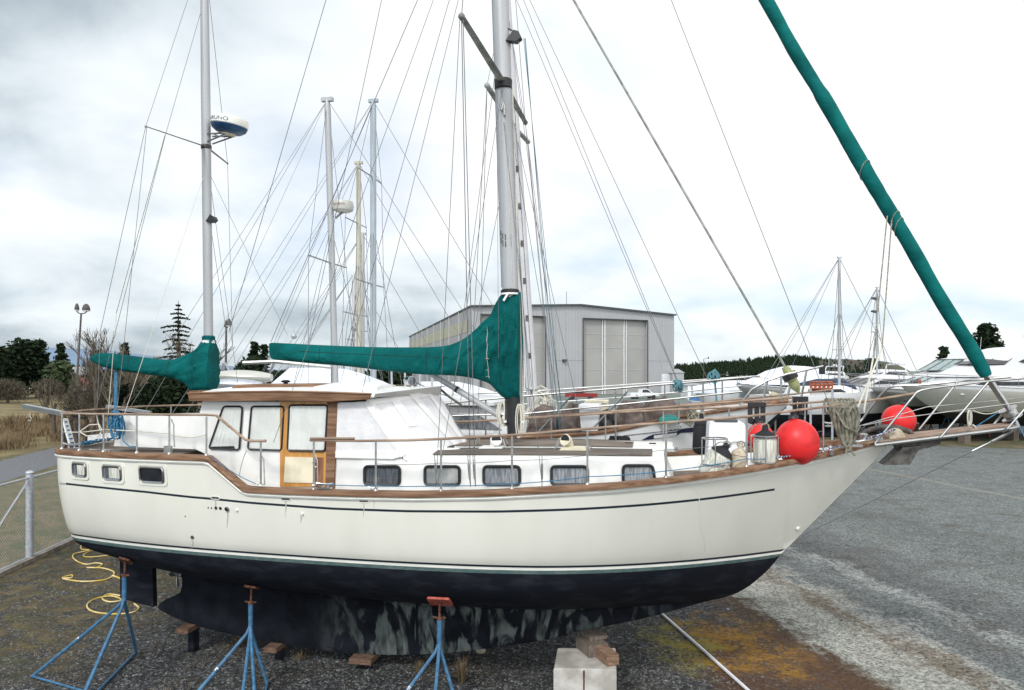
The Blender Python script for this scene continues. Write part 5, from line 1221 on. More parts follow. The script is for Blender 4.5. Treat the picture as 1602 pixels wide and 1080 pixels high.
# concrete block with timbers under the forefoot
Yb = 10.1; zt_ = H-(1046-HZ)*Yb/F
xa, xb = (866-CXP)/F*Yb, (964-CXP)/F*Yb
mb = MB(); e = .012; w_ = xb-xa; dpt = .75
cc = [(xa, Yb), (xb, Yb-.03), (xb+.10, Yb+dpt), (xa+.10, Yb+dpt)]
cx_, cy_ = sum(c[0] for c in cc)/4, sum(c[1] for c in cc)/4
def shrink(k): return [(cx_+(x-cx_)*(1-k), cy_+(y-cy_)*(1-k)) for x, y in cc]
mb.rings([[Vector((x, y, z)) for x, y in shrink(k)] for z, k in ((0, .0), (zt_-.02, 0), (zt_, .03))])
conc = solo(mb, 'concrete_block', 'concrete', 'big grey concrete block with a rust streak under the forward keel', 'concrete block', (cx_, cy_, 0))
mb = MB(); sx = (913.5-CXP)/F*(Yb-.02); mb.prism([Vector((sx-.012, Yb-.017, zt_-.02)), Vector((sx+.012, Yb-.018, zt_-.02)), Vector((sx+.007, Yb-.017, .05)), Vector((sx-.006, Yb-.016, .05))], Vector((0, -.004, 0))); mesh_obj(mb, 'rust_streak', 'rust', conc)
tf = TB(925, 0); zkf = interp(KB, tf)
bx = Vector((xa+.45*w_+.18, Yb+.40, zt_))
mb = MB(); top_z = zkf-.01
a1 = rad(20); x1 = Vector((math.cos(a1), math.sin(a1), 0)); y1 = Vector((-math.sin(a1), math.cos(a1), 0))
kp = B(TB(928, .1), .05, zkf); hh = (kp.z-.06-zt_)/2
mb.box(Vector((kp.x-.06, kp.y-.30, zt_+hh+.004)), (.15, .22, hh), (x1, y1, Z_)); solo(mb, 'timber_block', 'timber_grey', 'upright weathered timber baulk standing on the concrete block', 'wood block', smooth=False)
mb = MB(); mb.box(Vector((kp.x-.02, kp.y-.18, zt_+2*hh+.034)), (.14, .16, .026), (x1, y1, Z_)); solo(mb, 'timber_wedge', 'timber_grey', 'thin timber wedge between the upright baulk and the keel', 'wood block', smooth=False)
mb = MB(); mb.box(Vector((xb-.12, Yb+.32, zt_+.08)), (.09, .26, .075), (x1, y1, Z_)); solo(mb, 'timber_block', 'wood_block', 'smaller brown timber block at the right edge of the concrete block', 'wood block', smooth=False)
# white pole lying on the ground, steel strip, stone
mb = MB(); mb.tube([G(1030, 958)+Z_*.03, G(1100, 1020)+Z_*.03, G(1200, 1110)+Z_*.03], .026, 10); solo(mb, 'pole', 'white_plastic', 'long white pole lying on the mossy gravel by the bow', 'pole')
mb = MB(); p0, p1 = G(700, 1021), G(748, 1017); mb.strut(p0+Z_*.02, p1+Z_*.02, .03, .02); solo(mb, 'metal_strip', 'steel_dull', 'thin grey metal strip on the gravel beneath the keel', 'metal strip')
mb = MB(); mb.ball(G(752, 1022)+Z_*.04, .09, sy=.7, sz=.6, n=9, m=6); solo(mb, 'stone', 'fender_beige', 'pale tan stone lying on the gravel beneath the keel', 'stone')
# yellow hose/cord snaking over the ground left of the stern
def ground_curve(pts, r, name, m, label, cat_, step=6):
    P3 = [G(*p)+Z_*r for p in pts]; out = []
    for i in range(len(P3)-1):
        p0 = P3[max(i-1, 0)]; p1 = P3[i]; p2 = P3[i+1]; p3 = P3[min(i+2, len(P3)-1)]
        for k in range(step):
            u = k/step; out.append(.5*((2*p1)+(p2-p0)*u+(2*p0-5*p1+4*p2-p3)*u*u+(3*p1-p0-3*p2+p3)*u**3))
    out.append(P3[-1]); mb = MB(); mb.tube(out, r, 6); return solo(mb, name, m, label, cat_)
ground_curve([(128, 852), (127, 860), (140, 862), (118, 867), (114, 873), (122, 880), (135, 884), (150, 882), (160, 884), (152, 889), (136, 889), (160, 890), (178, 896), (174, 904), (160, 909), (130, 911), (105, 908), (98, 905), (112, 901), (112, 905), (100, 906)], .016, 'extension_cord', 'hose_yellow', 'yellow cord snaking over the mossy ground left of the stern', 'cord')
ground_curve([(180, 868), (150, 872), (133, 872), (132, 868), (145, 862), (160, 858), (170, 860)], .014, 'rope', 'hose_yellow', 'short tan rope end trailing toward the rudder', 'rope')
ground_curve([(176, 902), (190, 908), (196, 918)], .02, 'rope', 'hose_yellow', 'orange yellow cord end just above the coiled loop by the stern stand', 'rope')
ground_curve([(196, 935), (170, 931), (160, 938), (172, 943), (190, 940), (175, 934), (150, 938), (136, 948), (145, 958), (175, 962), (205, 960), (217, 953), (210, 946)], .016, 'hose_coil', 'hose_yellow', 'yellow hose loops on the gravel behind the stern stand', 'hose')
# grass tufts
def tuft(px, py, n, h, label, m='dry_grass', rr=.06):
    c = G(px, py); rnd = random.Random(px); mb = MB()
    for k in range(n):
        a = rnd.uniform(0, 6.28); r = rnd.uniform(0, rr); q = c+Vector((math.cos(a)*r, math.sin(a)*r, 0)); l_ = Vector((math.cos(a), math.sin(a), 0))*rnd.uniform(0, h*.5); w = Vector((-math.sin(a), math.cos(a), 0))*.005; hh = h*rnd.uniform(.5, 1)
        mb.add([q-w, q+w, q+l_*.5+Z_*hh*.7+w*.6, q+l_*.5+Z_*hh*.7-w*.6, q+l_+Z_*hh], [(0, 1, 2, 3), (3, 2, 4)])
    return solo(mb, 'grass_tuft', m, label, 'grass tuft', c, 'dry grass tufts by the keel', smooth=False)
tuft(722, 1068, 110, .42, 'tall straw coloured grass tuft right of the red pad stand'); tuft(655, 1052, 60, .22, 'small yellow grass tuft just left of the red pad stand')
tuft(375, 1008, 60, .2, 'low brown grass tuft by the middle boat stand', rr=.1); tuft(470, 1030, 60, .14, 'flat dark grass tuft between the middle stand and the keel block', rr=.15)
mb = MB(); rnd = random.Random(44)
for k in range(2600):       # scattered dead grass and moss clumps over the ground under the stern
    px, py = rnd.uniform(-20, 420), rnd.uniform(845, 1090); q = G(px, py)
    if noise.noise(q*1.1)+.35*noise.noise(q*4) < .06: continue
    for _ in range(3):
        a = rnd.uniform(0, 6.28); q2 = q+Vector((rnd.uniform(-.05, .05), rnd.uniform(-.05, .05), 0)); h_ = rnd.uniform(.015, .05); l_ = Vector((math.cos(a), math.sin(a), 0))*h_*.8; w = Vector((-math.sin(a), math.cos(a), 0))*.004
        if q2.x < -11.75: continue
        mb.add([q2-w, q2+w, q2+l_+Z_*h_], [(0, 1, 2)])
o = solo(mb, 'dead_grass', 'dry_grass', 'thin dead grass and moss scattered over the gravel beneath the stern', 'grass', (-8, 13, 0), kind='stuff', smooth=False)
# loose stones on the gravel
mb = MB(); rnd = random.Random(12)
for k in range(9000):
    px, py = rnd.uniform(0, 1500), rnd.uniform(900, 1100); q = G(px, py)
    if q.x > 3.5: continue
    r = rnd.uniform(.010, .022)*(1 if rnd.random() < .93 else 1.9); a = rnd.uniform(0, 6.28); c_, s_ = math.cos(a)*r, math.sin(a)*r
    mb.add([q+Vector((c_, s_, 0)), q+Vector((-s_*.7, c_*.8, 0)), q+Vector((-c_, -s_, 0)), q+Vector((s_*.8, -c_*.7, 0)), q+Vector((c_*.2, s_*.2, r*.75))], [(0, 1, 4), (1, 2, 4), (2, 3, 4), (3, 0, 4)])
mat('stones', (.045, .045, .045), .9, col2=(.24, .24, .235), scale=23, lo=.35, hi=.7)
solo(mb, 'loose_stones', 'stones', 'loose grey crushed stones scattered over the gravel beneath the boat', 'gravel', (0, 11, 0), kind='stuff', smooth=False)
# ------------------------------------------------------------------ chain-link fence with concrete kerb at the left
FX0, FY0, FX1, FY1 = -11.55, 14.5, -12.75, 27.0
fd = Vector((FX1-FX0, FY1-FY0, 0)).normalized(); FL = math.hypot(FX1-FX0, FY1-FY0); f0 = Vector((FX0, FY0, 0)); HF = 2.1
fence = thing('chain_link_fence', 'galvanised chain link fence with thick post, left of the stern', 'fence', f0)
gp = G(49, 878); sgp = (gp-f0).dot(fd)
for s, r, h in ((sgp, .085, 2.18), (sgp+3.2, .045, 2.15), (sgp+6.4, .045, 2.15), (sgp-3.2, .045, 2.15)):
    if s < 0 or s > FL: continue
    mb = MB(); q = f0+fd*s; mb.tube([q, q+Z_*h], r, 14); mb.ball(q+Z_*h, r*1.15, sz=.6, n=14, m=6)
    if r > .05:
        for z in (.35, 1.0, 1.8): mb.lathe(q+Z_*z, Z_, [(r+.012, 0), (r+.012, .03)], 14)
    mesh_obj(mb, 'post', 'galv', fence)
for z in (2.06, .10): mesh_obj(MB().tube([f0+Z_*z, f0+fd*FL+Z_*z], .024, 8), 'rail', 'galv', fence)
mesh_obj(MB().tube([f0+fd*(sgp-.05)+Z_*2.0, f0+fd*(sgp-2.6)+Z_*.15], .022, 8), 'brace', 'galv', fence)
mb = MB(); sp = .085; n = int((FL+HF)/sp)
for k in range(n):
    for dr in (1, -1):
        s0 = k*sp-(HF if dr > 0 else 0); a0, z0_ = s0, .12; a1, z1_ = s0+dr*(HF-.12)*1.0, HF
        if dr < 0: a0 = k*sp; a1 = a0-(HF-.12)
        # clip to the fence length
        def cl(a, z, a2, z2, lim):
            u = (lim-a)/(a2-a); return lim, z+(z2-z)*u
        if max(a0, a1) < 0 or min(a0, a1) > FL: continue
        if a0 < 0: a0, z0_ = cl(a0, z0_, a1, z1_, 0)
        if a1 < 0: a1, z1_ = cl(a0, z0_, a1, z1_, 0)
        if a0 > FL: a0, z0_ = cl(a0, z0_, a1, z1_, FL)
        if a1 > FL: a1, z1_ = cl(a0, z0_, a1, z1_, FL)
        mb.tube([f0+fd*a0+Z_*z0_, f0+fd*a1+Z_*z1_], .0016, 3)
mesh_obj(mb, 'wire_mesh', 'galv', fence, smooth=False)
mb = MB(); nrm_ = Vector((fd.y, -fd.x, 0)); mb.prism([f0+nrm_*-.10, f0+fd*FL-nrm_*.10, f0+fd*FL+nrm_*.13, f0+nrm_*.13], Z_*.10)
mat('kerb', (.17, .15, .12), .9, col2=(.30, .27, .23), scale=4, bump=.4, bscale=30)
o = structure(mb, 'kerb', 'kerb')
# ------------------------------------------------------------------ background boats
class Frame:
    """a boat's own axes: origin on the ground, heading angle; point(t forward, b to its starboard, z)"""
    def __init__(s, x, y, ang): s.o = Vector((x, y, 0)); s.u = Vector((math.cos(ang), math.sin(ang), 0)); s.s = Vector((math.sin(ang), -math.cos(ang), 0)); s.ax = (s.u, s.s, Z_)
    def __call__(s, t, b, z): return s.o+s.u*t+s.s*b+Z_*z
def gen_hull(fr, L, hb, zk, zw, s0, s1, rake, name, top, bottom, parent, stripe=None, flare=1.0, nst=34, tr=.82, rub=None):
    """hull from stern t=0 to bow t=L; zk keel/bottom height, zw paint line, s0/s1 sheer at stern and bow"""
    mb = MB(); rings = []; mats = [top, bottom]+([stripe] if stripe else ['boot_navy'])+['yacht_white']
    def zs(u): return s0+(s1-s0)*(u**1.7)
    def hbm(u): return hb*(tr+(1-tr)*min(1, u/.35)) if u < .45 else hb*max(0, 1-((u-.45)/.55)**2.3)**.8
    N = nst
    for i in range(N+1):
        u = i/N; t = L*u; S0 = zs(u); zb = zk+(0 if u < .6 else (zw+(S0-zw)*.0-zk)*((u-.6)/.4)**2)
        if u > .9: pass
        ring = []
        hs = [S0, S0-.16, S0-.24, S0-.32, (S0*2+zw)/3, (S0+zw*2)/3, zw, zw-.001, (zw+zb)/2, zb]
        for z in hs:
            q = max(0, min(1, (S0-z)/(S0-zb+1e-6))); back = rake*((q)**1.2)*max(0, (u-.5)/.5)**1.5
            b = hbm(u)*(1-q**(3.2-2.0*u*flare))+.015; ring.append((t-back, b, z))
        rings.append([fr(*p) for p in ring]+[fr(a, -b, c) for a, b, c in reversed(ring)])
    n = len(rings[0]); o = 0; mb.v = [p for r in rings for p in r]
    mi = [3, 2 if stripe else 3, 0, 0, 0, 0, 0, 1, 1]
    for i in range(N):
        for j in range(n-1):
            k = mi[j] if j < 9 else (1 if j == 9 else mi[18-j]); mb.f.append((i*n+j, (i+1)*n+j, (i+1)*n+j+1, i*n+j+1)); mb.m.append(k)
    mb.f.append(tuple(range(n))); mb.m.append(0)
    # deck
    base = len(mb.v)
    for i in range(N+1): mb.f.append(tuple()) if False else None
    for i in range(N): mb.f.append((i*n, i*n+n-1, (i+1)*n+n-1, (i+1)*n)); mb.m.append(3)
    h = mesh_obj(mb, name, mats, parent, ang=50)
    return h, zs, hbm
def block_profile(fr, prof, hb, name, m, parent, taper=.12, crown=.06, edge=.9, narrow=0):
    """superstructure: side profile (t, z) carried across the beam with rounded shoulders"""
    zmin = min(z for _, z in prof); zmax = max(z for _, z in prof); tm = max(t for t, _ in prof); t0 = min(t for t, _ in prof); rings = []
    for s in (1, edge, .5, 0, -.5, -edge, -1):
        r = []
        for t, z in prof:
            q = (z-zmin)/(zmax-zmin); wn = 1-narrow*((t-t0)/(tm-t0))**2; r.append(fr(t-(abs(s)**2)*narrow*.5*(t-t0)/(tm-t0), hb*s*(1-taper*q)*wn, z-(crown if abs(s) == 1 and q > .6 else 0)+crown*(1-s*s)*(q > .6)))
        rings.append(r)
    mb = MB(); mb.rings(rings); return mesh_obj(mb, name, m, parent, ang=35)
def side_windows(fr, polys, hb, m, parent, taper, zmin, zmax, tm=None, t0=None, narrow=0, name='window', off=.015):
    for poly in polys:
        for s in (1, -1):
            pts = []
            for t, z in poly:
                q = (z-zmin)/(zmax-zmin); wn = 1-narrow*((t-t0)/(tm-t0))**2 if narrow else 1
                pts.append(fr(t-(narrow*.5*(t-t0)/(tm-t0) if narrow else 0), s*(hb*(1-taper*q)*wn+off), z))
            mb = MB(); mb.add(pts, [tuple(range(len(pts)))]); mesh_obj(mb, name, m, parent, smooth=False)
def simple_mast(fr, t, base, top, r, m, parent, spreaders=(), wires=True, L=11, hb=1.7, zd=3.2, bow=None, wr=.008, b0=0, lean=0, stern=0):
    a = fr(t, b0, base); b_ = fr(t-lean, b0, top); mb = MB()
    mb.tube([a, a+(b_-a)*.97, b_], [r, r, r*.7], 10); mb.box(b_, (.16, .06, .05), fr.ax); ma = mesh_obj(mb, 'mast', m, parent)
    tips = []
    for z, w in spreaders:
        q = a+(b_-a)*((z-base)/(top-base))
        for s in (1, -1):
            e = q+fr.s*(w*s)+Z_*.05-fr.u*.1; tips.append((e, s)); mesh_obj(MB().tube([q, e], .022, 5), 'spreader', 'spreader_grey', ma)
    if wires:
        bowp = fr(bow if bow is not None else L, 0, zd+.5)
        for e in (bowp, fr(stern, .4, zd), fr(stern, -.4, zd)): mesh_obj(MB().tube([b_, e], wr, 3), 'stay', 'wire', ma)
        for s in (1, -1):
            tp = [e for e, q in tips if q == s]; path = [b_]+tp[::-1]+[fr(t, s*hb, zd)]
            mesh_obj(MB().tube(path, wr, 3), 'shroud', 'wire', ma)
            if tp: mesh_obj(MB().tube([a+(b_-a)*.62, fr(t+.6, s*hb, zd)], wr, 3), 'shroud', 'wire', ma); mesh_obj(MB().tube([a+(b_-a)*.62, fr(t-.7, s*hb, zd)], wr, 3), 'shroud', 'wire', ma)
        mesh_obj(MB().tube([b_, fr(t-4.0, .2, zd+1.2)], wr*.8, 3), 'topping_lift', 'wire', ma)
    return ma
def props(fr, ts_, hb, z, parent):
    for t in ts_:
        mb = MB()
        mb.box(fr(t, 0, z/2), (.25, .25, z/2), fr.ax); mesh_obj(mb, 'keel_support', 'timber_grey', parent)

# --- the neighbouring sailboat, parallel to the ketch on its far side
OB = -4.6
NF = Frame(*B(-7.2, OB, 0).xy, -rad(AY))
def NP(px, py, b): return P(px, py, b)
nb = thing('sailboat', 'white sailboat with a navy arrow flash and tarps on deck, just behind the ketch', 'sailboat', NF.o)
NSH = [(-7.2, 3.35), (-2, 3.38), (1.0, 3.50), (2.56, 3.80), (4.96, 4.12)]
def nbm(t):
    u = (t+7.2)/12.16
    return 1.75*(.8+.2*min(1, u/.35)) if u < .5 else 1.75*max(0, 1-((u-.5)/.5)**2.2)**.85
mb = MB(); rings = []; tt = [-7.2+12.2*i/50 for i in range(51)]
for t in tt:
    S0 = interp(NSH, min(t, 4.96)); ring = []; u = (t+7.2)/12.2; zb = .7+(S0-.75)*max(0, (u-.72)/.28)**1.5
    for q in (0, .05, .12, .2, .35, .5, .501, .75, 1):
        z = S0-(S0-zb)*q; b = nbm(t)*(1-q**(3-1.8*u))+.012; ring.append((t-.5*q*max(0, u-.6), b, z))
    rings.append([B(a, OB+b, c) for a, b, c in ring]+[B(a, OB-b, c) for a, b, c in reversed(ring)])
n = len(rings[0]); mb.v = [p for r in rings for p in r]
for i in range(50):
    for j in range(n-1): mb.f.append((i*n+j, (i+1)*n+j, (i+1)*n+j+1, i*n+j+1)); mb.m.append(1 if 5 < j < n-7 else 0)
    mb.f.append((i*n, i*n+n-1, (i+1)*n+n-1, (i+1)*n)); mb.m.append(0)
mb.f.append(tuple(range(n))); mb.m.append(0)
nhull = mesh_obj(mb, 'hull', ['yacht_white', 'antifoul'], nb, ang=50)
def nside(t, z):   # lateral position of the starboard side of the neighbour
    S0 = interp(NSH, min(t, 4.96)); u = (t+7.2)/12.2; zb = .7+(S0-.75)*max(0, (u-.72)/.28)**1.5; q = max(0, min(1, (S0-z)/(S0-zb)))
    return OB+nbm(t)*(1-q**(3-1.8*u))+.012
def NPH(px, py, off=.012):
    b = OB+2.2
    while b > OB:
        t, z = TZ(px, py, b)
        if t < 4.9 and b <= nside(t, z): break
        b -= .004
    return B(t, b+off, z)
for s in (1, -1): mesh_obj(MB().tube([B(t, OB+s*(nbm(t)+.01), interp(NSH, min(t, 4.96))) for t in tt if t < 4.95], .045, 6), 'gunwale', 'teak', nb)
def decal(pts, m, name='flash', off=.014):
    # dense strip between an upper and a lower outline so that it hugs the side
    up, lo = pts; rows = []
    for k in range(2):
        row = []
        for i in range(25):
            x = up[0][0]+(up[-1][0]-up[0][0])*i/24; row.append(NPH(x, lin(up, x) if k == 0 else max(lin(lo, x), lin(up, x)+.01), off))
        rows.append(row)
    mb = MB(); mb.grid(rows); return mesh_obj(mb, name, m, nhull, smooth=False)
decal(([(1004, 688.5), (1020, 680), (1060, 675), (1066, 671), (1150, 662)], [(1004, 688.7), (1014, 688), (1030, 686), (1059, 682), (1064, 677.5), (1090, 676), (1150, 670)]), 'logo_navy')
decal(([(1023, 681.5), (1059, 677)], [(1023, 686), (1026, 686), (1057, 682), (1061, 678)]), 'yacht_white', 'flash_window', .022)
decal(([(975, 681.4), (1062, 672)], [(975, 682.4), (1062, 673)]), 'logo_navy', 'pinstripe')
for px, py in ((1050, 672.2), (1056, 671.6), (1062, 671)): decal(([(px-1.6, py), (px+1.6, py-.3)], [(px-1.6, py+1), (px+1.6, py+.7)]), 'letter_dark', 'small_mark', .02)
# cabin with big trapezoid windows, wheelhouse roof
def nbox(prof, hb, name, m, taper=.08, crown=.05):
    fr = Frame(*B(0, OB, 0).xy, -rad(AY)); return block_profile(fr, prof, hb, name, m, nb, taper, crown)
nc = nbox([(-5.6, 3.2), (-5.4, 3.95), (-2.2, 4.02), (-1.15, 3.95), (-.35, 3.42), (-.3, 3.2)], 1.25, 'cabin', 'yacht_white')
nf = nbox([(-.4, 3.2), (-.3, 3.62), (2.4, 3.72), (2.7, 3.4)], 1.0, 'forward_cabin', 'yacht_white')
nfr = Frame(*B(0, OB, 0).xy, -rad(AY))
side_windows(nfr, [[(-2.0, 3.52), (-2.0, 3.82), (-1.35, 3.8), (-.85, 3.5)], [(-3.6, 3.55), (-3.6, 3.85), (-2.2, 3.84), (-2.2, 3.53)]], 1.25, 'tint_glass', nc, .08, 3.2, 4.02)
side_windows(nfr, [[(-.1, 3.40), (-.1, 3.55), (1.0, 3.57), (1.1, 3.42)]], 1.0, 'dark_glass', nf, .08, 3.2, 3.72)
nbox([(-5.7, 4.0), (-5.7, 4.07), (-1.9, 4.14), (-1.0, 4.06), (-1.0, 4.0)], 1.36, 'roof', 'yacht_white', 0)
nw = NPH(980, 692, .02)
mb = MB(); rr_ = rrect(.33, .10, .07); cW = NPH(959, 690, .02); mb.add([cW+U_*a+Z_*e for a, e in rr_], [tuple(range(20))]); mesh_obj(mb, 'hull_window', 'dark_glass', nhull)
mm_ = [P(838, 700, OB), P(803, 172, OB)]
mb = MB(); d_ = (mm_[1]-mm_[0]); mb.tube([mm_[0], mm_[0]+d_*1.0, mm_[0]+d_*1.35], [.125, .115, .10], 14); nm = mesh_obj(mb, 'mast', 'mast_white', nb)
for tipx in ((762, 134, 1.6), (826, 222, -1.6)):
    q = mm_[0]+d_*((690-190)/(700-172)); e = P(tipx[0], tipx[1]-0, OB+tipx[2]); mb = MB(); mb.strut(q, e, .10, .04); mb.ball(e, .06, n=8, m=5); mesh_obj(mb, 'spreader', 'spreader_grey', nm)
for k in range(7):       # mast steps and fittings up the near side
    q = mm_[0]+d_*(.16+.11*k); mb = MB(); mb.box(q+S_*.12+U_*.02, (.03, .02, .06), BAX); mesh_obj(mb, 'mast_step', 'anchor_grey', nm)
for dx in (-.05, .05): mesh_obj(MB().tube([mm_[0]+S_*.12+U_*dx, mm_[0]+d_+S_*.11+U_*dx], .006, 4), 'halyard', 'wire', nm)
for y in (610,): q = mm_[0]+d_*.17; mb = MB(); mb.tube([q+S_*.05-U_*.28, q+S_*.1], .02, 6); mb.lathe(q-Z_*.02, Z_, [(.13, 0), (.14, .03), (.13, .06)], 12); mesh_obj(mb, 'winch_bracket', 'steel_dull', nm)
NT = mm_[0]+d_*1.35; eN, eF = P(762, 134, OB+1.6), P(826, 222, OB-1.6)
for a, b_ in ((NT, eN), (eN, P(733, 655, OB+1.7)), (eN, P(748, 655, OB+1.7)), (NT, eF), (eF, P(880, 655, OB-1.7)), (eF, P(868, 655, OB-1.7)), (NT, P(706, 640, OB+.5)), (mm_[0]+d_*.95, P(905, 640, OB+1.5)), (mm_[0]+d_*.95, P(716, 650, OB+1.6))): mesh_obj(MB().tube([a, b_], .006, 4), 'shroud', 'wire', nb)
for a, b_ in (((815, -10), (1062, 600)), ((824, -10), (1112, 604)), ((808, 0), (1060, 598))): mesh_obj(MB().tube([P(*a, OB), P(*b_, OB+1.0)], .006, 4), 'halyard', 'wire', nb)
fs0, fs1 = P(895, -4, OB), P(1228, 574, OB); mesh_obj(MB().tube([fs0, fs1], .024, 8), 'furled_forestay', 'spreader_grey', nb)
mb = MB(); dd = (P(1250, 615, OB)-fs1); mb.tube([fs1, fs1+dd*.22, fs1+dd*.23, fs1+dd*.5, fs1+dd*.51, fs1+dd*.75, fs1+dd], [.07, .09, .14, .14, .10, .10, .02], 12, mi=0)
mat('lime', (.26, .28, .11), .6, col2=(.36, .37, .2), scale=10)
nd = mesh_obj(mb, 'furling_drum', 'lime', nb); mb = MB(); mb.tube([fs1+dd*.26, fs1+dd*.47], .15, 12); mesh_obj(mb, 'drum_cover', 'black', nd)
def nline(pts, b, r, m, name, par=nb): return mesh_obj(MB().tube([P(x, y, OB+b) for x, y in pts], r, 6), name, m, par)
nline([(655, 636), (740, 627), (816, 620.5), (1000, 605), (1120, 595), (1175, 590)], 1.7, .02, 'steel', 'guard_rail'); nline([(655, 652), (818, 648), (1000, 630), (1161, 613)], 1.7, .017, 'steel', 'guard_rail')
nline([(655, 618), (816, 613.5), (1000, 601), (1189, 588.5)], -1.5, .022, 'steel', 'guard_rail'); nline([(700, 636), (816, 633), (1000, 620), (1160, 604)], -1.5, .017, 'steel', 'guard_rail')
nline([(700, 662), (815, 655), (1000, 641), (1120, 631), (1240, 622)], 1.7, .026, 'teak_grey', 'wooden_rail'); nline([(815, 651), (1000, 640), (1240, 617), (1300, 610)], -1.4, .024, 'teak_grey', 'wooden_rail')
for a, b_ in (((843, 676), (893, 620)), ((928, 670), (981, 613))): nline([a, b_], 1.7, .02, 'steel', 'rail_brace')
for x, y0, y1 in ((963, 610, 690), (1100, 598, 652), (1222, 588, 628), (700, 630, 690), (760, 626, 690), (1062, 600, 655)): nline([(x, y1), (x, y0)], 1.65, .02, 'steel', 'stanchion')
for x, y0, y1 in ((870, 611, 650), (1040, 600, 640), (1130, 594, 640)): nline([(x, y1), (x, y0)], -1.5, .02, 'steel', 'stanchion')
for off in (0, .55): nline([(1150, 648), (1162, 628), (1176, 610), (1200, 596), (1230, 586), (1262, 579), (1288, 573)], .45-off*1.6, .024, 'steel', 'pulpit_rail')
for a, b_ in (((1200, 596), (1190, 650)), ((1240, 585), (1228, 640)), ((1262, 579), (1250, 640))): nline([a, b_], -.3, .022, 'steel', 'pulpit_leg')
mb = MB(); q = P(1192, 600, OB); mb.box(P(1286, 578, OB), (.05, .05, .10), BAX); mesh_obj(mb, 'bow_light', 'black', nb)
# knots of line on the rails
def bundle(px, py, b, r, m, name='line_bundle', seed=1, n=12, par=None):
    rnd = random.Random(seed); mb = MB(); c = P(px, py, b)
    for k in range(n):
        o = Vector([rnd.uniform(-r, r)*.6 for _ in range(3)]); a = rnd.uniform(0, 3); q = rnd.uniform(.4, .8)*r
        mb.tube([c+o+U_*(q*math.cos(th)*math.cos(a))+S_*(q*.6*math.cos(th)*math.sin(a))+Z_*(q*1.3*math.sin(th)) for th in [2*math.pi*i/8 for i in range(9)]], .016, 4)
    return mesh_obj(mb, name, m, par)
bundle(1061, 605, OB+1.7, .09, 'rope_teal', par=nb, seed=3); bundle(1116, 590, OB+1.5, .09, 'rope_teal', par=nb, seed=5); bundle(1065, 668, OB+1.6, .0001, 'rope_grey', par=nb)
bundle(1082, 650, OB+1.2, .16, 'rope_grey', par=nb, seed=8); bundle(820, 645, OB+.3, .22, 'rope_white', par=nb, seed=9); bundle(852, 634, OB+.4, .26, 'rope_white', par=nb, seed=10)
mesh_obj(MB().tube([P(1118, 594, OB+1.5), P(1121, 628, OB+1.5)], .02, 5), 'mooring_line', 'rope_teal', nb)
# covered gear and boxes standing on its deck
def lump(x0, x1, y0, y1, b, dep, m, name, label, cat_, seed=1, grp=None, amp=.1, sq=.5):
    a, e = P(x0, y1, b), P(x1, y1, b); h_ = P((x0+x1)/2, y0, b).z-P((x0+x1)/2, y1, b).z; w = (e-a).length/2; c = (a+e)/2; mb = MB(); rings = []
    for j in range(13):
        v = j/12; pr = (1-v**3.2)**.5 if v < 1 else .02; ring = []
        for k in range(40):
            th = 2*math.pi*k/40; cx_, cy_ = math.cos(th), math.sin(th); cx_ = math.copysign(abs(cx_)**sq, cx_); cy_ = math.copysign(abs(cy_)**sq, cy_)
            f = pr*(1+amp*noise.noise(Vector((cx_*2, cy_*2, v*2+seed)))*2+.04*math.sin(th*14+seed+v*2)*(1-v))
            ring.append(c+U_*(w*cx_*f)+S_*(dep*cy_*f)+Z_*(h_*v*(1+amp*1.5*noise.noise(Vector((cx_*2.2*pr, cy_*2*pr, seed+5))))))
        rings.append(ring)
    mb.rings(rings); return solo(mb, name, m, label, cat_, c, grp)
lump(828, 876, 633, 694, OB+1.0, .5, 'brown_tarp', 'covered_gear', 'boxy brown tarp covered bundle on the neighbouring deck right of the mast', 'tarp', 1, 'brown tarps on the neighbouring deck')
lump(876, 915, 630, 690, OB+.7, .5, 'brown_tarp', 'covered_gear', 'slumped brown tarp bundle directly left of the white cooler box', 'tarp', 4, 'brown tarps on the neighbouring deck', .2)
lump(962, 1012, 627, 676, OB+.8, .5, 'brown_tarp', 'covered_gear', 'brown tarp bundle with black straps, left half of the long heap right of the cooler', 'tarp', 6, 'brown tarps on the neighbouring deck', .2)
lump(1004, 1062, 624, 670, OB+.6, .55, 'brown_tarp', 'covered_gear', 'brown tarp heap toward the bow, above the teal sheet', 'tarp', 12, 'brown tarps on the neighbouring deck', .25)
lump(1050, 1084, 634, 662, OB+.6, .3, 'brown_tarp', 'covered_gear', 'low dark brown tarp at the bow end of the heap', 'tarp', 19, 'brown tarps on the neighbouring deck', .2)
lump(934, 968, 640, 680, OB+1.0, .35, 'black', 'covered_gear', 'black sack lying between the white cooler and the brown tarp heap', 'sack', 8, None, .2)
lump(1030, 1064, 649, 662, OB+1.45, .12, 'green_sheet', 'sheet', 'folded teal sheet lying on the neighbouring gunwale', 'sheet', 3)
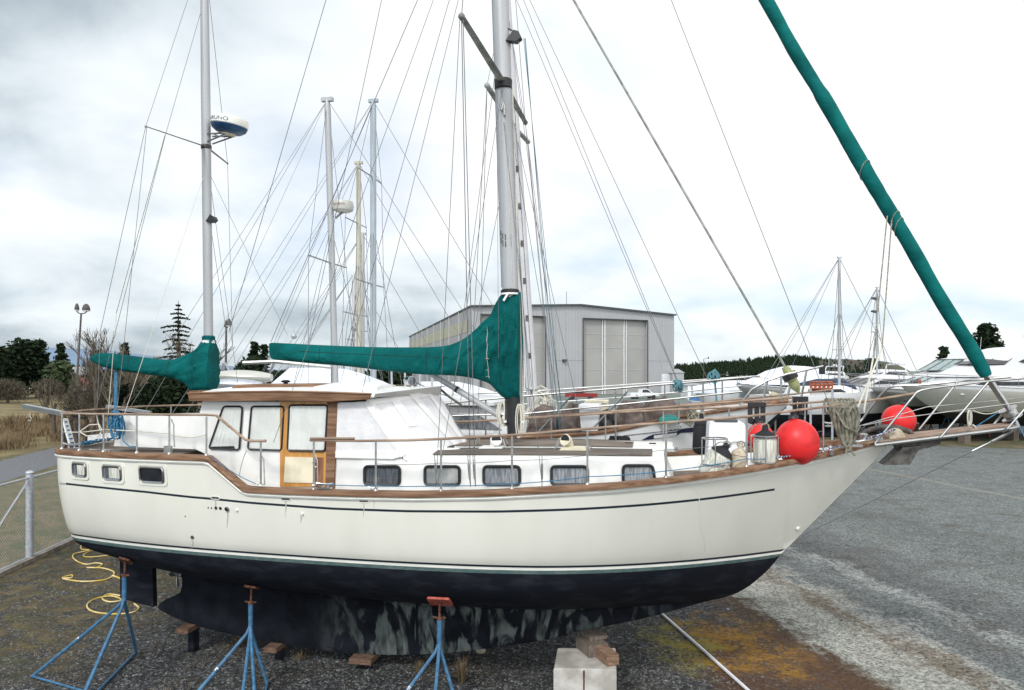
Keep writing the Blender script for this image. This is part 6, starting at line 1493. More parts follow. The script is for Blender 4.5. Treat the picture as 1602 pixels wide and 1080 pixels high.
def cooler(x0, x1, y0, y1, b, m, label, tp=.85, lid=True):
    a, e = P(x0, y1, b), P(x1, y1, b); h_ = (y1-y0)/F*a.y; c = (a+e)/2; w = (e-a).length/2; root = thing('cooler_box', label, 'cooler', c)
    mb = MB(); mb.rings([[c+U_*(w*k*p)+S_*(.26*k*q)+Z_*z for p, q in ((-1, -1), (1, -1), (1, 1), (-1, 1))] for z, k in ((0, tp), (.02, tp+.02), (h_*.8, .98))]); mesh_obj(mb, 'tub', m, root)
    mb = MB(); mb.rings([[c+U_*(w*k*p)+S_*(.27*k*q)+Z_*z for p, q in ((-1, -1), (1, -1), (1, 1), (-1, 1))] for z, k in ((h_*.8+.003, 1.04), (h_*.97, 1.04), (h_, .98))]); mesh_obj(mb, 'lid', m, root)
cooler(908, 939, 632, 673, OB+1.35, 'white_plastic', 'white lidded cooler box on the neighbouring deck', .8)
cooler(917, 951, 626, 648, OB+.3, 'cream', 'cream coloured box behind the white cooler', .97)

# --- sailboats further left whose masts rise behind the ketch
def back_sailboat(label, mpx, mtop_, mbase, Y, mm, r, L=11.5, spr=((.62, 1.1),), cover='yacht_white', radar=False, grp='sailboats parked behind the ketch', mt_frac=.55, ang=-11, stripe=None, lean=0, cabin=True):
    x = (mpx-CXP)/F*Y; fr = Frame(x-L*mt_frac*math.cos(rad(ang)), Y-L*mt_frac*math.sin(rad(ang)), rad(ang)); r0 = thing('sailboat', label, 'sailboat', fr.o, grp)
    gen_hull(fr, L, 1.75, .5, 1.7, 3.0, 3.5, 1.5, 'hull', cover, 'antifoul', r0, stripe)
    mbx = MB(); mbx.rings([[fr(t, b, z) for t, b in ((L*.3, .12), (L*.62, .12), (L*.62, -.12), (L*.3, -.12))] for z in (.12, .8)]); mesh_obj(mbx, 'keel', 'antifoul', r0)
    if cabin:
        c = block_profile(fr, [(L*.22, 2.9), (L*.24, 3.55), (L*.55, 3.6), (L*.66, 3.1)], 1.15, 'cabin', 'deck_white', r0)
        side_windows(fr, [[(L*.28, 3.2), (L*.28, 3.4), (L*.5, 3.42), (L*.54, 3.2)]], 1.15, 'dark_glass', c, .12, 2.9, 3.6)
    top = H+(HZ-mtop_)*Y/F; spz = [(1+(top-1)*f, w) for f, w in spr]
    ma = simple_mast(fr, L*mt_frac, 3.0, top, r, mm, r0, spz, True, L, 1.65, 3.1, None, .0065*Y/16, lean=lean)
    props(fr, (L*.3, L*.6), 1.5, .55, r0); return fr, r0, ma, top
fA, rA, mA, tA = back_sailboat('sailboat with a grey mast carrying a white radar, behind the main boat', 527, 155, 590, 19.5, 'alu_mast', .085, spr=((.60, 1.15),), lean=.27)
# radar on it
q = Q(537, 326, 19.5); root_r = mA; mb = MB(); mb.lathe(q-Z_*.10, Z_, [(.18, 0), (.26, .04), (.285, .15), (.25, .27), (.05, .31)], 24); rd = mesh_obj(mb, 'radar_dome', 'yacht_cream_shaded', mA)
mb = MB(); mb.tube([q-Z_*.1, q-Z_*.16-U_*.1, q-Z_*.26-U_*.22], .03, 6); mesh_obj(mb, 'radar_bracket', 'steel_dull', rd)
vs_, fs_ = text_verts('Raymarine', .085); mb = MB(); mb.add([q+Vector((.29*math.sin(v.x/.29-.25), -.29*math.cos(v.x/.29-.25)-.012, .07+v.y)) for v in vs_], fs_); mesh_obj(mb, 'lettering', 'letter_red', rd, smooth=False)
back_sailboat('sailboat with the tall pale blue mast with wind instruments, behind the main boat', 584, 158, 600, 24, 'mast_blue', .10, L=13, spr=((.52, 1.2), (.80, 1.0)))
back_sailboat('sailboat with the cream coloured mast, behind the main boat', 561, 255, 600, 28, 'mast_cream', .09, L=12, spr=((.5, 1.2), (.8, 1.0)))
back_sailboat('smaller sailboat with the short grey mast right beside the cream one', 567, 366, 600, 34, 'alu_mast', .10, L=10, spr=((.55, .9),))
back_sailboat('farthest sailboat with the thin short mast left of the cream mast', 553, 430, 600, 40, 'mast_white', .08, L=9, spr=((.6, .8),))
# shrink wrapped cruiser behind the wheelhouse, with a tall white tent
def tent(label, x0, x1, Y, zb, zr, m='white_shrink', ang=-6, L=None, hb=1.9, grp=None):
    xa_, xb_ = (x0-CXP)/F*Y, (x1-CXP)/F*Y; L = L or (xb_-xa_)/math.cos(rad(ang)); fr = Frame(xa_, Y, rad(ang)); r0 = thing('covered_boat', label, 'boat', fr.o, grp)
    gen_hull(fr, L, hb, .6, 1.2, zb-.1, zb+.3, 1.6, 'hull', 'yacht_white', 'antifoul', r0)
    rings = []
    for i in range(9):
        u = i/8; w = hb*(1 if u < .6 else 1-.75*((u-.6)/.4)**1.5)+.03; h_ = zr*(math.sin(math.pi*min(1, max(.0, .14+u*.6)))**.35) if u < .95 else zb+.5
        h_ = max(zb+.35, zr-(zr-zb-.5)*max(0, (u-.45)/.55)**1.4-(.6 if i == 0 else 0)); rings.append([fr(L*u, s*w, z) for s, z in ((1, zb-.05), (1, zb+.25), (.45, (zb+h_*2)/3+.12), (0, h_), (-.45, (zb+h_*2)/3+.12), (-1, zb+.25), (-1, zb-.05))])
    mb = MB(); mb.rings(rings); mesh_obj(mb, 'shrink_wrap', m, r0, ang=30); props(fr, (L*.25, L*.7), 1.5, .65, r0); return r0, fr
tn, tfr = tent('white shrink wrapped boat behind the wheelhouse roof', 425, 660, 21.5, 3.4, 4.78)
mb = MB()
r_, tf2 = tent('white covered cruiser seen beneath the green boom cover', 640, 800, 27, 3.2, 4.3, ang=-8)
for i, px in enumerate((612, 633, 656, 675)):   # posts of the frame showing above the searchlight
    o = mesh_obj(MB().tube([Q(px, 560, 20.4), Q(px+1, 606, 20.4)], .03, 6), 'frame_post', 'galv', tn)
# stern gear of the boat with the radar mast: rails and dinghy
st = fA; q0 = thing('dinghy', 'upturned pale grey dinghy behind the mizzen sail cover', 'dinghy', Q(375, 596, 18))
mb = MB(); rings = []
for i in range(13):
    u = i/12; c = Q(345+80*u, 588+3*u, 18); r_ = .16*math.sin(math.pi*(.15+.75*u))**.5; rings.append([c+Vector((0, math.cos(a)*r_*1.4, math.sin(a)*r_)) for a in [2*math.pi*k/12 for k in range(12)]])
mb.rings(rings); mesh_obj(mb, 'tube', 'yacht_cream_shaded', q0); mb = MB(); rings = []
for i in range(13):
    u = i/12; c = Q(338+72*u, 600+3*u, 17.4); r_ = .13*math.sin(math.pi*(.15+.75*u))**.5; rings.append([c+Vector((0, math.cos(a)*r_*1.4, math.sin(a)*r_)) for a in [2*math.pi*k/12 for k in range(12)]])
mb.rings(rings); mesh_obj(mb, 'tube', 'galv', q0)
ar = mesh_obj(MB().tube([Q(380, 568, 18.4), Q(430, 566, 18.4), Q(520, 575, 18.4)], .05, 6), 'stern_arch', 'steel', rA)
for a, b_ in (((350, 568), (338, 625)), ((372, 606), (352, 568)), ((430, 566), (405, 622)), ((520, 575), (520, 606)), ((395, 585), (395, 620)), ((360, 603), (440, 608))): mesh_obj(MB().tube([Q(*a, 18.4), Q(*b_, 18.4)], .028, 5), 'stern_rail', 'steel', rA)
# --- sails boats at the right
for lab, px, yt, Y, w in (('sailboat with a bare mast standing beyond the shrink wrapped cruiser, right side', 1313, 403, 52, .10), ('distant sailboat whose mast carries two small radars, right side', 1372, 450, 74, .11)):
    fr, r0, ma, top = back_sailboat(lab, px, yt, 590, Y, 'alu_mast', w, L=11, spr=((.44 if px < 1350 else .7, .62 if px > 1350 else .65),), grp='sailboats parked among the motor yachts', ang=8)
    if px > 1350:
        for z in (.55, .75, .88): mb = MB(); q = fr(11*.55-.35, 0, 3+(top-3)*z); mb.lathe(q, Z_, [(.1, 0), (.28, .05), (.28, .18), (.1, .24)], 12); mb.tube([q, q+fr.u*.4-Z_*.1], .04, 5); mesh_obj(mb, 'radar_dome', 'anchor_grey' if z > .7 else 'yacht_white', ma)

# --- motor yachts
def yacht(label, bow, stern, Yb, Ys, hb, zk, zw, s0, s1, rake, supers, top='yacht_white', bottom='black', stripe=None, name='motor_yacht', cat_='yacht', grp='motor yachts parked across the yard', flare=1.0, portholes=(), side_top=None):
    xb_, xs_ = (bow-CXP)/F*Yb, (stern-CXP)/F*Ys; ang = math.atan2(Yb-Ys, xb_-xs_); L = math.hypot(xb_-xs_, Yb-Ys); fr = Frame(xs_, Ys, ang); r0 = thing(name, label, cat_, fr.o, grp)
    h_, zs, hbm = gen_hull(fr, L, hb, zk, zw, s0, s1, rake, 'hull', top, bottom, r0, stripe, flare, 40, .92)
    for s in (1, -1): mesh_obj(MB().tube([fr(L*u/20, s*(hbm(u/20)+.03), zs(u/20)+.02) for u in range(20)], .05, 5), 'rub_rail', 'yacht_white', r0)
    for prof, w, tp, m, wins, nar in supers:
        pr = [(L*u, z) for u, z in prof]; zmin = min(z for _, z in pr); zmax = max(z for _, z in pr)
        o = block_profile(fr, pr, hb*w, 'superstructure', m, r0, tp, .08, .9, nar)
        for poly, wm in wins: side_windows(fr, [[(L*u, z) for u, z in poly]], hb*w, wm, o, tp, zmin, zmax, max(t for t, _ in pr), min(t for t, _ in pr), nar)
        # windscreen lying on the sloping front
        fp = sorted(pr, key=lambda q: -q[0])
    for u, z in portholes:
        for s in (1, -1): 
            c = fr(L*u, s*(hbm(u)*(1-((zs(u)-z)/(zs(u)-zk))**(3.2-2*u))+.03), z); mb = MB(); mb.add([c+fr.u*a+Z_*e for a, e in rrect(.22, .09, .06)], [tuple(range(20))]); mesh_obj(mb, 'porthole', 'dark_glass', h_)
    # bow rail
    for s in (1, -1):
        mesh_obj(MB().tube([fr(L*u, s*max(.05, hbm(u)-.12), zs(u)+(.62 if u < .99 else .7)) for u in (.55, .65, .75, .85, .93, .985)], .022, 4), 'bow_rail', 'steel', r0)
        for u in (.55, .65, .75, .85, .93, .985): mesh_obj(MB().tube([fr(L*u, s*max(.05, hbm(u)-.12), zs(u)), fr(L*u, s*max(.05, hbm(u)-.12), zs(u)+.62)], .018, 4), 'rail_post', 'steel', r0)
    props(fr, (L*.2, L*.5, L*.72), hb, zk+.1, r0)
    for u in (.15, .4, .65):
        for s in (1, -1): mesh_obj(MB().tube([fr(L*u, s*hb*.75, zw+.1), fr(L*u, s*hb*1.1, .05)], .05, 5), 'stand_leg', 'orange_paint' if u == .4 else 'stand_blue', r0)
    return fr, r0, L
def windscreen(fr, L, parent, u0, z0, u1, z1, w0, w1, m, mull=3, k=.02, name='windscreen'):
    """raked front glass between (u0,z0) low-forward and (u1,z1) high-aft"""
    a = [fr(L*u0+k, s*w0, z0) for s in (1, 0, -1)]; b_ = [fr(L*u1+k, s*w1, z1+k) for s in (1, 0, -1)]; a[1] += fr.u*.35; b_[1] += fr.u*.2
    mb = MB(); mb.grid([a, b_]); o = mesh_obj(mb, name, m, parent, smooth=False)
    for s in (1, .33, -.33, -1):
        p0 = fr(L*u0+k*2+.35*(1-abs(s)), s*w0, z0); p1 = fr(L*u1+k*2+.2*(1-abs(s)), s*w1, z1+k); mesh_obj(MB().tube([p0, p1], .035, 4), 'mullion', 'trim_dark', o)
    return o
# big yacht at the right edge
fr, r0, L = yacht('largest white motor yacht with a wraparound dark window, at the right edge', 1405, 1740, 46, 53, 2.9, .95, 2.05, 3.3, 3.95, 3.4,
    [([(.05, 3.2), (.06, 4.35), (.60, 4.50), (.76, 4.30), (.84, 3.7), (.84, 3.2)], .86, .10, 'yacht_white', [([(.40, 3.75), (.44, 3.98), (.74, 4.0), (.80, 3.75)], 'dark_glass')], .35),
     ([(.04, 4.4), (.05, 6.1), (.52, 6.22), (.585, 5.98), (.66, 5.05), (.78, 4.30), (.70, 4.2)], .80, .16, 'yacht_white', [([(.10, 5.15), (.12, 5.65), (.53, 5.72), (.60, 5.28), (.55, 5.12)], 'dark_glass')], .30)], top='yacht_cream_shaded', portholes=((.55, 2.5), (.50, 2.5)))
windscreen(fr, L, r0, .655, 5.12, .575, 5.80, 1.75, 1.55, 'dark_glass')
for u in (.3, .42): mb = MB(); q = fr(L*u, 0, 6.1); mb.tube([q, q+Z_*1.1], .04, 5); mb.tube([q+Z_*.6, q+Z_*1.0+fr.u*.7], .03, 5); mb.lathe(q+fr.s*.7, Z_, [(.3, 0), (.32, .1), (.2, .25)], 12); mesh_obj(mb, 'antenna_mast', 'yacht_white', r0)
# flybridge cruiser with the framed windscreen
fr, r0, L = yacht('white flybridge cruiser with a black framed windscreen, left of the largest yacht', 1362, 1640, 58, 64, 2.3, .7, 1.6, 3.3, 3.8, 2.6,
    [([(.10, 3.1), (.12, 4.55), (.52, 4.9), (.60, 4.75), (.84, 3.95), (.88, 3.2)], .88, .10, 'yacht_white', [([(.30, 4.0), (.33, 4.35), (.60, 4.35), (.68, 4.05)], 'tint_glass')], .35),
     ([(.12, 5.55), (.12, 5.72), (.50, 5.80), (.58, 5.66), (.55, 5.55)], .70, .05, 'yacht_white', [], .2)])
windscreen(fr, L, r0, .66, 4.72, .565, 5.62, 1.65, 1.35, 'pale_glass')
side_windows(fr, [[(L*.2, 4.72), (L*.2, 5.58), (L*.565, 5.62), (L*.65, 4.74)]], 1.62, 'pale_glass', r0, .0, 4, 6)
for u0, u1 in ((.2, .2), (.3, .36), (.42, .36), (.5, .5), (.65, .565)):
    for s in (1, -1): mesh_obj(MB().tube([fr(L*u0, s*1.66, 4.72), fr(L*u1, s*1.5, 5.62)], .045, 4), 'frame_post', 'trim_dark', r0)
# express cruiser with the triangular bow window
fr, r0, L = yacht('express cruiser with a grey canvas top and raked windscreen, in front of the flybridge cruiser', 1362, 1580, 50, 56, 2.1, .85, 2.25, 2.95, 3.55, 2.6,
    [([(.25, 3.0), (.30, 3.65), (.62, 3.78), (.86, 3.45), (.92, 3.2)], .78, .1, 'yacht_white', [], .5),
     ([(.30, 3.7), (.34, 4.30), (.52, 4.36), (.60, 4.2), (.55, 3.75)], .74, .18, 'canvas_panel', [([(.36, 3.85), (.38, 4.15), (.52, 4.2), (.54, 3.85)], 'blue_cover')], .2)], top='yacht_grey_shaded')
windscreen(fr, L, r0, .74, 3.68, .60, 4.22, 1.35, 1.15, 'pale_glass')
# small boards carried on its rail
mb = MB(); q = Q(1430, 597, 51.0); mb.box(q, (.24, .03, .13)); o1 = mesh_obj(mb, 'registration_board', 'trim_dark', r0); mb = MB(); mb.box(q+Vector((.36, 0, .0)), (.13, .035, .13)); mesh_obj(mb, 'orange_board', 'orange_paint', o1)
# sports cruiser, bow towards the rope coil
fr, r0, L = yacht('low white sports cruiser with dark side windows, bow pointing left above the rope coil', 1270, 1440, 52, 60, 1.9, .85, 2.15, 2.85, 3.22, 2.4,
    [([(.15, 2.9), (.18, 3.55), (.55, 3.7), (.82, 3.42), (.9, 3.1)], .82, .12, 'yacht_white', [], .5),
     ([(.18, 3.5), (.22, 4.22), (.42, 4.34), (.52, 4.2), (.72, 3.62), (.66, 3.5)], .74, .22, 'yacht_white', [([(.24, 3.72), (.26, 4.02), (.50, 4.08), (.62, 3.7)], 'dark_glass')], .25)], top='yacht_cream_shaded', portholes=((.6, 2.7),))
windscreen(fr, L, r0, .70, 3.68, .55, 4.14, 1.1, .95, 'dark_glass')
# covered cruiser, left
fr, r0, L = yacht('cream hulled cruiser with a white shrink wrapped cabin, leftmost of the yachts', 1152, 1318, 56, 65, 2.2, .9, 2.4, 2.8, 3.70, 2.2,
    [([(.15, 2.9), (.16, 4.2), (.30, 4.25), (.32, 3.5), (.5, 3.3)], .8, .08, 'yacht_white', [([(.17, 3.7), (.17, 4.05), (.28, 4.08), (.29, 3.7)], 'tint_glass')], 0)], top='yacht_cream_shaded', portholes=((.62, 3.0), (.5, 2.9), (.38, 2.8)))
mb = MB(); rings = []
for u, h_, w in ((.30, 4.5, .92), (.36, 5.05, .9), (.52, 5.12, .9), (.66, 4.8, .85), (.80, 4.3, .62), (.93, 3.9, .3), (.975, 3.75, .1)):
    rings.append([fr(L*u, s*2.2*w, z) for s, z in ((1, 3.0+.7*u), (.96, 3.45+.35*u), (.5, h_-.12), (0, h_), (-.5, h_-.12), (-.96, 3.45+.35*u), (-1, 3.2+.5*u))])
mb.rings(rings); mesh_obj(mb, 'shrink_wrap', 'white_shrink', r0, ang=30)
tent('small shrink wrapped boat partly hidden left of the cream hulled cruiser', 1200, 1128, 60, 2.9, 3.9, ang=176, L=6, hb=1.4)
for i, (px0, px1, Y, z0_, z1_, lab) in enumerate(((1092, 1140, 75, 2.2, 3.0, 'long low white covered boat right of the boatyard hangar'), (1230, 1262, 66, 3.5, 4.3, 'white covered boat seen between the cream cruiser and the bare mast'), (1255, 1300, 58, 3.3, 4.1, 'pale boat behind the orange frame'))):
    tent(lab, px0, px1, Y, z0_, z1_, ang=3)
c = Q(1300, 597, 54); lump_r = thing('covered_boat', 'boat under a dark blue cover, left of the right hand masts', 'boat', (c.x, c.y, 0)); fr = Frame(c.x+1.6, c.y, rad(180))
gen_hull(fr, 4.4, 1.0, 2.0, 2.4, 3.3, 3.5, .8, 'hull', 'yacht_white', 'antifoul', lump_r)
mb = MB(); mb.rings([[fr(4.4*u, s*w, z) for s, z in ((1, 3.35), (.6, h_), (0, h_+.1), (-.6, h_), (-1, 3.35))] for u, w, h_ in ((.02, .9, 3.6), (.2, 1.05, 4.0), (.6, 1.05, 4.0), (.97, .2, 3.6))]); mesh_obj(mb, 'cover', 'navy_cover', lump_r)
mb = MB(); mb.box(fr(2, 0, 1), (1.6, .6, 1.0), fr.ax); mesh_obj(mb, 'cradle', 'orange_paint', lump_r)
# orange steel lifting frame and things on the ground between the boats
def truss(label, px0, px1, py0, py1, Y, m='orange_paint', name='steel_frame'):
    root = thing(name, label, 'frame', Vector(((px0+px1)/2/F*Y-CXP/F*Y, Y, 0))); n = 5
    for k in range(n+1):
        x = px0+(px1-px0)*k/n; mesh_obj(MB().tube([Q(x, py0, Y), Q(x, py1, Y)], .06, 5), 'upright', m, root)
    for y in (py0, (py0+py1)/2, py1): mesh_obj(MB().tube([Q(px0, y, Y), Q(px1, y, Y)], .07, 5), 'beam', m, root)
    for k in range(n): x = px0+(px1-px0)*k/n; mesh_obj(MB().tube([Q(x, py1, Y), Q(x+(px1-px0)/n, py0, Y)], .045, 5), 'diagonal', m, root)
    for x in (px0, px1): q = Q(x, py1, Y); mesh_obj(MB().tube([q, Vector((q.x, q.y, 0))], .08, 5), 'leg', 'galv', root)
truss('orange steel lifting frame seen between the cream cruiser and the sports cruiser', 1268, 1302, 598, 608, 50)
truss('orange trestle on the ground beneath the cream hulled cruiser', 1228, 1275, 642, 654, 66)
truss('low orange trailer frame on the ground left of the rope coil', 1285, 1330, 640, 652, 62)
g_ = G(1132, 655); fr = Frame(g_.x+1.6, g_.y, rad(170)); r0 = thing('covered_boat', 'small boat under a bright blue cover on the ground beyond the neighbouring bow', 'boat', g_)
gen_hull(fr, 5, 1.0, .5, .8, 1.5, 1.8, .8, 'hull', 'yacht_white', 'antifoul', r0)
mb = MB(); mb.rings([[fr(5*u, s*w, z) for s, z in ((1, 1.5), (.6, h_), (0, h_+.2), (-.6, h_), (-1, 1.5))] for u, w, h_ in ((.02, .9, 1.9), (.3, 1.05, 2.5), (.6, 1.05, 2.3), (.97, .2, 1.9))]); mesh_obj(mb, 'cover', 'blue_cover', r0)
props(fr, (1, 3.2), 1, .6, r0)
lump_ = [(1216, 618, 'cream_dinghy')]
q = G(1215, 655); r0 = thing('dinghy', 'cream dinghy propped tilted beneath the cream hulled cruiser', 'dinghy', q)
mb = MB(); rings = []
for i in range(9):
    u = i/8; c = Q(1205+50*u, 625+8*u, 40)+Z_*(.35*(1-u)); w = .45*math.sin(math.pi*(.2+.6*u)); rings.append([c+Vector((0, s*w, z)) for s, z in ((1, .1), (.7, -.22), (0, -.3), (-.7, -.22), (-1, .1), (0, -.1))])
mb.rings(rings); mesh_obj(mb, 'hull', 'cream', r0)
for px in (1213, 1245): a = Q(px, 632, 40); mesh_obj(MB().tube([a, Vector((a.x, a.y, 0))], .05, 5), 'prop', 'timber_grey', r0)

# radar arches, antennas and pulpit-mounted gear on the yachts; more boats further along the row
def extra_yacht(lab, bow, stern, Yb, Ys, roof, zoff=0):
    fr, r0, L = yacht(lab, bow, stern, Yb, Ys, 2.0, .85, 2.1, 2.9+zoff, 3.5+zoff, 2.2,
        [([(.2, 2.9), (.22, 3.6+zoff), (.6, 3.8+zoff), (.86, 3.4+zoff), (.9, 3.1)], .82, .1, 'yacht_white', [], .45),
         ([(.22, 3.6), (.25, roof), (.48, roof+.1), (.58, roof-.15), (.70, 3.8+zoff), (.66, 3.6)], .74, .2, 'yacht_white', [([(.28, roof-.55), (.29, roof-.18), (.52, roof-.14), (.61, roof-.55)], 'dark_glass')], .25)])
    windscreen(fr, L, r0, .685, 3.85+zoff, .585, roof-.2, 1.2, 1.0, 'dark_glass')
    mb = MB(); mb.tube([fr(L*.3, 1.3, roof-.2), fr(L*.27, 1.2, roof+.75), fr(L*.27, -1.2, roof+.75), fr(L*.3, -1.3, roof-.2)], .09, 6); mesh_obj(mb, 'radar_arch', 'yacht_white', r0)
    mb = MB(); mb.lathe(fr(L*.27, 0, roof+.8), Z_, [(.25, 0), (.3, .08), (.22, .24)], 14); mesh_obj(mb, 'radar_dome', 'yacht_white', r0)
    for b_ in (-.9, .9): mesh_obj(MB().tube([fr(L*.27, b_, roof+.7), fr(L*.25, b_, roof+3.0)], .02, 4), 'antenna', 'yacht_white', r0)
extra_yacht('white hardtop cruiser partly hidden between the sports cruiser and the flybridge cruiser', 1392, 1560, 70, 78, 5.1, .5)
extra_yacht('distant white cruiser right of the bare mast, behind the low sports cruiser', 1322, 1430, 84, 92, 4.7, .3)
extra_yacht('distant small white cruiser behind the shrink wrapped cabin and orange frame', 1236, 1330, 92, 100, 4.5, .4)
# ------------------------------------------------------------------ boatyard hangar and annexes
hL, hR, hA = Vector((-7.24, 130, 0)), Vector((33.3, 151, 0)), None
fu = (hR-hL).normalized(); FW = (hR-hL).length; fn = Vector((fu.y, -fu.x, 0))   # fn points to the camera
EV = 16.1; apx = FW*.5; AZ = EV+1.15
hang = thing('hangar', 'large grey corrugated metal boatyard hangar with two tall recessed doors', 'hangar', (hL+hR)/2)
bk = Vector((-34.5, 247, 0))-hL; bk_u = bk.normalized(); BL = bk.length
DT = EV-1.35
def fp(s, z, d=0): return hL+fu*s+Z_*z+fn*d
def s_of(px): # distance along the front for a photo column
    k = (px-CXP)/F; return (k*hL.y-hL.x)/(fu.x-k*fu.y)
d1a, d1b = s_of(912), s_of(1013); d0a, d0b = s_of(752), s_of(853)
mb = MB()
for a, b_ in ((0, d0a), (d0b, d1a), (d1b, FW)): mb.add([fp(a, 0), fp(b_, 0), fp(b_, DT), fp(a, DT)], [(0, 1, 2, 3)])
mb.add([fp(0, DT), fp(FW, DT), fp(FW, EV), fp(apx, AZ), fp(0, EV)], [(0, 1, 2, 3, 4)])
for a, b_ in ((d0a, d0b), (d1a, d1b)):
    mb.add([fp(a, 0), fp(a, 0, -.9), fp(a, DT, -.9), fp(a, DT)], [(0, 1, 2, 3)]); mb.add([fp(b_, 0), fp(b_, 0, -.9), fp(b_, DT, -.9), fp(b_, DT)], [(0, 1, 2, 3)]); mb.add([fp(a, DT), fp(b_, DT), fp(b_, DT, -.9), fp(a, DT, -.9)], [(0, 1, 2, 3)])
def corrugated():
    m = mat('corrugated', (.36, .365, .38), .55, var=.03, scale=.25); n = m.node_tree.nodes; l = m.node_tree.links
    g = n.new('ShaderNodeNewGeometry'); v = n.new('ShaderNodeVectorMath'); v.operation = 'DOT_PRODUCT'; l.new(g.outputs['Position'], v.inputs[0]); v.inputs[1].default_value = tuple(fu*1.0+bk_u*.0)
    w = n.new('ShaderNodeMath'); w.operation = 'MULTIPLY'; w.inputs[1].default_value = 9; l.new(v.outputs['Value'], w.inputs[0]); s = n.new('ShaderNodeMath'); s.operation = 'SINE'; l.new(w.outputs[0], s.inputs[0])
    b = n.new('ShaderNodeBump'); b.inputs['Strength'].default_value = .22; b.inputs['Distance'].default_value = .08; l.new(s.outputs[0], b.inputs['Height']); l.new(b.outputs[0], n['Principled BSDF'].inputs['Normal'])
corrugated()
bb = [hL+bk, hR+bk]
mb.add([fp(0, 0), hL+bk, hL+bk+Z_*EV, fp(0, EV)], [(0, 1, 2, 3)]); mb.add([fp(FW, 0), hR+bk, hR+bk+Z_*EV, fp(FW, EV)], [(0, 1, 2, 3)])
mesh_obj(mb, 'wall', 'corrugated', hang, smooth=False)
mb = MB(); ap = fp(apx, AZ+.03)
rows = [[fp(-.3, EV+.02, .4), fp(apx, AZ+.05, .4), fp(FW+.3, EV+.02, .4)], [hL+bk+Z_*(EV+.02), ap+bk, hR+bk+Z_*(EV+.02)]]
mb.grid(rows); mesh_obj(mb, 'roof', 'roof_grey', hang, smooth=False)
mb = MB(); mb.strut(fp(-.2, EV, .42), fp(apx, AZ, .42), .25, .30); mb.strut(fp(apx, AZ, .42), fp(FW+.2, EV, .42), .25, .30); mesh_obj(mb, 'roof_trim', 'trim_dark', hang)
mb = MB(); mb.strut(fp(0, EV, .1), hL+bk+Z_*EV, .3, .34); mesh_obj(mb, 'roof_trim', 'trim_dark', hang)
nb_ = Vector((-bk_u.y, bk_u.x, 0)); nb_ = nb_ if nb_.dot(Vector((-1, 0, 0))) > 0 else -nb_
mb = MB(); o_ = nb_*.06
mb.add([fp(.0, EV-2.0)+o_+bk_u*3, hL+bk+Z_*(EV-2.0)+o_, hL+bk+Z_*(EV-4.4)+o_, fp(0, EV-4.4)+o_+bk_u*3], [(0, 1, 2, 3)]); mesh_obj(mb, 'skylight_band', 'panel_yellow', hang, smooth=False)
for k in range(1, 9): q = hL+bk*(k/9)+nb_*.08; mb = MB(); mb.box(q+Z_*EV/2, (.12, .12, EV/2)); mesh_obj(mb, 'wall_seam', 'roof_grey', hang)
for a, b_ in ((d0a, d0b), (d1a, d1b)):
    w = (b_-a)/3
    for k in range(3):
        mb = MB(); mb.box(fp(a+w*(k+.5), DT/2, -.75+.12*(k % 2)), (w/2-.02, .06, DT/2-.05), (fu, fn, Z_)); dr = mesh_obj(mb, 'door_panel', 'door_grey', hang)
        for z in (DT*.33, DT*.62, DT*.80): mb = MB(); mb.box(fp(a+w*(k+.5), z, -.66+.12*(k % 2)), (w/2-.05, .02, .05), (fu, fn, Z_)); mesh_obj(mb, 'door_seam', 'trim_dark' if False else 'roof_grey', dr)
    for k in (1, 2):
        for dx in (-.28, .28): mb = MB(); mb.box(fp(a+w*k+dx, DT/2, -.55), (.12, .08, DT/2-.05), (fu, fn, Z_)); mesh_obj(mb, 'door_edge', 'door_white', hang)
    mb = MB()
    mb.tube([fp(a, 0, .05), fp(a, DT, .05), fp(b_, DT, .05), fp(b_, 0, .05)], .16, 4); mesh_obj(mb, 'door_frame', 'trim_dark', hang)
for s in (s_of(867), s_of(885), s_of(1035)): mb = MB(); mb.box(fp(s, EV/2, .06), (.08, .05, EV/2-.2), (fu, fn, Z_)); mesh_obj(mb, 'wall_seam', 'roof_grey', hang)
mb = MB(); mb.box(fp((d0b+d1a)/2, EV*.42, .04), ((d1a-d0b)/2-.2, .03, .05), (fu, fn, Z_)); mb.box(fp(d1b+(FW-d1b)/2, EV*.42, .04), ((FW-d1b)/2-.2, .03, .05), (fu, fn, Z_))
mesh_obj(mb, 'wall_joint', 'roof_grey', hang)
mb = MB(); q = fp(s_of(882), 6.6, .3); mb.box(q, (.35, .3, .22), (fu, fn, Z_)); mesh_obj(mb, 'wall_lamp', 'trim_dark', hang)
mb = MB(); mb.box(fp(s_of(1046), 2.0, .05), (1.9, .05, 2.0), (fu, fn, Z_)); mesh_obj(mb, 'roller_door', 'white_plastic', hang)
mb = MB(); mb.tube([fp(s_of(885)-.0, AZ, .3), fp(s_of(885), AZ+2.4, .3)], .04, 4); mesh_obj(mb, 'antenna', 'trim_dark', hang)
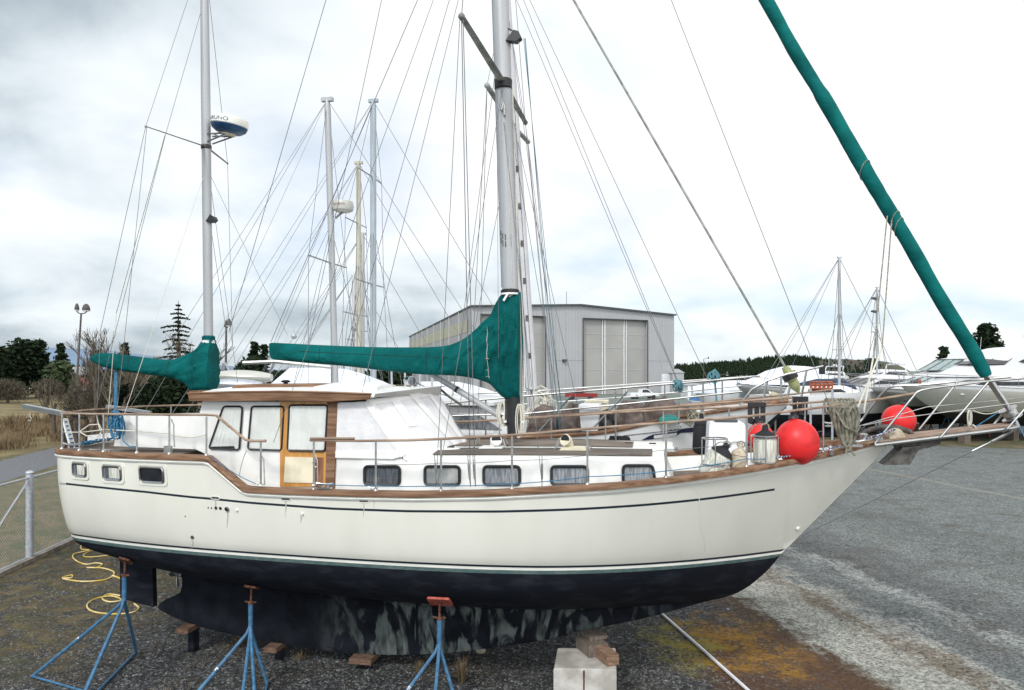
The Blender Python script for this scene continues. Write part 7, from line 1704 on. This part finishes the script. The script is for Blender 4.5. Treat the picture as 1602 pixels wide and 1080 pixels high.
def shed(label, px0, px1, py, Y, m, depth=8, slope=.8):
    a, b_ = Q(px0, py, Y), Q(px1, py, Y); r0 = thing('shed', label, 'shed', Vector(((a.x+b_.x)/2, Y, 0)))
    mb = MB(); mb.rings([[Vector((x, y, z)) for x, y in ((a.x, Y), (b_.x, Y), (b_.x, Y+depth), (a.x, Y+depth))] for z in (0, a.z-.2)]); mesh_obj(mb, 'wall', m, r0, smooth=False)
    mb = MB(); xm = (a.x+b_.x)/2; mb.prism([Vector((a.x-.2, Y-.2, a.z-.2)), Vector((b_.x+.2, Y-.2, a.z-.2)), Vector((xm, Y-.2, a.z+slope))], Vector((0, depth+.4, 0))); mesh_obj(mb, 'roof', 'roof_grey', r0, smooth=False)
    mb = MB(); mb.box(Vector((xm, Y-.05, 1.1)), (.6, .04, 1.1)); mesh_obj(mb, 'door', 'door_grey', r0, smooth=False)
shed('lean-to shed with a sloping roof at the right side of the hangar', 1052, 1070, 582, 148, 'corrugated', 14, .6)
shed('small plain white cabin standing right of the hangar', 1076, 1098, 601, 120, 'white_plastic', 5, .25)
# ------------------------------------------------------------------ vehicles
def car(label, px, Y, z_ang, m, kind='car', L=4.6, name='parked_car'):
    c = Vector(((px-CXP)/F*Y, Y, 0)); a = rad(z_ang); u = Vector((math.cos(a), math.sin(a), 0)); s = Vector((-math.sin(a), math.cos(a), 0)); ax = (u, s, Z_); r0 = thing(name, label, kind, c, 'vehicles parked by the hangar' if px > 600 else 'cars parked beyond the field')
    W = .9
    if kind == 'pickup': body = [(-2.6, .45), (-2.6, 1.05), (-.55, 1.08), (1.2, 1.05), (2.45, .95), (2.55, .5)]; cab = [(-.6, 1.05), (-.45, 1.65), (.55, 1.68), (1.25, 1.05)]
    else: body = [(-2.2, .4), (-2.25, .9), (-1.2, 1.0), (1.0, .98), (2.15, .85), (2.25, .42)]; cab = [(-1.75, .95), (-1.2, 1.42), (.3, 1.45), (1.05, .96)]
    def ring(pr, s_, w): return [c+u*x+s*(s_*w)+Z_*z for x, z in pr]
    mb = MB(); mb.rings([ring(body, k, W*f) if True else 0 for k, f in ((-1, 1), (-.9, 1.02), (.9, 1.02), (1, 1))]); mesh_obj(mb, 'body', m, r0)
    mb = MB(); mb.rings([[c+u*x+s*(k*(W-.06-.16*(z > 1.1)))+Z_*z for x, z in cab] for k in (-1, 1)]); cb = mesh_obj(mb, 'cabin', m, r0)
    for k in (-1, 1):
        wv = [(x*.88+.02*0, 1.06+(z-1.05)*.82 if kind == 'pickup' else .98+(z-.96)*.82) for x, z in cab]
        mb = MB(); mb.add([c+u*x+s*(k*(W-.045-.14*(z > 1.15)))+Z_*z for x, z in wv], [(0, 1, 2, 3)]); mesh_obj(mb, 'side_window', 'dark_glass', cb, smooth=False)
        for x in (-1.5, 1.5): mb = MB(); mb.lathe(c+u*x+s*(k*(W-.18))+Z_*.36, s*k, [(.36, 0), (.36, .2), (.2, .22)], 14); mesh_obj(mb, 'wheel', 'rubber', r0)
car('white pickup truck parked before the hangar door', 1006, 122, 14, 'car_white', 'pickup'); car('dark red pickup truck parked before the hangar', 909, 118, 168, 'car_red', 'pickup')
car('dark vehicle parked behind the mast foot near the hangar corner', 756, 112, 20, 'car_dark', 'car'); car('second dark vehicle left of the mast foot', 789, 125, 10, 'car_dark', 'car')
for i, (px, Y, lab, m) in enumerate(((40, 165, 'white van like car parked beneath the pines', 'car_white'), (54, 170, 'white car right of its neighbour beneath the pines', 'car_white'), (101, 160, 'pale car parked among bare bushes beyond the field', 'car_white'), (116, 150, 'silver car parked at the right end of the row beyond the field', 'galv'))): car(lab, px, Y, 5+7*i, m)
shed('red and pink house beyond the field, partly behind the lamp post', 108, 122, 586, 210, 'pink_wall', 8, 2.2)
# ------------------------------------------------------------------ lamp posts
def lamp_post(label, base, top, heads, r=.09, name='lamp_post'):
    base, top = Vector(base), Vector(top); r0 = thing(name, label, 'lamp post', base); mesh_obj(MB().tube([base, top], [r*1.2, r*.8], 8), 'pole', 'timber_grey' if False else 'anchor_grey', r0)
    for pts, hd in heads:
        mesh_obj(MB().tube([top+Vector(p) for p in pts], r*.55, 6), 'arm', 'anchor_grey', r0); q = top+Vector(pts[-1]); mb = MB(); mb.lathe(q-Z_*.1, Z_, [(hd, 0), (hd*1.1, .12), (hd*.8, .4), (hd*.3, .55)], 12, sq=.8); mesh_obj(mb, 'lamp_head', 'anchor_grey', r0)
        mb = MB(); mb.lathe(q-Z_*.17, Z_, [(hd*.9, 0), (hd*.95, .06)], 12); mesh_obj(mb, 'lamp_glass', 'white_plastic', r0)
Yl = 62
lamp_post('tall double headed lamp post at the far left', Vector((Q(116, 600, Yl).x, Yl, 0)), Q(127, 491, Yl), [([(0, 0, 0), (-.22, 0, .05), (-.36, 0, .2), (-.36, 0, .42)], .2), ([(0, 0, 0), (.3, 0, .04), (.46, 0, .16), (.42, 0, .38)], .34)])
lamp_post('slim lamp post with dark floodlights behind the mizzen mast', Vector((Q(352, 590, 58).x, 58, 0)), Q(354, 512, 58), [([(0, 0, 0), (.1, 0, .1), (.25, -.1, .22)], .22), ([(0, 0, 0), (-.05, 0, .05), (-.1, .2, .1)], .16)], .10)
for px, py, Y in ((1101, 562, 190), (1125, 588, 110), (1156, 592, 120)):
    lamp_post({1101: 'thin distant street lamp right of the hangar roof', 1125: 'short distant street lamp before the wooded hill', 1156: 'distant street lamp just left of the shrink wrapped cruiser'}[px], Vector((Q(px, 590, Y).x, Y, 0)), Q(px, py, Y), [([(0, 0, 0), (.6, 0, .2), (1.2, 0, .2)], .2)], .09)
mb = MB(); q = Q(460, 526, 40); mb.ball(q, .16, n=14, m=8); mb.tube([q, q+Z_*.5], .015, 4); ball_ = None
o = mesh_obj(mb, 'radar_reflector', 'galv', rA)
# ------------------------------------------------------------------ trees
def leaf(mb, c, r, rnd, flat=.6):
    d = Vector((rnd.uniform(-1, 1), rnd.uniform(-1, 1), rnd.uniform(-flat, flat))).normalized(); e = d.cross(Vector((rnd.uniform(-1, 1), rnd.uniform(-1, 1), rnd.uniform(-1, 1)))).normalized()
    mb.add([c-d*r, c+e*r*.55, c+d*r, c-e*r*.55], [(0, 1, 2, 3)])
def conifer(label, px, ptop, Y, w, m='needle', seed=1, dens=1., pbase=None, open_=.25, grp='conifers beyond the yard', name='conifer', lr=.16, lean=0):
    rnd = random.Random(seed); top = Q(px, ptop, Y); base = Vector((top.x-lean, Y, 0)); h_ = top.z; r0 = thing(name, label, 'tree', base, grp)
    mesh_obj(MB().tube([base, base+(top-base)*.6, top], [h_*.018+.03, h_*.010+.02, .02], 7), 'trunk', 'bark', r0)
    mb = MB(); nl = int(40*dens); W = w/F*Y/2
    for k in range(nl):
        v = .10+.9*(k/nl)**.9; z = h_*v; R = W*1.5*(1-v)**.85*rnd.uniform(.6, 1.15)+.12; nb2 = rnd.randint(3, 5)
        for j in range(nb2):
            a = rnd.uniform(0, 6.28); L_ = R*rnd.uniform(.6, 1.1)
            if rnd.random() < open_: L_ *= .35
            c0 = base+(top-base)*v; steps = max(3, int(L_/(lr*.75)))
            for q in range(steps):
                u = (q+.5)/steps; c = c0+Vector((math.cos(a), math.sin(a), 0))*(L_*u)+Z_*(.10*L_*u-.25*L_*u*u+.06*L_)
                for _ in range(3): leaf(mb, c+Vector((rnd.uniform(-1, 1), rnd.uniform(-1, 1), rnd.uniform(-.8, .3)))*lr*(1.2-.5*u), lr*rnd.uniform(.7, 1.4), rnd, .4)
    mesh_obj(mb, 'crown', m, r0, smooth=False)
def blob_tree(label, px, ptop, pbot, Y, w, m='needle', seed=1, n=1500, lr=.45, trunk=True, grp='trees and bushes left of the yard', cat_='tree', name='pine_tree', lobes=9):
    rnd = random.Random(seed); top = Q(px, ptop, Y); W = w/F*Y/2; zb = max(.2, Q(px, pbot, Y).z); base = Vector((top.x, Y, 0)); r0 = thing(name, label, cat_, base, grp); hc = top.z-zb
    L_ = []
    for k in range(lobes):
        v = (k+.5)/lobes*.86+.03; a = k*2.4+rnd.uniform(-.5, .5); rr = W*(1-.6*v)*rnd.uniform(.25, .7); L_.append((base+Vector((math.cos(a)*rr, math.sin(a)*rr, zb+hc*v)), W*rnd.uniform(.42, .62)*(1.15-.6*v)))
    L_.append((base+Z_*(top.z-W*.28), W*.36))
    if trunk:
        mb = MB(); mb.tube([base, base+Z_*(zb+hc*.5)], [.18+h_scale(hc), .08], 7)
        for c, r in L_: mb.tube([base+Z_*min(c.z*.75, zb+hc*.45), c], [.07, .03], 4)
        mesh_obj(mb, 'trunk', 'bark', r0)
    mb = MB(); tot = sum(r**2 for _, r in L_)
    if name == 'bare_bush':
        for c, r in L_:
            for _ in range(int(n*r*r/tot*1.5)):
                d = Vector((rnd.gauss(0, 1), rnd.gauss(0, 1), rnd.gauss(.3, .8))).normalized(); p = c+Vector((d.x*r*1.2, d.y*r*1.2, d.z*r))*rnd.uniform(.2, 1.15)
                if p.z < .1: continue
                q = p+(d+Z_*rnd.uniform(.0, 1.0)+Vector((rnd.uniform(-.4, .4), rnd.uniform(-.4, .4), 0))).normalized()*r*rnd.uniform(.15, .45); w = lr*.16; e = Vector((rnd.uniform(-1, 1), rnd.uniform(-1, 1), rnd.uniform(-.5, .5))).normalized()*w
                mb.add([p-e, p+e, q], [(0, 1, 2)])
        L_ = []
    for c, r in L_:
        for _ in range(int(n*r*r/tot)):
            d = Vector((rnd.gauss(0, 1), rnd.gauss(0, 1), rnd.gauss(0, 1))).normalized(); q = rnd.uniform(.1, 1)**.55*1.28; p = c+Vector((d.x*r*q*1.15, d.y*r*q*1.15, d.z*r*q*.8))
            if p.z > .05: leaf(mb, p, lr*rnd.uniform(.5, 1.2), rnd, .5)
    mesh_obj(mb, 'crown', m, r0, smooth=False)
def h_scale(h): return .02*h
def bare_tree(label, px, ptop, Y, seed=1, m='twig', spread=.55, depth=6, grp='bare trees behind the stern', r0_=.12, name='bare_tree', lean=0):
    rnd = random.Random(seed); top = Q(px, ptop, Y); base = Vector((top.x-lean, Y, 0)); h_ = top.z; r0 = thing(name, label, 'tree', base, grp); tr = MB(); tw = MB()
    def grow(p, d, L_, r, k):
        q = p+d*L_*.5+Vector((rnd.uniform(-1, 1), rnd.uniform(-1, 1), 0))*L_*.05; e = q+(d+Vector((rnd.uniform(-.2, .2), rnd.uniform(-.2, .2), .05))).normalized()*L_*.5
        (tr if k > depth-3 else tw).tube([p, q, e], [r, r*.8, r*.62], 5 if k > depth-3 else 3)
        if k == 0: return
        for _ in range(3 if k > 1 else 4):
            nd = (d+Vector((rnd.uniform(-1, 1), rnd.uniform(-1, 1), rnd.uniform(-.15, .7)))*spread).normalized(); grow(p+(e-p)*rnd.uniform(.55, 1), nd, L_*rnd.uniform(.58, .82), max(r*.6, .012), k-1)
    grow(base, Vector((lean/h_, 0, 1)).normalized(), h_*.30, r0_, depth-1)
    # scale to the wanted height
    mx = max([v.z for v in tw.v]); f = h_/mx
    for b_ in (tr, tw): b_.v = [base+(v-base)*f for v in b_.v]
    mesh_obj(tr, 'trunk', 'bark' if m == 'twig' else m, r0); mesh_obj(tw, 'crown', m, r0, smooth=False)
blob_tree('dark rounded pine with a forked top, left of the far mountain', 30, 532, 606, 125, 70, seed=3, n=3600, lobes=14)
blob_tree('broad dark pine touching its neighbour, second from the left edge', 58, 531, 602, 128, 52, seed=14, n=3000, lobes=12)
blob_tree('dark pine cut by the left edge of the photo', -6, 541, 612, 118, 56, seed=5, n=2600, lobes=10)
blob_tree('low spreading dark green juniper below the small spruce', 92, 566, 600, 115, 46, 'needle2', seed=6, n=2200, lobes=10)
conifer('small pointed spruce between the pines and the lamp post', 95, 537, 122, 44, 'needle', 7, 1., lr=.32)
conifer('slender open conifer rising behind the mizzen sail cover', 279, 471, 62, 118, 'needle', 11, .62, open_=.35, lr=.115)
conifer('small dark conifer tip showing above the middle of the mizzen cover', 195, 535, 80, 38, 'needle', 12, .9, lr=.2)
conifer('dark conifer with a thin top just right of the mizzen mast', 398, 534, 66, 50, 'needle', 13, .9, open_=.35, lr=.2)
conifer('narrow conifer at the outer end of the main sail cover', 413, 538, 68, 34, 'needle', 15, .9, open_=.35, lr=.18)
conifer('conifer peeping over the trees left of the double lamp post', 150, 548, 95, 36, 'needle', 41, .8, lr=.25)
blob_tree('wide dark juniper bush behind the aft cabin', 262, 590, 640, 40, 86, 'needle', seed=16, n=4200, lr=.17, lobes=14, name='juniper_bush', cat_='bush')
blob_tree('low dark juniper bush left of the wider one', 205, 606, 646, 42, 70, 'needle', seed=17, n=3000, lr=.17, lobes=11, name='juniper_bush', cat_='bush')
blob_tree('dark evergreen behind the wheelhouse roof beside the slim lamp post', 398, 562, 620, 58, 70, 'needle', seed=18, n=2600, lr=.24, lobes=10, name='juniper_bush', cat_='bush')
for i, (px, pt, Y, sd, lab, mm2, ln) in enumerate(((160, 512, 44, 1, 'tall bare tree left of the mizzen cover tip', 'twig', .6), (132, 528, 48, 2, 'bare tree beside the lamp post', 'twig', 0), (184, 530, 40, 3, 'bare tree behind the blue mizzen sheet', 'twig', 0), (228, 545, 46, 4, 'bare tree above the aft rail', 'twig', 0), (110, 560, 52, 5, 'thin bare tree left of the lamp post foot', 'twig', 0), (305, 520, 60, 6, 'bare tree half hidden by the mizzen mast', 'twig', 0), (85, 595, 50, 9, 'low bare thicket tree above the dry grass', 'twig', 0))):
    bare_tree(lab, px, pt, Y, sd, mm2, lean=ln, depth=6 if i < 4 else 5)
for i, (px, pt, pb, Y, w, lab) in enumerate(((215, 566, 640, 50, 96, 'tan leafless bush mass behind the mizzen cover'), (155, 590, 650, 46, 70, 'brown bare bush beneath the leftmost part of the mizzen cover'), (120, 606, 655, 48, 60, 'greyish bare bush behind the davit'), (300, 566, 610, 56, 60, 'tan bush just left of the mizzen mast'), (75, 597, 618, 100, 44, 'brown bush in the field below the juniper'), (12, 600, 622, 105, 60, 'brown bush in the field at the left edge'), (245, 560, 620, 60, 60, 'pale tan bush above the dark junipers'))):
    blob_tree(lab, px, pt, pb, Y, w, 'twig_tan' if 'tan' in lab else 'twig', seed=50+i, n=3600, lr=.13 if Y < 70 else .3, name='bare_bush', cat_='bush', lobes=16)
# dry tall grass along the road
mb = MB(); rnd = random.Random(77)
for k in range(15000):
    Y = rnd.uniform(39, 62); x0 = -28.4-(Y-39)*.13; x = x0-rnd.uniform(0, 1)**.8*17
    pn = noise.noise(Vector((x*.5, Y*.35, 7)))
    if pn < -.22: continue
    hh = (1.2+1.3*pn)*(.62+.5*noise.noise(Vector((x*.25, Y*.25, 0))))*rnd.uniform(.6, 1.1)*min(1, .45+(x0-x)*.35); w = rnd.uniform(.012, .03); l_ = Vector((rnd.uniform(-.35, .35), rnd.uniform(-.3, .3), 0))*hh; p = Vector((x, Y, 0))
    mb.add([p-Vector((w, 0, 0)), p+Vector((w, 0, 0)), p+l_*.4+Z_*hh*.6+Vector((w*1.5, 0, 0)), p+l_+Z_*hh, p+l_*.4+Z_*hh*.6-Vector((w*1.5, 0, 0))], [(0, 1, 2, 3, 4)])
solo(mb, 'tall_grass', 'dry_grass', 'tall dry brown grass along the far side of the road', 'grass', (-35, 48, 0), kind='stuff', smooth=False)
# short rough grass of the verge between the fence and the road
mb = MB()
for k in range(16000):
    Y = rnd.uniform(14.5, 34)**1; x = rnd.uniform(-20.2, -12.1)
    hh = rnd.uniform(.03, .10)*(1+noise.noise(Vector((x, Y, 0)))); a = rnd.uniform(0, 3.14); w = .012; p = Vector((x, Y, .004)); l_ = Vector((math.cos(a), math.sin(a), 0))*hh*.7
    mb.add([p-Vector((w, 0, 0)), p+Vector((w, 0, 0)), p+l_+Z_*hh], [(0, 1, 2)])
mat('grass_green', (.06, .075, .025), .95, col2=(.20, .155, .08), scale=1.3, lo=.4, hi=.6)
solo(mb, 'short_grass', 'grass_green', 'short green and brown grass beyond the wire fence', 'grass', (-16, 22, 0), kind='stuff', smooth=False)
# ------------------------------------------------------------------ wooded hill on the right, distant woods
mb = MB(); rnd = random.Random(21)
def tri_tree(mb, p, h_, w, rnd):
    for k in range(9):
        v = k/9; z = h_*(.12+.85*v); R = w*(1-v)**.8*rnd.uniform(.7, 1.2)+.15; a0 = rnd.uniform(0, 3)
        for j in range(3):
            a = a0+j*2.1; d = Vector((math.cos(a), math.sin(a), 0)); e = Vector((-math.sin(a), math.cos(a), 0))
            mb.add([p+Z_*(z+h_*.14), p+d*R+e*R*.5+Z_*(z-.06*h_*rnd.random()), p+d*R*1.1-e*R*.6+Z_*(z-.05*h_)], [(0, 1, 2)])
HP = [(1000, 582), (1060, 571), (1120, 567), (1180, 561), (1240, 556), (1290, 561), (1345, 563), (1400, 570)]
for k in range(3200):
    px = rnd.uniform(1010, 1390); py = interp(HP, px); u = rnd.random(); yy = py+5+u*22; Y = 415-u*50
    dens = 1 if px < 1280 else .2
    if rnd.random() > dens: continue
    p = Q(px, yy, Y); h_ = rnd.uniform(4.0, 7.5)
    if p.z < -1: p.z = 0
    tri_tree(mb, p-Z_*h_*.55, h_, rnd.uniform(1.6, 2.8), rnd)
solo(mb, 'forest', 'needle', 'dark conifer wood covering the hill behind the yachts', 'woods', (150, 400, 0), kind='stuff', smooth=False)
mb = MB()
for k in range(1500):
    px = rnd.uniform(-60, 700); Y = rnd.uniform(230, 330); p = Vector(((px-CXP)/F*Y, Y, 0)); h_ = rnd.uniform(3, 5.5)*(1.3 if px < 150 else 1)
    tri_tree(mb, p, h_, rnd.uniform(1.8, 3), rnd)
solo(mb, 'forest', 'needle', 'low dark line of distant woods beyond the field', 'woods', (-120, 280, 0), kind='stuff', smooth=False)
blob_tree('dark fir tree top rising above the flybridge cruiser, right of the furled headsail', 1545, 508, 585, 120, 50, 'needle', 31, n=2600, lr=.42, lobes=12, grp='evergreens behind the yachts')
conifer('ragged dark fir behind the largest yacht', 1538, 507, 118, 36, 'needle', 32, .9, lr=.4, grp='evergreens behind the yachts')
blob_tree('small dark evergreen top left of the furled headsail base', 1476, 543, 590, 120, 24, 'needle', 33, n=900, lr=.4, lobes=6, grp='evergreens behind the yachts')
blob_tree('dark evergreen shoulder at the right of the ragged fir', 1562, 535, 585, 122, 30, 'needle', 34, n=900, lr=.4, lobes=6, grp='evergreens behind the yachts')
blob_tree('lone spreading tree on the bare end of the hill', 1362, 561, 574, 380, 22, 'needle2', 35, n=700, lr=.9, lobes=6, grp='evergreens behind the yachts')
